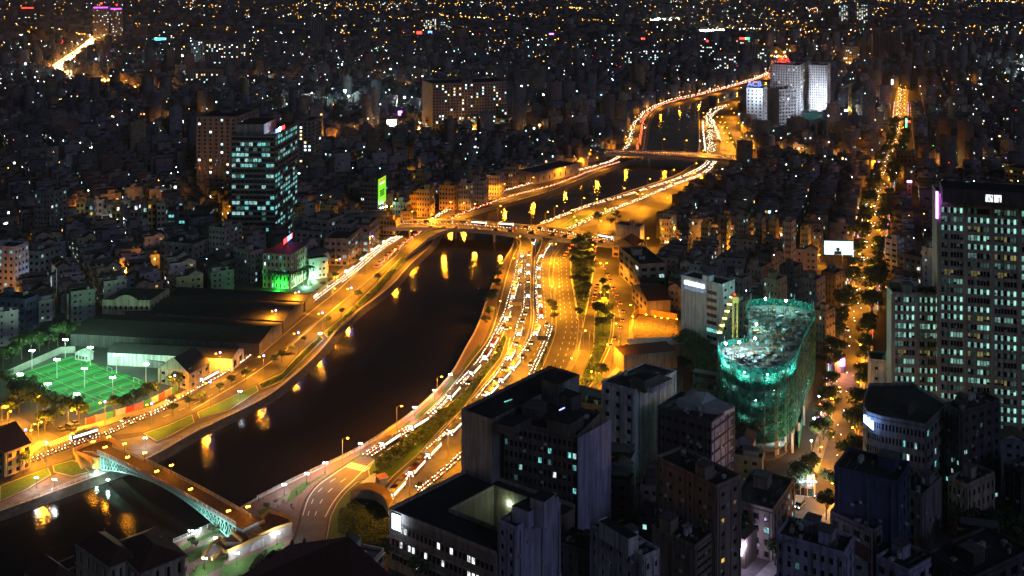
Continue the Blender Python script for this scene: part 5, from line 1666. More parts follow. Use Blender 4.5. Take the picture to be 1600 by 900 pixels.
shed('dark_warehouse', 'dark warehouse third along the left road, next to the green lit building', 'building', (477,470), (490,459), (270,459), 6, 8, M_DARK, M_ROOF, along='L')
th, C = building('assembly_hall', 'pale hall with a curved centre gable among the dark warehouses', 'building', (234,471), (264,452), (160,470), 11, M_CREAM, 2, 5, 9, 0.0, ww=0.4, wh=0.4, roofstuff=0, parapet=0.6)
mb = MB(); dd = C[3]-C[0]; k0 = C[0]+dd*0.5
for t in range(10):
    x0, x1 = -0.28+0.056*t, -0.28+0.056*(t+1); z = 11+3.2*math.cos((x0+x1)/2/0.28*math.pi/2)
    a, b_ = k0+dd*x0, k0+dd*x1; mb.wall_strip([a,b_], 0.5, 11, z, M_CREAM)
mb.build('centre_gable', th)
mb = MB(); hip_roof(mb, C, 11.05, 14.5, M_ROOF, 0.2); mb.build('roof', th)
# houses at the left edge
for i, (N_, R_, L_, hh, m_, fl, lab) in enumerate((((78,302),(104,294),(48,304),33,M_GREY,9,'tall grey tenement with a balconied front at the left edge'), ((22,388),(44,380),(-20,385),26,M_LILAC_LIT,7,'violet tinged block at the left edge below the grey tenement'),
      ((62,395),(92,385),(20,392),16,M_GREY,4,'low grey house beside the violet block'), ((325,331),(342,322),(243,332),17,M_DARK,4,'long dark office with two rows of cyan windows'),
      ((352,358),(378,348),(333,354),28,M_GREY,8,'slender grey block in front of the glass tower'), ((303,384),(330,372),(250,378),20,M_GREY,5,'wide grey house left of the slender block'),
      ((392,395),(398,388),(366,388),18,M_GREY,5,'small grey house between the glass tower and the green lit building'), ((40,470),(60,462),(-10,465),16,M_BLUEW,4,'blue tinged house at the left edge behind the pitch'),
      ((345,412),(372,402),(310,405),12,M_DARK,3,'low dark house below the slender block'), ((130,345),(150,338),(105,342),10,M_DARK,2,'low shed roof before the market row'))):
    building('block_house', lab, 'building', N_, R_, L_, hh, m_, fl, 4, 5, 0.10 if i != 3 else 0.35, 'cyan' if i == 3 else 'cool', seed=130+i, ww=0.5, wh=0.45)
# the red and amber market row
for i in range(17):
    x = 108+i*14.0; y = 316 - abs(i-9)*0.4 + (i % 3)*3 + (6 if i > 12 else 0)
    hh = [13,16,20,14,17,22,16,19,15,23,24,15,18,20,12,17,13][i]
    building('market_house', f'narrow house, {nth(i)} from the left in the red and amber market row', 'house', (x+10,y), (x+14,y-4), (x,y-1), hh, [M_TAN,M_YEL,M_CREAM,M_TAN][i % 4], max(3,hh//4), 1, 2, 0.30, 'home', seed=150+i, group='market row houses', ww=0.6, wh=0.55, roofstuff=1)
mk = empty('market_stalls', G(190,352), 'bright cyan-lit market canopy in front of the amber row', 'canopy')
mb = MB(); q = mk.location
for k in range(7):
    p = G(155+k*9,352); mb.box((p.x,p.y,2.6), (8,5,0.25), M_TINL); mb.bar((p.x-3,p.y,0),(p.x-3,p.y,2.6),0.15,M_POLE); mb.box((p.x,p.y-2.4,2.2), (6,0.2,0.35), E_COOL)
mb.build('canopy', mk)
rs = empty('red_sign', G(138,322), 'red lit sign on a house in the market row', 'sign')
mb = MB(); q = G(138,318,12); rs.location = (q.x,q.y-3,0); mb.box((q.x,q.y-3,9), (4,0.4,3.2), E_RED); mb.build('panel', rs); mb = MB(); mb.bar((q.x,q.y-2.7,0),(q.x,q.y-2.7,9),0.3,M_IRON); mb.build('post', rs)

# green-lit classical building
gb, C = building('green_lit_building', 'classical building washed in green light with a red and blue roof sign', 'building', (454,397), (479,382), (411,395), 20, M_CREAM, 5, 7, 7, 0.22, 'cool', ww=0.4, wh=0.55, seed=180, roofstuff=0, parapet=0)
mb = MB(); hip_roof(mb, C, 20.1, 25, M_TILE, 0.8, 0.5); mb.build('roof', gb)
mb = MB(); dd = C[1]-C[0]; 
s0, s1 = G(444,380,25), G(458,369,25)
for k in range(7):
    a, b_ = s0+(s1-s0)*(k/7), s0+(s1-s0)*(k/7+0.11)
    mb.quad((a.x,a.y-1,24.5), (b_.x,b_.y-1,24.5), (b_.x,b_.y-1,27.4), (a.x,a.y-1,27.4), E_RED if k < 3 else (E_BLUE if k < 6 else E_RED))
mb.build('sign_lettering', gb)
mb = MB(); mb.bar((s0.x,s0.y-0.7,24), (s1.x,s1.y-0.7,24), 0.3, M_IRON); mb.build('sign_frame', gb)
gc = gb.location
uo = (C[1]-C[0]).normalized(); o_r = Vector((uo.y,-uo.x,0))
if o_r.y > 0: o_r = -o_r
for i, (t, kk, w_, c_) in enumerate(((0.25,7,9000,(0.30,1.0,0.55)), (0.75,7,9000,(0.30,1.0,0.55)))):
    p = C[0]+(C[1]-C[0])*t+o_r*kk
    point(gb, Vector((p.x,p.y,1.2))-gc, c_, w_, 'green_wash', 0.5)
p = C[3]+(C[0]-C[3])*0.72+Vector((-0.3,-1,0)).normalized()*4; point(gb, Vector((p.x,p.y,1.5))-gc, (0.02,1.0,0.08), 7000, 'green_pool', 0.5)
p = G(478,372,26); point(gb, Vector((s0.x+4,s0.y-3,27))-gc, (0.6,0.1,0.9), 800, 'roof_sign_glow', 0.5)
pr = empty('sail_canopy', G(490,442), 'white fabric sail canopy beside the green lit building', 'canopy')
mb = MB(); q = pr.location; a, b_, c_ = G(480,424,5), G(490,410,9), G(491,420,3.5)
mb.quad(a, c_, b_, b_+Vector((-2,3,-2)), M_WHITEP); mb.build('sail', pr); mb = MB(); mb.bar((b_.x,b_.y,0), b_, 0.2, M_POLE); mb.build('mast', pr)
# glass office tower
gt, C = building('glass_tower', 'tall dark glass office tower with bright cyan floors left of the canal', 'building', (429,212), (464,193), (366,210), 74, M_DARK, 21, 9, 10, 0.75, 'cyan', ww=0.9, wh=0.62, seed=193, rows=True, bands=M_GREY, roofstuff=0, parapet=1.2, single=False, depth=0.5)
mb = MB(); CC = rect((412,192),(432,182),(375,190), 82); mb.prism([c[:2] for c in CC], 74, 81, M_GREY, M_ROOF); mb.build('plant_room', gt)
mb = MB(); a, b_ = C[0]+(C[1]-C[0])*0.02+Vector((0.6,-0.6,0)), C[0]+(C[1]-C[0])*0.42+Vector((0.6,-0.6,0))
for k in range(6):
    p, q = a+(b_-a)*(k/6), a+(b_-a)*(k/6+0.13)
    mb.quad((p.x,p.y,75.6), (q.x,q.y,75.6), (q.x,q.y,78), (p.x,p.y,78), E_BLUE if k < 2 else (E_LAMPW if k == 2 else (E_BLUE if k == 3 else E_RED)))
mb.build('sign_lettering', gt)
mb = MB(); mb.bar(a+Vector((0,0,75.4)), b_+Vector((0,0,75.4)), 0.4, M_IRON); mb.build('sign_frame', gt)
pd, C = building('glass_tower_podium', 'low glass podium with lit rooms at the foot of the glass tower', 'building', (432,340), (463,332), (355,337), 14, M_DARK, 4, 8, 10, 0.3, 'cyan', ww=0.9, wh=0.6, seed=191)
building('apartment_tower', 'grey apartment tower behind the glass tower, scattered white windows', 'building', (369,184), (404,171), (316,181), 63, M_GREY, 19, 6, 7, 0.12, 'far', ww=0.4, wh=0.5, seed=192)
building('apartment_tower', 'slimmer grey apartment tower right of the glass tower', 'building', (487,190), (502,183), (462,189), 50, M_GREY, 15, 3, 4, 0.16, 'far', ww=0.5, wh=0.5, seed=193)
# grey roadside blocks
for i, (N_, R_, L_, hh, m_, fl, lab) in enumerate((((512,346),(530,336),(474,341),24,M_GREY,6,'windowless grey hall behind the roadside blocks'), ((543,375),(569,353),(507,374),16,M_TAN,4,'tan roadside block, nearest the green lit building'),
      ((576,354),(592,340),(546,349),17,M_TAN,4,'tan roadside block with lit floors, nearest the near bridge'), ((500,364),(515,354),(462,361),18,M_GREY,5,'grey stepped house behind the tan roadside block'),
      ((548,352),(560,344),(524,350),20,M_GREY,5,'grey upper block between the two tan roadside blocks'))):
    building('roadside_block', lab, 'building', N_, R_, L_, hh, m_, fl, 5, 4, 0.12 if i != 2 else 0.5, 'cool', seed=200+i, ww=0.6, wh=0.45, roofstuff=1)
# tower with the green billboard
gw, C = building('billboard_tower', 'dark slim tower carrying a tall lit green billboard', 'building', (590,287), (602,280), (564,286), 29, M_DARK, 9, 0, 5, 0.10, 'cool', ww=0.8, wh=0.5, seed=210, roofstuff=1)
a, b_ = C[0]+Vector((0.5,-0.4,0)), C[1]+Vector((0.5,-0.4,0)); a.z = b_.z = 0
mb = MB(); mb.quad((a.x,a.y,13), (b_.x,b_.y,13), (b_.x,b_.y,32), (a.x,a.y,32), emit('green_billboard',(0.25,0.9,0.02),1.1,True)); mb.build('billboard_face', gw)
mb = MB()
for z, t0, t1, m_ in ((29.6,0.1,0.9,emit('red_print',(1.0,0.1,0.02),1.6)), (27.4,0.15,0.85,E_WHT), (22,0.2,0.8,M_GRASS), (20.4,0.2,0.75,M_GRASS), (18.8,0.25,0.8,M_GRASS)):
    p, q = a+(b_-a)*t0+Vector((0.1,-0.1,0)), a+(b_-a)*t1+Vector((0.1,-0.1,0)); mb.quad((p.x,p.y,z), (q.x,q.y,z), (q.x,q.y,z+1.1), (p.x,p.y,z+1.1), m_)
mb.build('billboard_print', gw)
mb = MB(); p = b_+Vector((3,-2,0))
for k in range(3): mb.ball((a.x+2+k*2.2, a.y-3, 12.0+k*0.6), 0.4, E_LAMPW)
mb.build('flood_lamp', gw)
point(gw, Vector((b_.x+2,b_.y-4,12))-gw.location, (0.6,1.0,0.8), 2500, 'billboard_flood', 0.5)
arc, C = building('arcade_house', 'amber lit house with rows of round arches below the green billboard', 'building', (618,345), (625,341), (590,343), 10, M_YEL, 3, 1, 6, 0.15, 'warm', ww=0.6, wh=0.6, seed=211)
for i, (x, y, wd, hh, m_) in enumerate([(465,326,36,15,M_YEL),(520,328,24,15,M_YEL),(556,330,20,13,M_TAN),(634,318,26,12,M_CREAM),(671,298,24,20,M_YEL),(709,292,30,18,M_YEL),(735,288,22,20,M_CREAM),(756,284,24,18,M_CREAM),(660,272,20,16,M_YEL),(780,276,24,16,M_CREAM),(805,262,20,16,M_TAN),(640,332,14,9,M_YEL),(655,306,16,12,M_YEL)]):
    building('waterfront_house', f'amber lit house, {nth(i)} of the left bank row around the near bridge', 'house', (x,y), (x+wd*0.3,y-5), (x-wd*0.7,y-2), hh, m_, max(3,int(hh/3.6)), 2, 5, 0.12, 'warm', seed=220+i, group='left bank house row', ww=0.5, wh=0.5, roofstuff=1)
building('amber_warehouse', 'long low warehouse with an amber lit wall on the left bank', 'building', (836,272), (904,256), (806,267), 9, M_CREAM, 1, 8, 3, 0.0, ww=0.2, wh=0.4, seed=240, roofstuff=0, mr=M_ROOF)

# ---------------------------------------------------------------- farther landmarks
wa, C = building('wide_apartment_slab', 'wide brown apartment slab with many white windows in mid distance', 'building', (792,128), (801,122), (676,132), 58, M_GREY, 17, 2, 26, 0.16, 'far', ww=0.5, wh=0.5, seed=250, roofstuff=2)
building('slab_podium', 'stepped podium with cyan lit galleries under the wide apartment slab', 'building', (795,186), (803,180), (664,185), 18, M_GREY, 5, 2, 20, 0.3, 'cyan', ww=0.8, wh=0.5, seed=251)
ai, C = building('white_tower', 'white floodlit tower with red roof letters AIA beyond the far bend', 'building', (1250,103), (1258,99), (1203,102), 69, M_WHITEP, 22, 2, 12, 0.10, 'far', ww=0.4, wh=0.5, seed=260, roofstuff=1)
p = (C[0]+C[3])/2; text('AIA', ai, (p.x-2, p.y-1.0, 70.5), 10, emit('red_letters',(1.0,0.04,0.02),3.0), 0)
w2, C2 = building('white_tower', 'second white floodlit tower, right of the one with red letters', 'building', (1292,103), (1297,99), (1265,103), 69, M_WHITEP, 22, 1, 8, 0.12, 'warm', ww=0.4, wh=0.5, seed=261)
building('white_tower', 'slim white tower between the two floodlit towers', 'building', (1264,100), (1268,98), (1254,100), 66, M_WHITEP, 21, 0, 3, 0.1, 'warm', ww=0.4, wh=0.5, seed=262)
building('grey_hotel', 'grey block with a grid of dark windows before the white towers', 'building', (1244,139), (1248,136), (1217,141), 42, M_GREY, 10, 0, 6, 0.03, 'warm', ww=0.5, wh=0.5, seed=263)
ac, C = building('bank_tower', 'white topped bank tower with blue roof letters beside the canal', 'building', (1191,139), (1198,135), (1168,140), 49, M_WHITEP, 12, 2, 4, 0.04, 'cool', ww=0.4, wh=0.5, seed=264, roofstuff=0)
p = (C[0]+C[3])/2; text('ACB', ac, (p.x, p.y-0.5, 50.0), 8.5, emit('blue_letters',(0.12,0.25,1.0),3.0), 0)
point(ac, (C[0]+C[3])/2-ac.location+Vector((0,-14,-4)), (0.7,0.85,1.0), 30000, 'bank_flood', 1.0)
for i, (x, y) in enumerate(((1208,171),(1263,150),(1279,165),(1292,165),(1302,165),(1322,173))):
    floodlight((x,y), 24 if i else 10, f'blue-white site floodlight, {nth(i)} from the left before the white towers', 900000, 'tower_flood', (0.78,0.85,1.0), 0.0, 'floodlights before the white towers', 1.2)
building('site_fence_block', 'dark teal screened site below the white towers', 'building', (1322,180), (1330,176), (1255,178), 12, mat('teal_screen',(0.02,0.12,0.10),0.8,0.3,0.2), 2, 0, 0, 0, seed=266, roofstuff=1)
c2 = empty('tower_crane', G(1328,205), 'slim amber tower crane right of the white towers', 'crane')
q = c2.location; mb = MB()
for s in (-1.2,1.2):
    mb.bar((q.x+s,q.y,0), (q.x+s,q.y,54), 0.5, M_CRANE)
for k in range(12): mb.bar((q.x-1.2,q.y,k*4.5), (q.x+1.2,q.y,k*4.5+4.5), 0.35, M_CRANE)
mb.build('mast', c2); mb = MB(); mb.bar((q.x,q.y,54), (q.x-8,q.y,50), 1.2, M_CRANE); mb.bar((q.x,q.y,54),(q.x+3,q.y,55),1.0,M_CRANE); mb.build('jib', c2)
point(c2, (0,-8,8), SOD, 9000, 'crane_amber', 0.5)
FARB = [ # left, right, roof row, base row, colour, lit, label
 (152,172,10,64,M_GREY,0.10,'left one of the twin far towers with violet crowns',9), (177,194,12,63,M_GREY,0.12,'right one of the twin far towers with violet crowns',9),
 (36,60,13,42,M_DARK,0.06,'far tower with a red roof sign at the upper left',6), (490,507,29,77,M_GREY,0.0,'far pale tower lit amber at its foot',5), (507,519,40,76,M_DARK,0.0,'dark companion of the far pale tower',4),
 (299,322,64,108,M_GREY,0.22,'far housing block, left of the pair at the upper left',6), (322,386,68,114,M_GREY,0.16,'far housing slab, the wide one at the upper left',16), (290,347,110,141,M_TAN,0.25,'far low housing block below the wide slab',14),
 (586,605,26,46,M_GREY,0.25,'far pale block, upper middle',6), (667,684,29,47,M_GREY,0.5,'far green-white lit block, left of the pair',5), (686,706,30,47,M_GREY,0.3,'far block, right of the green-white pair',5),
 (976,1003,80,110,M_GREY,0.25,'far housing slab, left half of the pair before the canal bend',9), (1005,1038,78,112,M_GREY,0.2,'far housing slab, right half of the pair before the canal bend',9),
 (1094,1118,66,104,M_DARK,0.18,'far dark tower, leftmost of the cluster left of the white towers',7), (1120,1152,84,126,M_TAN,0.15,'brown tower, nearest of the cluster left of the white towers',8), (1150,1174,62,104,M_TAN,0.14,'far tower with a red and green roof sign',7),
 (1176,1200,72,108,M_TAN,0.14,'far brown tower just left of the white towers',6), (1364,1396,52,102,M_DARK,0.0,'black unlit tower right of the white towers',6), (1396,1408,50,82,M_TAN,0.0,'far slim brown tower beside the black tower',3),
 (1318,1345,74,104,M_GREY,0.15,'grey far block left of the black tower',8), (1262,1292,84,104,M_TAN,0.0,'dark roofed block behind the white towers',6), (1340,1358,7,38,M_GREY,0.45,'far tall lit tower, right of the pair on the top edge',5), (1314,1327,7,38,M_GREY,0.35,'far tall lit tower, left of the pair on the top edge',4),
 (1290,1312,8,36,M_DARK,0.05,'far dark tower on the top edge',5), (1550,1577,38,62,M_GREY,0.35,'far lit block, upper right',7), (1578,1590,34,62,M_TAN,0.02,'far brown block, upper right',3), (1488,1502,72,88,M_BLUEW,0.7,'far blue-white glowing block, upper right',4),
 (922,938,50,80,M_DARK,0.06,'far dark tower, upper middle',4), (1000,1012,62,82,M_DARK,0.03,'far tower with a small red sign, upper middle',3), (1508,1542,155,172,M_DARK,0.15,'dark office slab right of the straight street',8),
 (1495,1520,178,212,M_DARK,0.04,'dark block with green lit stair, first of three at the right',5), (1530,1555,180,212,M_DARK,0.15,'dark block with amber rooms, second of three at the right',5), (1562,1592,182,212,M_DARK,0.10,'dark block with green lit stair, third of three at the right',6),
 (430,456,150,182,M_TAN,0.12,'brown mid-distance block before the bright junction',6), (1240,1258,228,250,M_WHITEP,0.03,'white blank block below the white towers',3), (1400,1432,240,268,M_DARK,0.02,'dark block right of the straight street bend',5)]
for i, (x0, x1, yt, yb, m_, lit_, lab, cols) in enumerate(FARB):
    h_ = EYE*(1-(yt-HOR)/(yb-HOR))
    fl = max(4, int(h_/3.5))
    r_, C = building('far_tower' if h_ > 45 else 'far_block', lab, 'building', (x1-2,yt+0.6), (x1+2,yt-0.4), (x0,yt+0.3), h_, m_, fl, 0, cols, lit_, 'far', ww=0.5, wh=0.5, seed=300+i, roofstuff=1, parapet=1.5)
    w_ = (C[0]-C[3]).length; mdp = (C[0]+C[3])/2
    crown = {0: (emit('violet_crown',(0.75,0.1,1.0),3.0),0.9), 1: (emit('violet_crown',(0.75,0.1,1.0),3.0),0.8), 2: (E_RED,0.6), 15: (E_RED,0.5), 28: (E_RED,0.5), 13: (E_RED,0.15)}.get(i)
    if crown:
        mb = MB(); a_ = math.atan2((C[0]-C[3]).y,(C[0]-C[3]).x)
        mb.box((mdp.x,mdp.y-0.8,h_-3.5 if i < 2 else h_+1.6), (w_*crown[1],1.2,3.2), crown[0], a_)
        if i == 15: q = mdp+(C[0]-C[3])*0.3; mb.box((q.x,q.y-1.2,h_+1.5), (w_*0.3,1.2,3.3), E_GRN, a_)
        mb.build('roof_sign', r_)
        if i < 2:
            mb = MB(); mb.ball((mdp.x,mdp.y+4,h_+9), 2.2, E_RED); mb.tube([(mdp.x,mdp.y+4,h_),(mdp.x,mdp.y+4,h_+9)], 0.5, M_IRON, 4); mb.build('beacon', r_)
# neon signs standing among far houses: (x, y, width px, height px, colour)
for i, (x, y, wpx, hpx, m_, lab) in enumerate([(93,66,10,7,E_RED,'glowing red roof board at the upper left'), (250,61,18,4,emit('teal_neon',(0.1,0.85,0.95),3.0),'teal lit roof band at the upper left'), (582,157,9,4,E_BLUE,'blue-violet neon board left of the wide slab'),
      (625,178,6,9,E_PURP,'violet and white upright sign by the bright junction'), (612,192,15,10,emit('white_board',(0.95,1.0,0.9),4.0,True),'big white lit board at the bright junction'), (970,60,11,2.5,E_GRN,'green and red roof sign, upper middle'),
      (1006,63,7,3,E_RED,'red roof sign on a far tower, upper middle'), (1306,100,9,4,emit('violet_blue_neon',(0.2,0.12,1.0),8.0),'violet-blue board right of the white towers'), (1306,65,6,4,E_RED,'red cross-shaped neon beyond the white towers'),
      (1394,128,2.5,8,emit('pale_blue_neon',(0.55,0.75,1.0),9.0),'upright pale blue neon sign left of the straight street'), (1416,192,2,14,E_GRN,'upright green neon strip by the straight street'), (1419,190,7,2.5,E_RED,'red shop sign by the straight street'),
      (860,53,10,2,E_PURP,'small violet sign far in the upper middle') , (292,97,5,5,E_PURP,'pink board at the foot of the far housing block'), (1196,72,4,3,E_RED,'small red beacon sign left of the white towers'), (655,51,8,4,E_RED,'red board below the green-white lit pair'), (672,51,6,5,E_BLUE,'blue board below the green-white lit pair'),
      (300,271,12,9,emit('lilac_front',(0.6,0.55,1.0),2.0),'lilac lit shop front left of the glass tower')]):
    zc = 14.0 if y < 250 else 8
    q = G(x, y, zc); sc = q.y/FOC
    o = empty('neon_sign', (q.x,q.y,0), lab, 'sign')
    mb = MB(); mb.box((q.x,q.y,zc-hpx*sc/2), (wpx*sc,0.6,hpx*sc), m_); mb.build('panel', o)
    mb = MB(); mb.bar((q.x,q.y+0.8,0), (q.x,q.y+0.8,zc), 0.8, M_IRON); mb.build('post', o)

# ================================================================ FOOTBALL PITCH
PC = [G(14,590), G(113,556), G(247,603), G(140,648)]      # left, back, right, front
pu, pv = PC[3]-PC[0], PC[1]-PC[0]
m, n, l, b = _new('artificial_turf')
tc = n.new('ShaderNodeTexCoord'); mp = n.new('ShaderNodeMapping')
mp.inputs['Rotation'].default_value = (0, 0, -math.atan2(pu.y, pu.x))
sx = n.new('ShaderNodeSeparateXYZ'); l.new(tc.outputs['Object'], mp.inputs['Vector']); l.new(mp.outputs['Vector'], sx.inputs[0])
ma = n.new('ShaderNodeMath'); ma.operation = 'MULTIPLY'; ma.inputs[1].default_value = 1/8.4; l.new(sx.outputs['X'], ma.inputs[0])
fr_ = n.new('ShaderNodeMath'); fr_.operation = 'FRACT'; l.new(ma.outputs[0], fr_.inputs[0])
gt_ = n.new('ShaderNodeMath'); gt_.operation = 'GREATER_THAN'; gt_.inputs[1].default_value = 0.5; l.new(fr_.outputs[0], gt_.inputs[0])
mx = n.new('ShaderNodeMixRGB'); mx.inputs['Color1'].default_value = (0.007,0.15,0.018,1); mx.inputs['Color2'].default_value = (0.014,0.31,0.04,1); l.new(gt_.outputs[0], mx.inputs['Fac'])
no = n.new('ShaderNodeTexNoise'); no.inputs['Scale'].default_value = 1.5; no.inputs['Detail'].default_value = 6
m3 = n.new('ShaderNodeMixRGB'); m3.blend_type = 'MULTIPLY'; m3.inputs['Fac'].default_value = 0.5; l.new(mx.outputs[0], m3.inputs['Color1']); l.new(no.outputs['Fac'], m3.inputs['Color2'])
l.new(m3.outputs[0], b.inputs['Base Color']); b.inputs['Roughness'].default_value = 0.9
mb = MB(); mb.poly([(p.x,p.y,0.10) for p in PC], m)
po = mb.build('football_field', origin=tuple(PC[0])); tag(po, kind='structure')
block(PC, 10)
def pp(s, t): return PC[0]+pu*s+pv*t
mb = MB()
def ln(a, c): mb.strip([pp(*a), pp(*c)], 0.13, 0.115, M_YLINE)
for k in range(4):
    ln((0.02,0.02+k*0.32), (0.98,0.02+k*0.32))
for s in (0.02, 0.34, 0.66, 0.98):
    ln((s,0.02), (s,0.98))
for s in (0.18,0.5,0.82):
    for t in (0.18,0.5,0.82):
        c = pp(s,t)
        mb.strip([c+Vector((3*math.cos(q*math.pi/8), 3*math.sin(q*math.pi/8), 0)) for q in range(17)], 0.12, 0.12, M_YLINE)
tag(mb.build('pitch_marking', po, tuple(PC[0])), kind='stuff')
for i, (s, t) in enumerate(((0.5,0.97),(0.82,0.97),(0.5,0.03),(0.82,0.03),(0.18,0.97),(0.18,0.03))):
    c = pp(s,t); un_ = pu.normalized(); g = empty('goal', c, f'white football goal, {nth(i)} counted along the pitch ends', 'goal', 'football goals')
    mb = MB(); a, e = c-un_*2, c+un_*2
    mb.bar((a.x,a.y,0.1),(a.x,a.y,2.2),0.15,M_RAIL); mb.bar((e.x,e.y,0.1),(e.x,e.y,2.2),0.15,M_RAIL); mb.bar((a.x,a.y,2.2),(e.x,e.y,2.2),0.15,M_RAIL); mb.build('frame', g)
FL = [(50,549),(89,563),(102,532),(132,577),(141,544),(182,556),(228,570),(176,591),(32,586),(75,601),(120,617)]
for i, p in enumerate(FL):
    q = G(p[0], p[1], 8.0)
    o = empty('pitch_floodlight', (q.x,q.y,0), f'white floodlight mast of the football pitch, {nth(i)} counted from the far left', 'floodlight', 'pitch floodlights')
    mb = MB(); mb.tube([(q.x,q.y,0),(q.x,q.y,8)], [0.2,0.12], M_RAIL, 6); mb.build('mast', o)
    mb = MB(); mb.bar((q.x-0.9,q.y,8.1),(q.x+0.9,q.y,8.1),0.2,M_RAIL); mb.build('crossbar', o)
    for s in (-0.7,0.7):
        mb = MB(); mb.box((q.x+s,q.y,8.15),(0.9,0.5,0.45), emit('pitch_lamp',(0.8,1.0,0.92),60.0)); mb.build('lamp_head', o)
    point(o, (0,0,9.2), (0.45,1.0,0.62), 7600 if i < 8 else 3400, 'pitch_flood' if i < 8 else 'pitch_flood_dim', 0.6)
# walls of the pitch: painted panels along the road, net wall at the back
pw = empty('pitch_wall', G(200,655), 'wall of coloured panels between the football pitch and the road', 'wall')
P = resample(GP(smooth([(134,664),(165,655),(200,645),(240,630),(285,606)], 3)), 4.0)
cols_ = [mat('panel_red',(0.4,0.06,0.04),0.7,0.2,1), mat('panel_white',(0.5,0.5,0.5),0.7,0.2,1), mat('panel_green',(0.05,0.3,0.12),0.7,0.2,1), mat('panel_pink',(0.45,0.2,0.2),0.7,0.2,1)]
for i, (a, c) in enumerate(zip(P, P[1:])):
    mb = MB(); mb.wall_strip([a+(c-a)*0.03, a+(c-a)*0.97], 0.25, 0, 2.6, cols_[(i*7) % 4]); mb.build('panel', pw)
mb = MB()
for a in P: mb.bar((a.x,a.y,0),(a.x,a.y,2.9),0.4,M_CONC)
tag(mb.build('post', pw), kind='stuff')
wl_ = empty('back_wall', G(60,566), 'pale wall with climbing plants along the far left side of the pitch', 'wall')
mb = MB(); mb.wall_strip(GP([(5,592),(50,572),(95,552),(118,551)]), 0.4, 0, 3.0, M_CONC); mb.build('panel', wl_)

# ================================================================ VEGETATION
def leaf_cloud(mb, centres, n, size, rnd, mats, flat=0.7):
    for _ in range(n):
        c, r = rnd.choice(centres)
        while True:
            v = Vector((rnd.uniform(-1,1), rnd.uniform(-1,1), rnd.uniform(-1,1)))
            if 0.25 < v.length < 1: break
        p = Vector(c)+Vector((v.x*r, v.y*r, v.z*r*flat))
        nrm = (v.normalized()+Vector((rnd.gauss(0,0.6), rnd.gauss(0,0.6), rnd.gauss(0.4,0.6)))).normalized()
        t = nrm.cross(Vector((rnd.random(), rnd.random(), rnd.random()))).normalized(); s_ = nrm.cross(t)
        a = size*rnd.uniform(0.6,1.4)
        mb.quad(p-t*a-s_*a*0.6, p+t*a-s_*a*0.5, p+t*a*0.8+s_*a*0.6, p-t*a*0.7+s_*a*0.5, rnd.choice(mats))
def tree_proto(k, h, spread, n, size):
    rnd = random.Random(400+k)
    root = link('street_tree', None)
    mb = MB()
    th_ = h*0.42
    mb.tube([(0,0,0),(0.1,0,th_*0.5),(0.05,0.1,th_)], [0.28*h/9,0.2*h/9,0.15*h/9], M_BARK, 6)
    cen_ = []
    for j in range(7):
        a = j*2*math.pi/7+rnd.uniform(-0.3,0.3); rr = spread*rnd.uniform(0.35,0.75); zz = th_+h*rnd.uniform(0.12,0.45)
        e = (rr*math.cos(a), rr*math.sin(a), zz)
        mb.tube([(0.05,0.1,th_*0.95), (e[0]*0.5,e[1]*0.5,(th_+zz)/2+0.3), e], [0.11*h/9,0.07*h/9,0.03*h/9], M_BARK, 4)
        cen_.append((e, spread*rnd.uniform(0.3,0.5)))
    cen_ += [((0,0,h*0.8), spread*0.5), ((spread*0.2,-spread*0.2,h*0.72), spread*0.5)]
    mb.build('trunk', root, (0,0,0))
    mb = MB(); leaf_cloud(mb, cen_, n, size, rnd, [M_LEAF,M_LEAF,M_LEAFD]); mb.build('crown', root, (0,0,0))
    return root
TREES = [tree_proto(0,9,4.2,900,0.34), tree_proto(1,11,5.0,1000,0.38), tree_proto(2,7.5,3.3,700,0.30), tree_proto(3,13,6.2,1200,0.42)]
SHRUB = tree_proto(5,3.6,1.7,260,0.22)
def palm_proto():
    rnd = random.Random(55); root = link('palm_tree', None)
    mb = MB(); mb.tube([(0,0,0),(0.1,0,4),(0.15,0.05,9)], [0.3,0.22,0.18], M_BARK, 7); mb.build('trunk', root, (0,0,0))
    mb = MB()
    for k in range(13):
        a = k*2*math.pi/13; d_ = Vector((math.cos(a), math.sin(a), 0)); s_ = Vector((-d_.y,d_.x,0))
        pts = [Vector((0.15,0.05,9))+d_*(4.2*t)+Vector((0,0,1.6*math.sin(t*2.4)-1.9*t*t)) for t in [i/6 for i in range(7)]]
        for i in range(6):
            w0, w1 = 0.5*math.sin((i+0.3)/6.6*math.pi), 0.5*math.sin((i+1.3)/7.4*math.pi)
            dn = Vector((0,0,-0.3))
            mb.quad(pts[i], pts[i+1], pts[i+1]+s_*w1+dn*w1, pts[i]+s_*w0+dn*w0, M_LEAF); mb.quad(pts[i+1], pts[i], pts[i]-s_*w0+dn*w0, pts[i+1]-s_*w1+dn*w1, M_LEAF)
    mb.build('crown', root, (0,0,0))
    return root
PALM = palm_proto()
PROTOS += TREES + [SHRUB, PALM]
rv = random.Random(12)
def plant(proto, pts, fmt, group, cat='tree', sc=(0.85,1.2), world=False, z=0.15, name=None):
    for i, p in enumerate(pts):
        q = p if world else G(*p)
        pr_ = proto if not isinstance(proto, list) else rv.choice(proto)
        o = copy_tree(pr_)
        if name: o.name = name
        o.location = (q.x, q.y, z); o.rotation_euler = (0,0,rv.uniform(0,6.28)); s_ = rv.uniform(*sc); o.scale = (s_,s_,s_*rv.uniform(0.9,1.1))
        tag(o, fmt.format(nth(i)), cat, group)
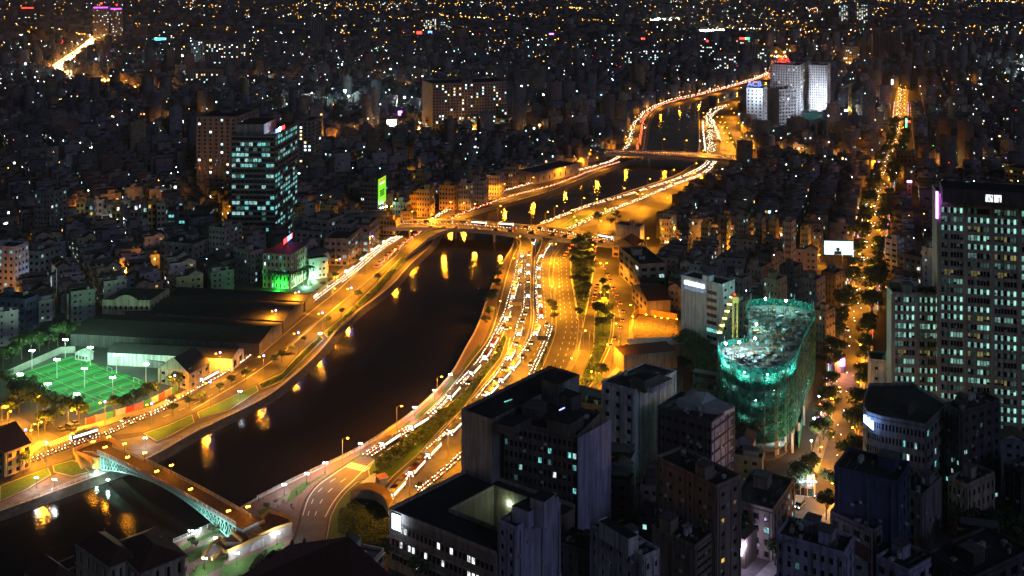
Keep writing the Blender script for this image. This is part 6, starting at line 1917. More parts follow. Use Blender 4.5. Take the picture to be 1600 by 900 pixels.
# boulevard islands
plant([TREES[0],TREES[1]], [(908,388),(918,384),(900,396),(914,398),(924,396),(897,410),(908,410),(920,410),(898,424),(910,424),(922,424),(899,438),(911,437),(921,440),(902,452),(914,452),(904,466),(915,466),(906,480),(913,484)], 'leafy tree, {} down from the near bridge in the dense tree island', 'dense tree island', sc=(0.8,1.0))
plant([TREES[0],TREES[2]], [(934,492),(944,488),(953,494),(935,503),(946,502),(954,508),(936,515),(947,516),(942,524)], 'leafy tree, {} at the head of the long hedge island', 'hedge island trees', sc=(0.75,1.0))
plant(TREES[2], [(942,452),(948,462),(866,495),(866,505),(906,500),(863,490)], 'small round tree, {} on the narrow boulevard islands', 'narrow island trees', sc=(0.75,1.0))
plant([TREES[2],TREES[0]], [(931,612),(920,635),(912,650),(940,598),(926,660)], 'thin tree, {} up the kerb beside the white block', 'kerb trees', sc=(0.8,1.1))
# right street trees, both sides
cand = resample(st, 12)
k = 0
for s in (6.8, -6.3):
    for i, p in enumerate(offset(cand, s)):
        x, y = PX(p)
        if y > 892 or y < 200 or rv.random() < 0.15: continue
        plant([TREES[1],TREES[3],TREES[0]], [p], f'big street tree on the {"left" if s > 0 else "right"} kerb of the straight street, {nth(i)} from its far end', 'straight street trees', sc=(0.8,1.15), world=True)
# left-bank junction and pitch trees
plant([TREES[0],TREES[2],TREES[1]], [(8,606),(18,612),(30,618),(22,628),(40,630),(46,622),(58,634),(66,642),(78,640),(85,652),(96,650),(104,656),(116,652),(124,660),(70,655),(30,645),(14,655),(84,668),(70,676),(50,640),(130,655)], 'leafy tree, {} along the side street by the football pitch', 'side street trees', sc=(0.75,1.05))
plant([TREES[2],TREES[0]], [(178,652),(188,648),(198,645),(207,641),(216,637),(224,632),(232,628),(240,624),(270,612),(280,606)], 'small tree, {} along the coloured panel wall of the pitch', 'panel wall trees', sc=(0.7,0.95))
plant([TREES[1],TREES[0]], [(5,575),(20,568),(34,562),(48,557),(62,552),(76,547),(90,542),(104,537),(114,534),(28,556),(60,545)], 'dark tree, {} behind the far side of the football pitch', 'pitch back trees', sc=(0.8,1.1))
plant(TREES[2], [(384,595),(362,604),(343,614),(316,630),(296,640),(270,651),(440,566),(428,574),(456,553),(475,537),(510,512),(534,495),(560,470),(590,442)], 'small verge tree, {} up the left bank lawn', 'left verge trees', sc=(0.55,0.8))
plant(PALM, [(428,452),(438,455),(452,452),(464,448),(474,445),(482,447),(500,425),(512,420),(492,432)], 'palm tree, {} before the green lit building', 'palms at the green lit building', sc=(0.9,1.15))
plant([TREES[2],SHRUB], [(524,438),(515,446),(505,452),(496,458),(478,480),(465,490),(450,500),(438,512),(560,412),(570,404),(585,392),(596,384)], 'pavement tree, {} on the building side of the left bank road', 'left pavement trees', sc=(0.6,0.9))
plant(PALM, [(42,738),(36,742),(70,722)], 'short palm, {} on the lawn by the road junction', 'junction palms', sc=(0.5,0.7))
plant([TREES[3],TREES[1]], [(1085,575),(1098,582),(1090,600),(1108,600),(1100,562),(1160,690),(1172,700),(1166,715),(1180,712),(1075,560)], 'big dark tree, {} left of the netted block', 'trees by the netted block', sc=(0.9,1.2))
plant([TREES[3],TREES[1]], [(600,880),(618,886),(655,912)], 'dark tree, {} beside the courtyard building front', 'courtyard front trees', sc=(0.5,0.65))
plant([TREES[1]], [(1530,850),(1545,846),(1560,860),(1575,850),(1590,880),(1510,840)], 'dark tree, {} in the garden at the lower right', 'garden trees', sc=(0.8,1.2))
plant(SHRUB, [(300,853),(306,858),(330,833),(340,836),(290,878),(352,880),(600,740),(608,733),(590,748),(620,724),(430,790),(416,800)], 'rounded shrub, {} on the plaza lawns', 'plaza shrubs', cat='shrub', sc=(0.6,0.9), name='shrub')
plant([TREES[0],TREES[1]], [(962,350),(948,346),(935,352),(955,357),(1000,395),(772,470),(768,482),(778,440),(782,428),(775,455),(764,500),(758,512)], 'tree, {} around the near bridge foot and promenade', 'bridge foot trees', sc=(0.6,0.9))
plant([TREES[0],TREES[1]], [(x, 244+(i % 3)*2) for i, x in enumerate(range(1180,1240,9))], 'dark tree, {} at the end of the farther bridge', 'far bridge trees', sc=(0.8,1.1))
# hedges: dense leafy strips
def hedge(px, label, hgt, n, size=0.26, seed=0):
    P = GP(px); poly = np.array([p[:2] for p in P])
    o0 = sum(P, Vector())/len(P)
    root = empty('hedge', o0, label, 'hedge')
    r = np.random.default_rng(seed)
    lo, hi = poly.min(0), poly.max(0)
    pts = []
    while len(pts) < n:
        c = r.uniform(lo, hi, (4000, 2)); c = c[inside(poly, c[:,0], c[:,1])]
        pts += list(c)
    pts = pts[:n]; rnd = random.Random(seed)
    mb = MB()
    for x, y in pts:
        bumpy = 0.65+0.35*math.sin(x*0.9+seed)*math.cos(y*0.7)
        p = Vector((x, y, 0.2+hgt*bumpy*rnd.random()**0.5))
        nrm = Vector((rnd.gauss(0,0.6), rnd.gauss(0,0.6), rnd.gauss(0.8,0.5))).normalized()
        t = nrm.cross(Vector((rnd.random()+0.01, rnd.random(), rnd.random()))).normalized(); s_ = nrm.cross(t); a = size*rnd.uniform(0.6,1.5)
        mb.quad(p-t*a-s_*a*0.6, p+t*a-s_*a*0.5, p+t*a*0.8+s_*a*0.6, p-t*a*0.7+s_*a*0.5, rnd.choice([M_LEAF,M_LEAF,M_LEAFD]))
    mb.build('foliage', root)
    mb = MB()
    for k in range(0, len(pts), 60):
        x, y = pts[k]; mb.bar((x,y,0.1), (x,y,0.2+hgt*0.6), 0.06, M_BARK)
    tag(mb.build('stem', root), kind='stuff')
hedge([(787,528),(770,561),(746,592),(722,621),(687,649),(653,673),(640,684),(652,697),(669,691),(694,664),(718,643),(736,619),(754,593),(781,559),(791,530)], 'long dense hedge in the planted median beside the riverside lanes', 2.2, 9000, 0.34, 1)
hedge([(638,686),(618,700),(600,712),(584,726),(592,740),(610,732),(650,699)], 'ragged shrubs at the lower tip of the planted median', 2.6, 2200, 0.34, 2)
hedge([(931,530),(926,553),(916,578),(907,598),(899,607),(905,614),(916,602),(929,584),(940,559),(949,539),(952,522),(935,524)], 'long clipped hedge between the boulevard and the side road', 1.8, 4500, 0.32, 3)
hedge([(893,400),(902,381),(923,381),(928,396),(926,420),(922,450),(914,488),(904,490),(898,455),(894,430)], 'undergrowth filling the dense tree island', 1.6, 4500, 0.34, 4)
hedge([(530,796),(528,832),(600,862),(652,848),(618,805),(560,790)], 'low clipped bed on the lawn above the tunnel mouth', 0.3, 8000, 0.15, 5)
hedge([(560,775),(540,792),(625,806),(612,795)], 'low clipped strip behind the tunnel mouth', 0.5, 1800, 0.2, 6)
hedge([(404,603),(440,587),(472,553),(500,528),(504,530),(470,564),(440,594),(408,607)], 'low shrub strip on the left bank lawn', 0.9, 2200, 0.26, 7)
hedge([(510,522),(531,505),(552,482),(585,452),(607,427),(640,392),(652,383),(655,386),(643,397),(612,430),(590,455),(556,486),(535,508),(514,526)], 'shrubs along the upper left bank path', 1.2, 2600, 0.3, 8)
hedge([(866,521),(856,546),(844,575),(832,598),(822,616),(819,614),(829,596),(841,572),(852,544),(862,520)], 'low hedge on the lower end of the narrow boulevard median', 0.9, 1500, 0.26, 9)
hedge([(402,872),(418,862),(410,876),(395,890),(388,892)], 'clipped dark hedge wedge on the plaza lawn', 1.0, 700, 0.24, 10)
hedge([(1131,200),(1140,215),(1150,236),(1153,234),(1144,214),(1134,198)], 'hedge strip on the wide road beyond the farther bridge', 2.2, 900, 0.5, 11)
# tunnel mouth: retaining walls, curved canopy
tm = empty('tunnel_portal', G(600,785), 'curved concrete tunnel portal where the main lanes dive under the lawn', 'tunnel')
mb = MB()
arcp = [(556,772),(570,770),(585,771),(598,776),(608,784),(614,795)]
A = [G(x,y,0) for x,y in smooth(arcp,3)]
for i in range(len(A)-1):
    mb.prism([A[i][:2], A[i+1][:2], (A[i+1].x-1,A[i+1].y-5), (A[i].x-1,A[i].y-5)], 0, 3.2+0.6*math.sin(i/len(A)*math.pi), M_CONCD, mat('portal_roof',(0.12,0.075,0.06),0.9,0.3,0.4))
mb.build('canopy', tm)
mb = MB(); mb.wall_strip(GP([(600,776),(612,762),(640,736),(665,708)]), 0.5, 0, 1.6, M_CONC); mb.build('retaining_wall', tm)
mb = MB(); mb.prism([p[:2] for p in GP([(551,770),(575,751),(588,742),(586,758),(566,773)])], 0, 1.2, M_CONC, M_TINL); mb.build('roof_slab', tm)
kb = empty('ticket_booth', G(597,757), 'small blue and pink booth between the shrubs and the main lanes', 'booth')
mb = MB(); q = kb.location; mb.box((q.x,q.y,0),(3,3,2.8),M_BLUEW,0.5); mb.build('wall', kb); mb = MB(); mb.box((q.x,q.y,2.82),(3.6,3.6,0.3),cols_[3],0.5); mb.build('roof', kb)
# overhead sign gantries on the boulevard
for i, (x, y, wd) in enumerate(((848,528,17),(897,515,9),(908,516,8),(862,450,6),(806,474,20),(1110,201,10),(1118,220,16))):
    q = G(x, y, 7.5); sc = q.y/FOC
    g = empty('sign_gantry', (q.x,q.y,0), f'dark overhead road sign seen from behind, {nth(i)} counted from the near boulevard', 'road sign', 'overhead road signs')
    mb = MB(); mb.box((q.x,q.y,6.4),(wd*sc,0.25,2.0),M_DARK,0.05); mb.build('panel', g)
    mb = MB(); mb.tube([(q.x+wd*sc*0.45,q.y+0.3,0),(q.x+wd*sc*0.45,q.y+0.3,8.2)],0.18,M_POLE,6); mb.bar((q.x-wd*sc/2,q.y+0.3,7.6),(q.x+wd*sc*0.45,q.y+0.3,7.6),0.2,M_POLE); mb.build('post', g)
yb_ = empty('yellow_board', G(944,482), 'upright yellow lit notice board before the hedge island trees', 'sign')
mb = MB(); q = yb_.location; mb.box((q.x,q.y,2),(2.6,0.3,4),M_YEL); mb.build('panel', yb_); mb = MB(); mb.bar((q.x-1,q.y+0.2,0),(q.x-1,q.y+0.2,2.2),0.2,M_POLE); mb.bar((q.x+1,q.y+0.2,0),(q.x+1,q.y+0.2,2.2),0.2,M_POLE); mb.build('post', yb_)

# lit shop fronts along the straight street
rs_ = random.Random(91)
SHOPM = [emit('shop_white',(0.9,0.97,1.0),4.0), emit('shop_cyan',(0.4,0.95,0.95),3.0), emit('shop_warm',(1.0,0.6,0.2),3.5), E_PURP, E_RED, emit('shop_blue',(0.3,0.5,1.0),4.0)]
cand = resample(st, 17)
for s in (9.6, -9.6):
    for i, p in enumerate(offset(cand, s)):
        x, y = PX(p)
        if y > 880 or y < 160 or rs_.random() < 0.25: continue
        d_ = cand[min(i+1,len(cand)-1)]-cand[max(i-1,0)]; a_ = math.atan2(d_.y,d_.x)
        o = empty('shop_front', (p.x,p.y,0), f'small lit shop front on the {"left" if s > 0 else "right"} of the straight street, {nth(i)} from its far end', 'shop front', 'shop fronts of the straight street')
        w_ = rs_.uniform(3.5,6.5); hs = rs_.uniform(3.4,5)
        mb = MB(); mb.box((p.x,p.y,0),(w_,1.0,hs),rs_.choice([M_TAN,M_GREY,M_CREAM]),a_); mb.build('wall', o)
        sd = -1 if s > 0 else 1; nx_, ny_ = -math.sin(a_)*sd, math.cos(a_)*sd
        mb = MB(); mb.box((p.x+nx_*0.6,p.y+ny_*0.6,hs-1.1),(w_*0.9,0.2,0.8),rs_.choice(SHOPM),a_); mb.build('sign_board', o)
        mb = MB(); mb.box((p.x+nx_*0.55,p.y+ny_*0.55,0.3),(w_*0.7,0.1,1.9),rs_.choice(SHOPM[:3]),a_); mb.build('shop_window', o)

# ================================================================ ORDINARY HOUSES
# rows of tube houses back to back along lanes; the largest-looking ones are things, the rest one mass
TH = math.radians(70)
U = np.array([math.cos(TH), math.sin(TH)]); V = np.array([-math.sin(TH), math.cos(TH)])
CELL = np.random.default_rng(40); NC = 34
CX = CELL.uniform(-1300,1300,NC); CY = CELL.uniform(550,2800,NC); CA = np.radians(CELL.choice([70,62,78,28,102,48,70,120],NC)); CH = CELL.uniform(0.7,1.35,NC)
CA[CY < 800] = TH
def gen_rows(z0, z1, row=38.0, wmin=4.2, wmax=8.5, seed=1, keep=1.0):
    out = []
    for a in sorted(set(CA.tolist())):
        h_ = gen_rows_at(a, z0, z1, row, wmin, wmax, seed, keep)
        cell = np.argmin((h_[:,0][:,None]-CX)**2+(h_[:,1][:,None]-CY)**2, 1)
        ok = np.abs(CA[cell]-a) < 1e-6
        h_ = h_[ok]; cell = cell[ok]
        h_[:,4] *= CH[cell]
        # clearings: yards, gardens, small parks
        park = np.sin(h_[:,0]*0.021+1.3)*np.sin(h_[:,1]*0.017+0.4)+0.6*np.sin(h_[:,0]*0.05-h_[:,1]*0.043)
        out.append(np.concatenate([h_[park < 1.05], np.full(((park < 1.05).sum(),1), a)],1))
    return np.concatenate(out)
def gen_rows_at(a, z0, z1, row, wmin, wmax, seed, keep):
    r = np.random.default_rng(seed)
    U = np.array([math.cos(a), math.sin(a)]); V = np.array([-math.sin(a), math.cos(a)])
    out = []
    ulo, uhi = -z1*1.1, z1*1.15
    vlo, vhi = -z1*1.15, z1*1.15
    for j in range(int((vhi-vlo)/row)):
        vb = vlo+j*row
        for side, off in ((0, 4.0), (1, 20.5)):
            us = ulo+np.cumsum(r.uniform(wmin, wmax, int((uhi-ulo)/wmin)))
            us = us[us < uhi]
            w = np.diff(us, append=us[-1]+5)
            dep = r.uniform(11, 15.5, len(us))
            vc = vb+off+dep/2+(0 if side == 0 else 15.5-dep)
            # cross lanes every ~85 m
            lane = ((us+j*23) % 85) < 8
            uc = us+w/2
            x = uc*U[0]+vc*V[0]; y = uc*U[1]+vc*V[1]
            ok = (~lane) & (y > z0) & (y <= z1) & (np.abs(x) < y*0.51+25) & (r.random(len(us)) < keep)
            fl = r.choice([2,3,3,4,4,5,6,7,11], len(us), p=[.13,.18,.17,.17,.14,.1,.06,.035,.015])
            out.append(np.stack([x,y,w*0.98,dep,fl*3.3+r.uniform(0,1.5,len(us)),np.full(len(us),side)],1)[ok])
    return np.concatenate(out)
H1 = gen_rows(300, 1500, seed=3)
H2 = gen_rows(1500, 2700, 44.0, 6.0, 14.0, seed=4, keep=0.9)
def unblocked(H, grow=1.0):
    ok = np.ones(len(H), bool)
    hx, hy = H[:,2]/2*grow, H[:,3]/2*grow
    for su, sv in ((0,0),(1,1),(1,-1),(-1,1),(-1,-1)):
        ca, sa2 = np.cos(H[:,6]), np.sin(H[:,6]); X = H[:,0]+su*hx*ca-sv*hy*sa2; Y = H[:,1]+su*hx*sa2+sv*hy*ca
        for poly in BLOCKED:
            lo, hi = poly.min(0), poly.max(0)
            c = ok & (X > lo[0]) & (X < hi[0]) & (Y > lo[1]) & (Y < hi[1])
            if c.any():
                idx = np.nonzero(c)[0]
                ok[idx[inside(poly, X[idx], Y[idx])]] = False
    return H[ok]
block(GP([(470,905),(508,850),(660,860),(700,775),(640,812),(600,780),(560,745),(510,790)]), 3)
block(GP([(-60,690),(130,690),(250,640),(420,530),(560,405),(650,355),(690,350),(607,455),(440,605),(300,680),(0,810)]))
block(GP([(-60,560),(110,520),(260,560),(330,600),(130,690),(-60,700)]))
block(GP([(60,520),(480,440),(540,430),(400,560),(330,605),(180,590)]))
block(GP([(1000,352),(1035,330),(985,500),(1000,540),(905,660),(700,790),(900,600),(975,400)]))
block(GP([(1195,208),(1338,208),(1330,168),(1198,168)]))
block(GP([(1040,530),(1070,528),(1140,560),(1125,640),(1040,600)]))
lowz = H1[:,1] < 900
H1[lowz,4] = np.minimum(H1[lowz,4], 9+8*np.random.default_rng(2).random(lowz.sum()))
H1, H2 = unblocked(H1), unblocked(H2)
# thin out the open ground right behind the pitch, the plaza and the water
px_x = 800+FOC*H1[:,0]/H1[:,1]; px_y = HOR+FOC*EYE/H1[:,1]
order = np.argsort(H1[:,1])
H1 = H1[order]
vis = (np.abs(800+FOC*H1[:,0]/H1[:,1]-800) < 800) & (HOR+FOC*(EYE-H1[:,4])/H1[:,1] < 900)
H1 = H1[vis]
NEAR, REST = H1[:300], np.concatenate([H1[300:], H2])

# prototypes for the separate houses: wall, windows, roof pieces
PAINTS = [(0.42,0.40,0.36),(0.30,0.28,0.26),(0.45,0.36,0.22),(0.25,0.27,0.30),(0.40,0.28,0.22),(0.22,0.26,0.24),(0.5,0.49,0.47),(0.33,0.30,0.36)]
M_HOUSE = random_paint('house_paint', PAINTS)
def house_proto(k, fl, style):
    """6 m wide, 13 m deep; front faces -y and back +y"""
    r = random.Random(600+k); h = fl*3.3; w, dp = 6.0, 13.0
    root = link('town_house', None)
    mb = MB(); P = [Vector((-w/2,-dp/2,0)), Vector((w/2,-dp/2,0)), Vector((w/2,dp/2,0)), Vector((-w/2,dp/2,0))]
    mb.prism([p[:2] for p in P], 0, h, M_HOUSE, M_ROOF)
    for f in range(1, fl+1):
        mb.box((0,-dp/2-0.35,f*3.3-0.25), (w,0.7,0.25), M_HOUSE)
        if style != 2: mb.box((0,-dp/2-0.65,f*3.3), (w*0.96,0.12,0.85), M_HOUSE) if f < fl else None
    for i in range(4): mb.wall_strip([P[i],P[(i+1) % 4]], 0.25, h+0.001, h+0.9, M_HOUSE)
    mb.build('wall', root, (0,0,0))
    da, lo = MB(), MB()
    for f in range(fl):
        for (x0,x1) in ((-2.4,-0.4),(0.4,2.4)):
            on = r.random() < 0.16; m_ = r.choice([E_COOL,E_WHT,E_WARM,E_DIMC,E_DIMW]) if on else M_GLASS
            (lo if on else da).quad((x0,-dp/2-0.02,f*3.3+0.9),(x1,-dp/2-0.02,f*3.3+0.9),(x1,-dp/2-0.02,f*3.3+2.6),(x0,-dp/2-0.02,f*3.3+2.6), m_)
        for (y0,y1) in ((-4,-3),(1,2),(3.5,5)):
            for sx_ in (-1,1):
                on = r.random() < 0.06; m_ = r.choice([E_COOL,E_WARM,E_DIMC]) if on else M_GLASS
                a, b_ = (y0,y1) if sx_ > 0 else (y1,y0)
                (lo if on else da).quad((sx_*(w/2+0.02),a,f*3.3+1.1),(sx_*(w/2+0.02),b_,f*3.3+1.1),(sx_*(w/2+0.02),b_,f*3.3+2.3),(sx_*(w/2+0.02),a,f*3.3+2.3), m_)
    tag(da.build('dark_windows', root, (0,0,0)), kind='stuff')
    if lo.f: tag(lo.build('lit_windows', root, (0,0,0)), kind='stuff')
    if style == 0:
        mb = MB(); mb.box((0.6,3,h), (4,4.5,2.8), M_HOUSE); mb.box((0.6,3,h+2.82), (4.6,5.2,0.2), M_CONCD); mb.build('stair_house', root, (0,0,0))
    elif style == 1:
        mb = MB(); C_ = [Vector((-w/2,-1,0)),Vector((w/2,-1,0)),Vector((w/2,dp/2,0)),Vector((-w/2,dp/2,0))]; gable_roof(mb, C_, h+1.0, h+3.0, M_TILE, M_HOUSE); mb.build('roof', root, (0,0,0))
    else:
        mb = MB(); mb.quad((-w/2,-dp/2+1,h+2.2),(w/2,-dp/2+1,h+2.2),(w/2,dp/2,h+2.9),(-w/2,dp/2,h+2.9), M_TIN)
        for x in (-2.8,2.8):
            for y in (-5,6): mb.bar((x,y,h),(x,y,h+2.5),0.15,M_POLE)
        mb.build('tin_roof', root, (0,0,0))
    mb = MB(); mb.tube([(-1.6,-3,h+0.6),(-1.6,-3,h+2.0)],0.7,M_TINL,8); mb.bar((-1.6,-3,h),(-1.6,-3,h+0.7),0.9,M_IRON); mb.build('water_tank', root, (0,0,0))
    return root
HP = {}
kk = 0
for fl in (2,3,4,5,6,7):
    for s_ in (0,1,2):
        HP[(fl,s_)] = house_proto(kk, fl, s_); kk += 1
PROTOS += list(HP.values())
LANDM = {'the football pitch': (140,600), 'the green lit building': (445,430), 'the tall glass tower': (415,380), 'the netted construction block': (1200,640), 'the white hotel sign': (1100,520), 'the huge olive tower': (1520,640), 'the left foot of the near bridge': (610,350),
         'the right foot of the near bridge': (985,380), 'the round-cornered building': (1400,700), 'the assembly hall': (200,485), 'the cyan billboard': (1310,400), 'the market row': (200,340), 'the green billboard tower': (590,345), 'the tan block': (1090,860), 'the amber warehouse': (860,285), 'the huge tower wing': (1430,600)}
lm = {k_: G(*p) for k_, p in LANDM.items()}
groups = {}
for i, (x, y, w, dp, h, side, an_) in enumerate(NEAR):
    q = Vector((x,y,0)); best = min(lm, key=lambda k_: (lm[k_]-q).length)
    groups.setdefault(best, []).append(((lm[best]-q).length, i))
lab = {}
for k_, L_ in groups.items():
    for j, (d_, i) in enumerate(sorted(L_)):
        lab[i] = (k_, j)
NUM = {2:'two',3:'three',4:'four',5:'five',6:'six',7:'seven'}
SHAPE = {0:'flat-roofed', 1:'tile-roofed', 2:'tin-roofed'}
rh = random.Random(8)
for i, (x, y, w, dp, h, side, an_) in enumerate(NEAR):
    fl = max(2, min(7, int(round(h/3.3)))); s_ = rh.randrange(3)
    o = copy_tree(HP[(fl,s_)])
    o.location = (x,y,0); o.rotation_euler = (0,0,an_ + (math.pi if side else 0)); o.scale = (w/6.0*0.97, dp/13.0*0.97, h/(fl*3.3))
    k_, j = lab[i]
    tag(o, f'{NUM[fl]}-storey {SHAPE[s_]} town house, {nth(j)} nearest to {k_}', 'house', f'town houses near {k_}')

# ---- the mass of houses beyond
def soup_mesh(name, V_, F_, mats, mi, paint=None, parent=None):
    me = bpy.data.meshes.new(name)
    me.vertices.add(len(V_)); me.vertices.foreach_set('co', V_.astype(np.float32).ravel())
    nf = len(F_); me.loops.add(nf*4); me.polygons.add(nf)
    me.loops.foreach_set('vertex_index', F_.astype(np.int32).ravel())
    me.polygons.foreach_set('loop_start', np.arange(0, nf*4, 4, dtype=np.int32)); me.polygons.foreach_set('loop_total', np.full(nf, 4, np.int32))
    for m_ in mats: me.materials.append(m_)
    me.polygons.foreach_set('material_index', mi.astype(np.int32))
    if paint is not None:
        at = me.attributes.new('paint', 'FLOAT_COLOR', 'FACE')
        at.data.foreach_set('color', np.concatenate([paint, np.ones((len(paint),1))],1).astype(np.float32).ravel())
    me.update(calc_edges=True)
    return link(name, me, parent)
def boxes(x, y, w, dp, z0, z1, cs, sn):
    """five-sided boxes, turned by angle (cs, sn)"""
    n = len(x)
    lx = np.array([-.5,.5,.5,-.5]); ly = np.array([-.5,-.5,.5,.5])
    X = lx[None]*w[:,None]; Y = ly[None]*dp[:,None]
    px = x[:,None]+X*cs[:,None]-Y*sn[:,None]; py = y[:,None]+X*sn[:,None]+Y*cs[:,None]
    Vb = np.stack([px,py,np.repeat(z0[:,None],4,1)],2); Vt = np.stack([px,py,np.repeat(z1[:,None],4,1)],2)
    Vv = np.concatenate([Vb,Vt],1).reshape(-1,3)
    f = np.array([[0,1,5,4],[1,2,6,5],[2,3,7,6],[3,0,4,7],[4,5,6,7]])
    Ff = (f[None]+np.arange(n)[:,None,None]*8).reshape(-1,4)
    return Vv, Ff
n_ = len(REST)
x, y, w, dp, h = (REST[:,i] for i in range(5))
cs, sn = np.cos(REST[:,6]), np.sin(REST[:,6])
P_ = np.array(PAINTS)[rng.integers(0, len(PAINTS), n_)]*rng.uniform(0.38,0.8,(n_,1))  # distant paint darkened to imitate the downtown light falling off
Va, Fa = boxes(x,y,w,dp,np.zeros(n_),h,cs,sn)
roofc = np.array([[0.05,0.05,0.05],[0.12,0.06,0.045],[0.13,0.13,0.14],[0.08,0.08,0.08]])[rng.integers(0,4,n_)]
pa = np.repeat(P_[:,None],5,1); pa[:,4] = roofc
# roof huts
sel = rng.random(n_) < 0.7; s1 = rng.uniform(-0.2,0.2,n_)
ox = x+s1*w*cs; oy = y+s1*w*sn
Vb2, Fb2 = boxes(ox[sel],oy[sel],w[sel]*0.5,dp[sel]*0.35,h[sel],h[sel]+rng.uniform(1.5,3.2,sel.sum()),cs[sel],sn[sel])
pb = np.repeat(P_[sel][:,None],5,1); pb[:,4] = roofc[sel]
Vv = np.concatenate([Va,Vb2]); Ff = np.concatenate([Fa,Fb2+len(Va)]); pc = np.concatenate([pa.reshape(-1,3),pb.reshape(-1,3)])
M_CITY = vcol_mat('city_paint')
o = soup_mesh('distant_houses', Vv, Ff, [M_CITY], np.zeros(len(Ff)), pc)
tag(o, 'mass of small dark houses filling the city behind', 'houses', kind='stuff')

# windows of those houses, on the sides one can see
LM = [E_WHT, E_COOL, E_WARM, E_CYAN, E_DIMC, E_DIMW, emit('far_window_white',(0.85,0.95,1.0),7.0), emit('far_window_cool',(0.5,0.9,1.0),4.0), emit('far_window_warm',(1.0,0.6,0.2),5.0), M_GLASS,
      emit('far_window_bright',(0.9,1.0,1.0),22.0)]
LP_ = np.array([0.14,0.17,0.14,0.06,0.09,0.09,0.10,0.09,0.10,0.0,0.03]); LP_ /= LP_.sum()
def facade_quads(Hs, count, lit=True, size=(1.1,2.0), seed=5, mids=None):
    r = np.random.default_rng(seed)
    wgt = 1/(300+Hs[:,1]); idx = r.choice(len(Hs), count, p=wgt/wgt.sum()) if not isinstance(count, np.ndarray) else count
    n = len(idx)
    x, y, w, dp, h = (Hs[idx,i] for i in range(5))
    # visible sides: the one with normal -v.. chosen by which faces the camera
    f = r.random(n) < 0.55
    c_, s_ = math.cos(TH), math.sin(TH)
    # local axes: X along U (width), Y along V (depth)
    ca, sa2 = np.cos(Hs[idx,6]), np.sin(Hs[idx,6])
    dU = -x*ca-y*sa2; dV = x*sa2-y*ca
    su = np.sign(dU); sv = np.sign(dV)
    along = np.where(f, r.uniform(-0.42,0.42,n)*dp, r.uniform(-0.42,0.42,n)*w)
    fl = np.floor(r.random(n)*np.maximum(1,np.floor(h/3.3)))
    zc = fl*3.3+1.0
    hw = r.uniform(*size, n)/2
    nx = np.where(f, su*ca, -sv*sa2); ny = np.where(f, su*sa2, sv*ca)
    tx = np.where(f, -sa2, ca); ty = np.where(f, ca, sa2)
    offn = np.where(f, w/2, dp/2)+0.08
    cx = x+nx*offn+tx*along; cy_ = y+ny*offn+ty*along
    hh = r.uniform(1.1,1.8,n)
    Q = np.stack([np.stack([cx-tx*hw,cy_-ty*hw,zc],1), np.stack([cx+tx*hw,cy_+ty*hw,zc],1), np.stack([cx+tx*hw,cy_+ty*hw,zc+hh],1), np.stack([cx-tx*hw,cy_-ty*hw,zc+hh],1)],1)
    mi = r.choice(len(LM), n, p=LP_) if lit else np.full(n, 9)
    return Q.reshape(-1,3), np.arange(n*4).reshape(-1,4), mi
Q1, F1, M1 = facade_quads(REST, 9000, seed=6)
near_idx = np.repeat(np.nonzero(REST[:,1] < 950)[0], 6)
Q2, F2, M2 = facade_quads(REST, near_idx, lit=False, seed=7)
o = soup_mesh('distant_windows', np.concatenate([Q1,Q2]), np.concatenate([F1,F2+len(Q1)]), LM, np.concatenate([M1,M2]))
tag(o, 'scattered lit windows across the dark city', 'windows', kind='stuff')

# ---- far plain: larger blocks, then only lights
r = np.random.default_rng(21)
n_ = 9000
yy = 2700+ (r.random(n_)**1.6)*8500; xx = r.uniform(-0.52,0.52,n_)*yy
hh = r.choice([8,10,12,16,20,30], n_, p=[.3,.25,.2,.15,.07,.03])*r.uniform(0.8,1.2,n_)
FARH = np.stack([xx,yy,r.uniform(14,40,n_),r.uniform(14,40,n_),hh,np.zeros(n_),r.uniform(0,1.6,n_)],1); FARH = unblocked(FARH)
n_ = len(FARH)
Va, Fa = boxes(FARH[:,0],FARH[:,1],FARH[:,2],FARH[:,3],np.zeros(n_),FARH[:,4],np.cos(FARH[:,6]),np.sin(FARH[:,6]))
pc = np.repeat((np.array(PAINTS)[r.integers(0,8,n_)]*r.uniform(0.3,0.8,(n_,1)))[:,None],5,1).reshape(-1,3)
o = soup_mesh('far_city_blocks', Va, Fa, [M_CITY], np.zeros(len(Fa)), pc); tag(o, 'far flat city fading towards the horizon', 'buildings', kind='stuff')

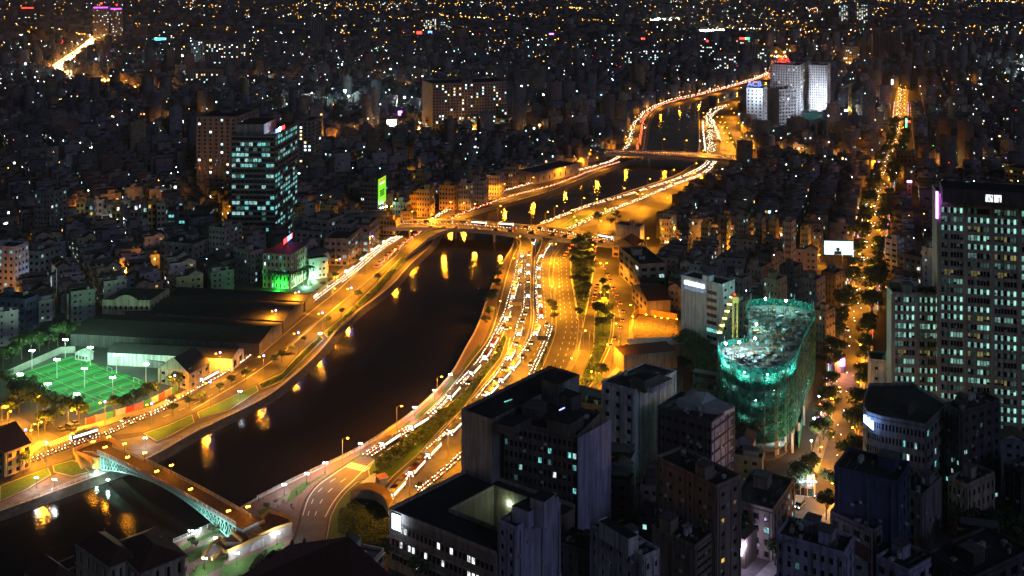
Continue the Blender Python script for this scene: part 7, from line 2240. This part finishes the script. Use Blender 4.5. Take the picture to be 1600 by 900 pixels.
# lights of lanes and far streets: small lamp bodies on thin poles, too many to count
lampv, lampf, lampm = [], [], []
OCT = np.array([[1,0,0],[0,1,0],[-1,0,0],[0,-1,0],[0,0,1],[0,0,-1]],float)
OF = np.array([[0,1,4,4],[1,2,4,4],[2,3,4,4],[3,0,4,4],[1,0,5,5],[2,1,5,5],[3,2,5,5],[0,3,5,5]])
def far_lamps(pos, rad, mid):
    global lampv, lampf, lampm
    k = sum(len(a) for a in lampv)
    n = len(pos)
    v = pos[:,None]+OCT[None]*np.asarray(rad)[:,None,None]
    lampv.append(v.reshape(-1,3))
    q = np.array([[0,1,4],[1,2,4],[2,3,4],[3,0,4],[1,0,5],[2,1,5],[3,2,5],[0,3,5]])
    lampf.append((q[None]+np.arange(n)[:,None,None]*6+k).reshape(-1,3))
    lampm.append(np.repeat(mid, 8))
FL_M = [emit('lane_lamp_sodium',(1.0,0.40,0.04),26.0), emit('lane_lamp_white',(0.8,0.95,1.0),26.0), emit('lane_lamp_cyan',(0.35,1.0,0.85),20.0), emit('lane_lamp_red',(1.0,0.05,0.03),10.0), emit('lane_lamp_violet',(0.4,0.3,1.0),10.0), emit('lane_lamp_green',(0.2,1.0,0.4),8.0), emit('lane_lamp_glow_sodium',(1.0,0.36,0.02),2600.0,True), emit('lane_lamp_glow_white',(0.65,0.95,1.0),700.0,True), emit('stadium_lamp',(0.9,1.0,0.75),90.0,True)]
# lanes of the rows
cand = []
for j in range(-70,70):
    us = np.arange(-100, 3000, 26.0)
    for off in (1.5,):
        vv_ = j*38.0+off
        cand.append(np.stack([us*U[0]+vv_*V[0], us*U[1]+vv_*V[1]],1))
cand = np.concatenate(cand)
c = cand[(cand[:,1] > 420) & (cand[:,1] < 2700) & (np.abs(cand[:,0]) < cand[:,1]*0.5)]
c = c[r.random(len(c)) < 0.15]
okm = np.ones(len(c), bool)
for poly in BLOCKED: okm &= ~inside(poly, c[:,0], c[:,1])
c = c[okm]; n = len(c)
gl = r.random(n) < np.where(c[:,1] < 1900, 0.4, 0.0)
cg = c[gl]; c = c[~gl]; n = len(c)
far_lamps(np.stack([cg[:,0],cg[:,1],r.uniform(6,9,len(cg))],1), np.full(len(cg),0.32), r.choice([6,6,6,7], len(cg)))
far_lamps(np.stack([c[:,0],c[:,1],r.uniform(4,11,n)],1), r.uniform(0.18,0.34,n)*(0.6+c[:,1]/1400), r.choice(6, n, p=[.46,.36,.08,.05,.02,.03]))
# roof and yard lights scattered
n = 850; yy = 450+(r.random(n)**0.8)*2250; xx = r.uniform(-0.5,0.5,n)*yy
okm = np.ones(n, bool)
for poly in BLOCKED: okm &= ~inside(poly, xx, yy)
xx, yy = xx[okm], yy[okm]; n = len(xx)
far_lamps(np.stack([xx,yy,r.uniform(12,26,n)],1), r.uniform(0.15,0.28,n)*(0.6+yy/1500), r.choice(6, n, p=[.22,.52,.12,.07,.03,.04]))
# the far plain
yy, xx = [], []
for q_ in range(120):
    y0 = 2500+(r.random()**1.6)*6500; x0 = r.uniform(-0.52,0.52)*y0; a_ = r.choice([TH, TH+1.57, 0.0, 0.2])+r.normal(0,0.15); L_ = r.uniform(60,700)*y0/5000; k_ = r.integers(4,18)
    t_ = r.uniform(-1,1,k_)*L_; j_ = r.normal(0, 12 if r.random() < 0.6 else 90, k_)
    xx += list(x0+t_*math.cos(a_)-j_*math.sin(a_)); yy += list(y0+t_*math.sin(a_)+j_*math.cos(a_))
y0 = 2700+(r.random(220)**1.6)*5500; yy = np.concatenate([yy, y0]); xx = np.concatenate([xx, r.uniform(-0.51,0.51,220)*y0])
yy = np.maximum(yy, 2400); n = len(yy)
far_lamps(np.stack([xx,yy,r.uniform(6,26,n)],1), r.uniform(0.35,0.8,n)*(0.5+yy/4200), r.choice(6, n, p=[.64,.26,.03,.03,.02,.02]))
# strings of lamps along far streets, in the picture's own rows: (x0, y0, x1, y1, how many, colour, size)
STR = [(25,38,112,50,34,0,1.0),(112,50,152,58,14,0,1.0),(300,150,240,150,14,0,.8),(350,132,450,128,20,0,.8),(470,74,575,80,34,0,1.0),(195,37,340,40,22,0,.9),(270,55,345,56,14,0,1.0),(400,20,500,26,14,0,1.0),(520,24,640,28,22,0,.9),(690,24,770,28,20,0,1.0),
       (870,12,910,12,16,0,1.2),(1018,31,1062,28,30,8,1.6),(1062,28,1112,26,16,0,1.2),(1094,48,1146,46,44,8,1.8),(1146,46,1200,46,16,0,1.2),(900,30,1015,32,24,0,.9),(1250,60,1330,72,30,0,1.1),(1255,70,1345,66,26,0,1.0),(1200,87,1265,89,20,0,1.0),(1300,90,1330,110,18,0,.9),
       (1480,56,1600,50,24,0,1.1),(1535,0,1600,3,18,0,1.2),(1370,0,1500,8,20,0,1.0),(1240,18,1275,12,12,0,1.1),(1500,40,1560,40,12,0,1),(930,110,975,100,10,0,.8),(905,103,960,101,14,0,.8),(810,160,870,154,20,1,.7),(440,150,480,120,14,0,.7),(440,10,640,4,24,0,.9),(660,5,800,4,20,0,.9),(0,50,40,55,12,1,.9),(10,98,60,100,22,1,.9),(60,128,100,130,14,1,.8),(130,90,165,92,14,1,.9),
       (500,113,580,112,14,0,.7),(600,103,640,107,12,2,.8),(965,8,1090,12,14,0,1),(570,138,760,140,12,0,.7),(780,30,960,32,18,0,.8),(560,222,670,196,40,1,.5),(440,238,560,222,14,0,.5),(1190,155,1240,160,8,0,.6),(1220,245,1335,249,14,0,.5),(960,140,1120,130,16,0,.6),(1000,150,1100,140,10,0,.6),(930,170,985,160,14,1,.5)]
for x0,y0,x1,y1,k,mid,sz in STR:
    t = (np.arange(k)+r.uniform(-.35,.35,k))/k
    pxx = x0+(x1-x0)*t+r.normal(0,1.2,k); pyy = y0+(y1-y0)*t+r.normal(0,0.8,k)
    P3 = np.array([G(a, max(b_,-8), 9.0) for a, b_ in zip(pxx,pyy)])
    far_lamps(P3, r.uniform(0.5,1.0,k)*sz*P3[:,1]/4200*1.5+0.12, np.full(k, mid) if mid else r.choice([0,0,0,0,1], k))
for k_ in ('west_avenue','mill_street','north_avenue','depot_street','east_crossing','school_street','ward_street','hospital_street','upper_street','temple_street','far_expressway','market_road','crossing_avenue'):
    Pk = resample(far_pts[k_], 20 if k_ != 'temple_street' else 24)
    for s_ in (5.0, -5.0):
        Q_ = np.array([(p.x,p.y,8.0) for p in offset(Pk, s_)]); Q_ = Q_[r.random(len(Q_)) < 0.8]
        m_id = {'north_avenue':1,'depot_street':1}.get(k_, 6)
        if len(Q_): far_lamps(Q_, np.full(len(Q_), 0.3)*(0.8+Q_[:,1]/3000), np.where(r.random(len(Q_)) < 0.2, 7, m_id))
# bright floodlit yards in the middle distance
yard = np.array([G(487,146,30), G(539,142,32), G(632,152,26), G(670,156,26), G(583,160,24), G(40,100,26), G(150,92,26), G(610,108,24), G(1596,88,28), G(1598,108,26), G(262,80,28), G(285,87,28), G(95,103,24), G(545,150,26)])
far_lamps(yard, np.array([1.2,1.9,1.0,0.8,0.7,0.9,0.9,0.9,1.4,1.4,1.0,1.0,0.8,0.9]), np.full(len(yard), 7))
lv = np.concatenate(lampv); lf = np.concatenate(lampf); lmi = np.concatenate(lampm)
me = bpy.data.meshes.new('distant_lamps')
me.from_pydata(lv.tolist(), [], lf.tolist())
for m_ in FL_M: me.materials.append(m_)
me.polygons.foreach_set('material_index', lmi.astype(np.int32)); me.update()
o = link('distant_lamps', me); tag(o, 'countless small street and yard lamps across the city', 'lamps', kind='stuff')

# ================================================================ TRAFFIC (standing in queues in place of light trails, lamps lit)
CARCOL = [(0.22,0.22,0.22),(0.03,0.03,0.035),(0.10,0.10,0.11),(0.16,0.16,0.17),(0.12,0.02,0.02),(0.03,0.05,0.12),(0.05,0.05,0.05)]
M_CAR = random_paint('car_paint', CARCOL, 0.3)
M_TYRE = mat('tyre', (0.015,0.015,0.015), 0.9, 0.2, 2)
def car_mesh(L, w, h, cab0, cab1, hood, name, one=True):
    """body profile drawn across the width; lamps at both ends. Front is -y"""
    mb = MB()
    z0 = 0.28
    prof = [(-L/2,z0),(-L/2,hood*0.92),(cab0,hood),(cab0+0.55 if h-hood > 0.3 else cab0,h),(cab1-0.35,h),(cab1+0.1,hood),(L/2,hood*0.95),(L/2,z0)]
    top = 0.84
    for i in range(len(prof)):
        (y0,za),(y1,zb) = prof[i], prof[(i+1) % len(prof)]
        wa = w/2*(top if za > hood*1.02 else 1); wb = w/2*(top if zb > hood*1.02 else 1)
        glass = i in (2,4)
        mb.quad((-wa,y0,za),(wa,y0,za),(wb,y1,zb),(-wb,y1,zb), M_GLASS if glass else M_CAR)
    for s in (-1,1):
        pts = [(s*w/2*(top if z > hood*1.02 else 1), y, z) for y, z in prof]
        c = (s*w/2*0.95, 0, (z0+hood)/2)
        low = [pts[0],pts[1],pts[2],pts[5],pts[6],pts[7]]
        for q in (low, [pts[2],pts[3],pts[4],pts[5]]):
            k = len(mb.v); mb.v += q if s < 0 else q[::-1]; mb.f.append(tuple(range(k,k+len(q)))); mb.m.append(mb.mi(M_GLASS if len(q) == 4 else M_CAR))
        for y in (-L*0.31, L*0.31):
            mb.tube([(s*(w/2-0.2),y,0.32),(s*(w/2+0.03),y,0.32)], 0.32, M_TYRE, 8)
    return mb
def lamp_mb(L, w, z, front, m_, sw=0.42, sh=0.2):
    mb = MB(); y = -L/2-0.02 if front else L/2+0.02
    for s in (-1,1):
        x = s*(w/2-0.3)
        mb.box((x,y,z-sh/2), (sw,0.06,sh), m_)
    return mb
def car_proto(name, L, w, h, cab0, cab1, hood):
    root = link(name, car_mesh(L,w,h,cab0,cab1,hood,name).mesh(name))
    for front, m_, nm in ((True,E_HEAD,'headlight'),(False,E_TAIL,'taillight')):
        for s in (-1,1):
            mb = MB(); y = -L/2-0.03 if front else L/2+0.03
            mb.box((s*(w/2-0.28),y,hood*0.62), (0.46,0.08,0.24), m_); mb.build(nm, root, (0,0,0))
    return root
CARS = {'sedan': car_proto('sedan',4.4,1.75,1.42,-0.9,1.3,0.85), 'hatchback': car_proto('hatchback',3.8,1.7,1.48,-0.8,1.75,0.88), 'van': car_proto('van',4.9,1.9,1.95,-1.9,2.2,1.05)}
# city bus, added: its glowing window bands imitate the light trails
def bus_proto():
    L, w, h = 10.5, 2.4, 2.75
    mb = MB()
    mb.prism([(-w/2,-L/2+0.25),(-w/2+0.3,-L/2),(w/2-0.3,-L/2),(w/2,-L/2+0.25),(w/2,L/2),(-w/2,L/2)], 0.35, h, M_CAR, M_CAR, bottom=True)
    for s in (-1,1):
        for y in (-3.2,3.4): mb.tube([(s*(w/2-0.25),y,0.45),(s*(w/2+0.03),y,0.45)], 0.45, M_TYRE, 8)
    mb.box((0,1.5,h), (1.6,2.4,0.3), M_TIN)
    root = link('bus', mb.mesh('bus'))
    E_BUS = emit('bus_streak_glow', (1.0,0.9,0.7), 3.2)
    for s in (-1,1):
        for k in range(5):
            mb = MB(); x = s*(w/2+0.02); y0 = -L/2+0.5+k*1.96
            q = [(x,y0,1.35),(x,y0+1.8,1.35),(x,y0+1.8,2.25),(x,y0,2.25)]
            mb.quad(*(q if s > 0 else q[::-1]), E_BUS); mb.build('window', root, (0,0,0))
    mb = MB(); mb.quad((-0.85,-L/2-0.02,1.2),(0.85,-L/2-0.02,1.2),(0.85,-L/2-0.02,2.3),(-0.85,-L/2-0.02,2.3), E_BUS); mb.build('windscreen', root, (0,0,0))
    for front, m_, nm in ((True,E_HEAD,'headlight'),(False,E_TAIL,'taillight')):
        for s in (-1,1):
            mb = MB(); mb.box((s*0.85,-L/2-0.04 if front else L/2+0.04,0.6),(0.5,0.1,0.3),m_); mb.build(nm, root, (0,0,0))
    return root
CARS['bus'] = bus_proto()
PROTOS += list(CARS.values())
# motorbike with rider, joined: a few pixels each
def bike_mb():
    mb = MB(); M_J = mat('rider_clothes',(0.12,0.12,0.16),0.9,0.6,3)
    for y in (-0.6,0.6): mb.tube([(-0.05,y,0.3),(0.05,y,0.3)],0.3,M_TYRE,8)
    mb.bar((0,-0.6,0.45),(0,0.65,0.6),0.25,M_IRON,0.3); mb.bar((0,-0.5,0.5),(0,-0.42,1.05),0.12,M_IRON); mb.bar((-0.3,-0.4,1.0),(0.3,-0.4,1.0),0.06,M_IRON)
    mb.tube([(0,0.2,0.75),(0,0.12,1.05),(0,0.02,1.35),(0,-0.02,1.46)],[0.17,0.19,0.2,0.08],M_J,6)
    for s in (-1,1):
        mb.tube([(s*0.1,0.2,0.78),(s*0.17,-0.22,0.75),(s*0.16,-0.15,0.3)],[0.09,0.08,0.05],M_J,5); mb.tube([(s*0.2,0.02,1.32),(s*0.27,-0.12,1.08),(s*0.25,-0.38,1.02)],[0.06,0.05,0.04],M_J,5)
    mb.ball((0,-0.05,1.6),0.14,M_J)
    mb.box((0,-0.52,0.88),(0.26,0.12,0.22),E_HEAD); mb.box((0,0.74,0.68),(0.24,0.06,0.14),E_TAIL)
    return mb
rt = random.Random(3)
counts = {'sedan':0,'hatchback':0,'van':0,'bus':0}
stuff_pts = []
def lane(px, gap, where, away=False, z=0.07, mix=('sedan','sedan','hatchback','hatchback','van'), limit=300, zs=None, off=0.0):
    P = GP(smooth(px, 4), z)
    if off: P = offset(P, off)
    for p in P: p.z = z
    step = 0.5; R_ = resample(P, step)
    i = rt.randrange(4); k = 0
    while i+2 < len(R_):
        p = R_[i]; d_ = R_[min(i+2,len(R_)-1)]-R_[i]
        if d_.length < 1e-6: break
        kind = rt.choice(mix)
        # direction: towards the viewer along the list when away is False
        ang = math.atan2(d_.y,d_.x)+math.pi/2
        if away: ang += math.pi
        if counts[kind] < limit:
            o = copy_tree(CARS[kind]); o.location = p; o.rotation_euler = (0,0,ang)
            tag(o, f'{kind} with lit {"tail lamps" if away else "headlights"} {where}, {nth(k)} from far', kind if kind != 'sedan' and kind != 'hatchback' else 'car', f'vehicles {where}')
            counts[kind] += 1
        else:
            stuff_pts.append((p.x,p.y,p.z,ang))
        base = {'sedan':4.4,'hatchback':3.8,'van':4.9,'bus':10.5}[kind]
        i += int((base+gap*rt.uniform(0.6,1.6))/step); k += 1
def bikes(px, gap, away=False, z=0.07, off=0.0, spread=0.5):
    P = GP(smooth(px, 4), z)
    if off: P = offset(P, off)
    for p in P: p.z = z
    for i, p in enumerate(resample(P, gap)[:-1]):
        d_ = resample(P, gap)[i+1]-p if False else None
    R_ = resample(P, gap)
    for i in range(len(R_)-1):
        d_ = R_[i+1]-R_[i]; a = math.atan2(d_.y,d_.x)+math.pi/2+(math.pi if away else 0)
        s_ = Vector((-d_.y,d_.x,0)).normalized()*rt.gauss(0,spread)
        q = R_[i]+s_+d_*rt.uniform(-.4,.4); stuff_pts.append((q.x,q.y,z,a))
# lists run from far to near
R1A = [(823,369),(812,391),(803.5,435),(796,459),(787,492),(775,517),(760,545),(740,574),(710,606),(668,650),(615,682),(561,717)]
R1B = [(828,376),(817,405),(808,440),(800,470),(790,505),(774,535),(752,565),(722,603),(680,648),(633,680),(576,719)]
T2 = [(829,380),(821,405),(820,435),(818,481),(809,507),(800,540),(779,582),(755,611),(719,656),(680,693),(660,712),(604,774)]
T3 = [(863,373),(845,397),(838,420),(837,450),(840,495),(838,507),(826,535),(805,566),(790,584),(760,616),(715,662),(664,714),(610,772)]
T4 = [(859,508),(851,534),(838,563),(824,593),(805,620),(760,665),(722,708),(690,738),(645,776)]
LINE = 0.08
BUSY = ('bus','bus','bus','sedan','hatchback')  # mostly buses, added so their windows join into bright streaks
bikes(R1A, 1.9, spread=LINE); bikes(R1A[3:], 2.3, off=1.6, spread=LINE); bikes(R1B, 2.0, spread=LINE); lane(R1A, 7, 'on the outer riverside lane', off=2.6, mix=BUSY); lane(R1B, 34, 'on the inner riverside lane', off=2.0)
bikes(T2, 1.9, spread=LINE); bikes(T3, 1.9, spread=LINE); bikes(T4, 2.0, spread=LINE); bikes(T4, 2.2, off=1.6, spread=LINE)
lane(T2, 9, 'on the left tunnel lane', off=2.0, mix=BUSY); lane(T3, 7, 'on the middle tunnel lane', off=1.8, mix=BUSY); lane(T4, 45, 'on the right tunnel lane', off=-1.6)
L1 = [(624,371),(590,393),(559,420),(527,445),(484,478),(440,515),(401,550),(360,580),(320,603),(252,640),(203,661),(165,678),(105,698),(39,723),(0,737)]
bikes(L1, 2.0, spread=LINE); bikes(L1[:5], 2.2, off=-2.0, spread=LINE); bikes(L1[:4], 2.2, off=2.0, spread=LINE); bikes(L1[9:], 2.4, off=2.2, spread=LINE); lane(L1, 14, 'on the left bank road', off=-3.2, mix=BUSY)
# beyond the near bridge, right bank
RB1 = [(1112,247),(1100,262),(1062,280),(1025,292),(975,308),(925,322),(885,337),(846,352)]
RB2 = [(1116,252),(1097,272),(1050,290),(1000,311),(950,330),(915,345),(884,360)]
lane(RB1, 16, 'on the right bank beyond the bridge, waterside lane'); lane(RB2, 16, 'on the right bank beyond the bridge, inner lane')
bikes(RB1, 2.4, spread=0.4); bikes(RB2, 2.4, spread=0.4); bikes(RB1, 3.0, off=-2.6, spread=0.4); bikes(RB2, 3.2, off=2.6, spread=0.4)
# left bank beyond the near bridge
LB1 = [(968,243),(950,254),(887,271),(800,295),(747,311),(704,326),(668,346)]
lane(LB1, 14, 'on the left bank beyond the near bridge'); bikes(LB1, 2.4, spread=0.4); bikes(LB1, 3.0, off=2.4, spread=0.4)
LB2 = [(965,254),(920,268),(862,290),(800,306),(760,319),(720,334),(690,349)]
lane(LB2, 2.2, 'leaving past the amber warehouse', away=True); bikes(LB2, 3, away=True, off=2)
LB3 = [(656,362),(636,376),(611,396),(585,420)]
lane(LB3, 3.0, 'leaving up the left bank road', away=True); bikes(LB3, 3, away=True, off=1.8)
# bridge decks
bikes([(602,352),(650,351),(700,351),(750,354),(800,358),(862,363),(930,373),(975,380)], 2.4, z=ZB1+0.02)
lane([(602,349),(650,348),(700,348),(750,351),(800,354),(862,360),(930,370),(975,378)], 7, 'crossing the near road bridge', z=ZB1+0.02, mix=('sedan','hatchback','van','bus'))
lane([(975,383),(930,377),(862,367),(800,362),(740,358),(650,355)], 7, 'crossing back over the near road bridge', z=ZB1+0.02, mix=('sedan','hatchback'))
bikes([(945,238),(1000,239),(1060,241),(1120,245),(1172,250)], 2.6, z=6.02, spread=1.5)
# boulevard, away from the viewer
lane([(899,378),(888,392),(881,404)], 4, 'leaving under the near bridge', away=True)
lane([(931,386),(928,400),(938,412),(950,432),(960,455),(973,486),(972,505),(960,530),(945,556)], 9, 'leaving along the side road', away=True)
lane([(934,446),(929,465),(924,486)], 7, 'leaving left of the small tree island', away=True)
# beyond the farther bridge
bikes([(1137,164),(1114,171),(1104,184),(1107,205),(1107,241)], 4.0, spread=1.2); bikes([(1135,166),(1112,180),(1111,205),(1115,239)], 4.0, spread=1.4); bikes([(1114,188),(1119,205),(1126,222)], 2.2, spread=1.0); bikes([(1098,190),(1100,215),(1102,238)], 2.6)
bikes([(1200,114),(1170,126),(1100,145),(1050,156),(1014,171),(996,188),(988,202),(984,222),(975,236)], 3.2, spread=1.5); bikes([(1200,117),(1170,128),(1105,146),(1054,158),(1022,170),(1006,186),(1002,205),(996,236)], 3.0, away=True, spread=1.0)
lane([(1126,170),(1112,184),(1110,205),(1111,240)], 9, 'beyond the farther bridge', limit=260)
for k_, P in far_pts.items():
    pts = [PX(p) for p in P]
    if k_ in ('far_expressway',):
        bikes(pts[:13], 1.6, spread=4); bikes(pts[:13], 2.0, spread=5, off=3); bikes(pts[12:18], 3.0, spread=4); bikes(pts[16:], 5, spread=3); bikes(pts[:14], 5, away=True, off=-7, spread=2)
    elif k_ == 'far_ring_road': bikes(pts, 9, spread=4)
    elif k_ == 'market_road': bikes(pts, 5, spread=2.5)
    elif k_ == 'canal_avenue': bikes(pts, 4, spread=8)
    else: bikes(pts, 8, spread=4)
# the straight street, thick with motorbikes
S_ = [PX(p) for p in st if PX(p)[1] < 895]
bikes(S_, 20, off=-2.5, spread=1.6); bikes(S_, 34, off=-1, spread=1.0); bikes(S_, 24, away=True, off=3, spread=1.3)
lane(S_, 60, 'in the straight tree-lined street', mix=('sedan','van','hatchback'), off=-3.5)
# the motorbikes: the 260 that look largest are things, the rest one mass
BM = bike_mb().mesh('motorbike')
stuff_pts.sort(key=lambda p: p[1])
def street_of(p):
    x, y = PX(p)
    if p[2] > 3: return 'on a road bridge deck'
    if x > 1180: return 'in the straight tree-lined street'
    if x < 680 and y > 345 and p[0] < -20 and y < 760 and x < 640-(y-360)*1.3+60: return 'on the left bank road'
    return 'on the canal-side boulevard lanes'
near_b, rest_b = stuff_pts[:260], stuff_pts[260:]
bk = {}
for p in near_b:
    o = link('motorbike', BM); o.location = p[:3]; o.rotation_euler = (0,0,p[3])
    wh = street_of(p); bk[wh] = bk.get(wh, 0)+1
    tag(o, f'motorbike with rider, lamp lit, {wh}, {nth(bk[wh]-1)} from nearest', 'motorbike', f'motorbikes {wh}')
bv = np.array([v.co for v in BM.vertices]); bf = [tuple(p.vertices) for p in BM.polygons]; bm_ = [p.material_index for p in BM.polygons]
# the mass: a lighter shape, its lamps enlarged with distance to keep their glow
mbs = MB()
for (x, y, z, a) in rest_b:
    ca, sa_ = math.cos(a), math.sin(a)
    def T(px_, py_, pz_): return (x+px_*ca-py_*sa_, y+px_*sa_+py_*ca, z+pz_)
    sc_ = 1.0+min(1.0, max(0, (y-700)/1700))
    for (cx, cy2, cz, w_, d2, h_, m_) in ((0,0.05,0.25,0.3,1.5,0.5,M_IRON),(0,0.1,0.75,0.4,0.4,0.8,MATS['rider_clothes']),(0,-0.62,0.8,0.34*sc_,0.1,0.28*sc_,E_HEAD),(0,0.82,0.6,0.3*sc_,0.08,0.2*sc_,E_TAIL)):
        hw, hd = w_/2, d2/2
        c8 = [T(cx+i*hw, cy2+j*hd, cz+k*h_) for k in (0,1) for i, j in ((-1,-1),(1,-1),(1,1),(-1,1))]
        k0 = len(mbs.v); mbs.v += c8; mi = mbs.mi(m_)
        for f in ((0,1,5,4),(1,2,6,5),(2,3,7,6),(3,0,4,7),(4,5,6,7)):
            mbs.f.append(tuple(k0+q for q in f)); mbs.m.append(mi)
o = mbs.build('distant_motorbikes'); tag(o, 'stream of far motorbikes with lit lamps on the city roads', 'motorbikes', kind='stuff')

# parked cars by the pitch and yards
for i, (x, y, a) in enumerate(((20,622,0.6),(33,630,0.6),(60,672,0.9),(75,662,0.9),(118,664,0.9),(110,670,1.0),(95,672,1.0),(255,590,0.2),(262,585,0.2),(1000,385,1.0))):
    o = copy_tree(CARS[['sedan','hatchback','van'][i % 3]]); 
    for ch in list(o.children):
        bpy.data.objects.remove(ch)
    q = G(x,y); o.location = (q.x,q.y,0.07); o.rotation_euler = (0,0,a); tag(o, f'unlit parked car, {nth(i)} along the side street by the pitch', 'car', 'parked cars by the pitch')

# ================================================================ PEOPLE on the plaza
def person_mesh(k):
    r_ = random.Random(k); mb = MB()
    sh_ = mat(f'shirt_{k}', [(0.5,0.5,0.5),(0.3,0.08,0.07),(0.08,0.12,0.3)][k % 3], 0.9, 0.2, 3); tr_ = mat('trousers',(0.05,0.05,0.07),0.9,0.3,3); sk_ = mat('skin',(0.38,0.22,0.15),0.6,0.1,3); ha_ = mat('hair',(0.015,0.012,0.01),0.7,0.2,3)
    st_ = 0.16*(1+k % 2)
    for s in (-1,1):
        mb.tube([(s*0.10,s*st_,0.04),(s*0.10,s*st_*0.6,0.48),(s*0.09,0,0.9)],[0.05,0.065,0.1],tr_,6)
        mb.tube([(s*0.20,0,1.40),(s*0.25,-s*0.06,1.12),(s*0.24,-s*0.14,0.86)],[0.06,0.05,0.035],sh_,5)
        mb.tube([(s*0.10,s*st_+0.02,0.05),(s*0.10,s*st_-0.18,0.04)],[0.05,0.04],tr_,5)
    mb.tube([(0,0,0.86),(0,0,1.05),(0,0,1.28),(0,0,1.42),(0,0,1.5)],[0.15,0.14,0.19,0.17,0.06],sh_,8)
    mb.tube([(0,0,1.47),(0,0,1.55)],[0.05,0.05],sk_,6); mb.ball((0,-0.01,1.63),0.105,sk_,1.2); mb.ball((0,0.025,1.68),0.105,ha_,0.95)
    return mb.mesh('person')
PM = [person_mesh(k) for k in range(3)]
for i, (x, y) in enumerate(((441,787),(444,788),(404,785),(412,782),(434,796),(455,795),(458,797),(536,716),(541,714),(547,712),(554,708),(291,893),(303,896),(688,612),(690,611),(396,788),(318,890),(463,775))):
    o = link('person', PM[i % 3]); q = G(x,y); o.location = (q.x,q.y,0.21); o.rotation_euler = (0,0,i*1.3)
    tag(o, f'person in a {["grey","red","blue"][i % 3]} shirt on the riverside promenade, {nth(i)} from the plaza', 'person', 'people on the promenade')

# prototypes are not part of the place
def remove_tree(o):
    for ch in list(o.children): remove_tree(ch)
    bpy.data.objects.remove(o)
for p in PROTOS: remove_tree(p)
bpy.context.view_layer.update()

# ================================================================ humid night air over the whole city
m = bpy.data.materials.new('night_air'); m.use_nodes = True
n = m.node_tree.nodes; n.clear()
ou = n.new('ShaderNodeOutputMaterial'); pv = n.new('ShaderNodeVolumePrincipled')
pv.inputs['Color'].default_value = (0.7, 0.76, 0.9, 1); pv.inputs['Density'].default_value = 0.00006; pv.inputs['Anisotropy'].default_value = 0.6
m.node_tree.links.new(pv.outputs[0], ou.inputs['Volume'])
mb = MB(); mb.box((0, 14200, -4.2), (41000, 33400, 190), m)
tag(mb.build('haze'), kind='stuff')
bpy.context.view_layer.update()
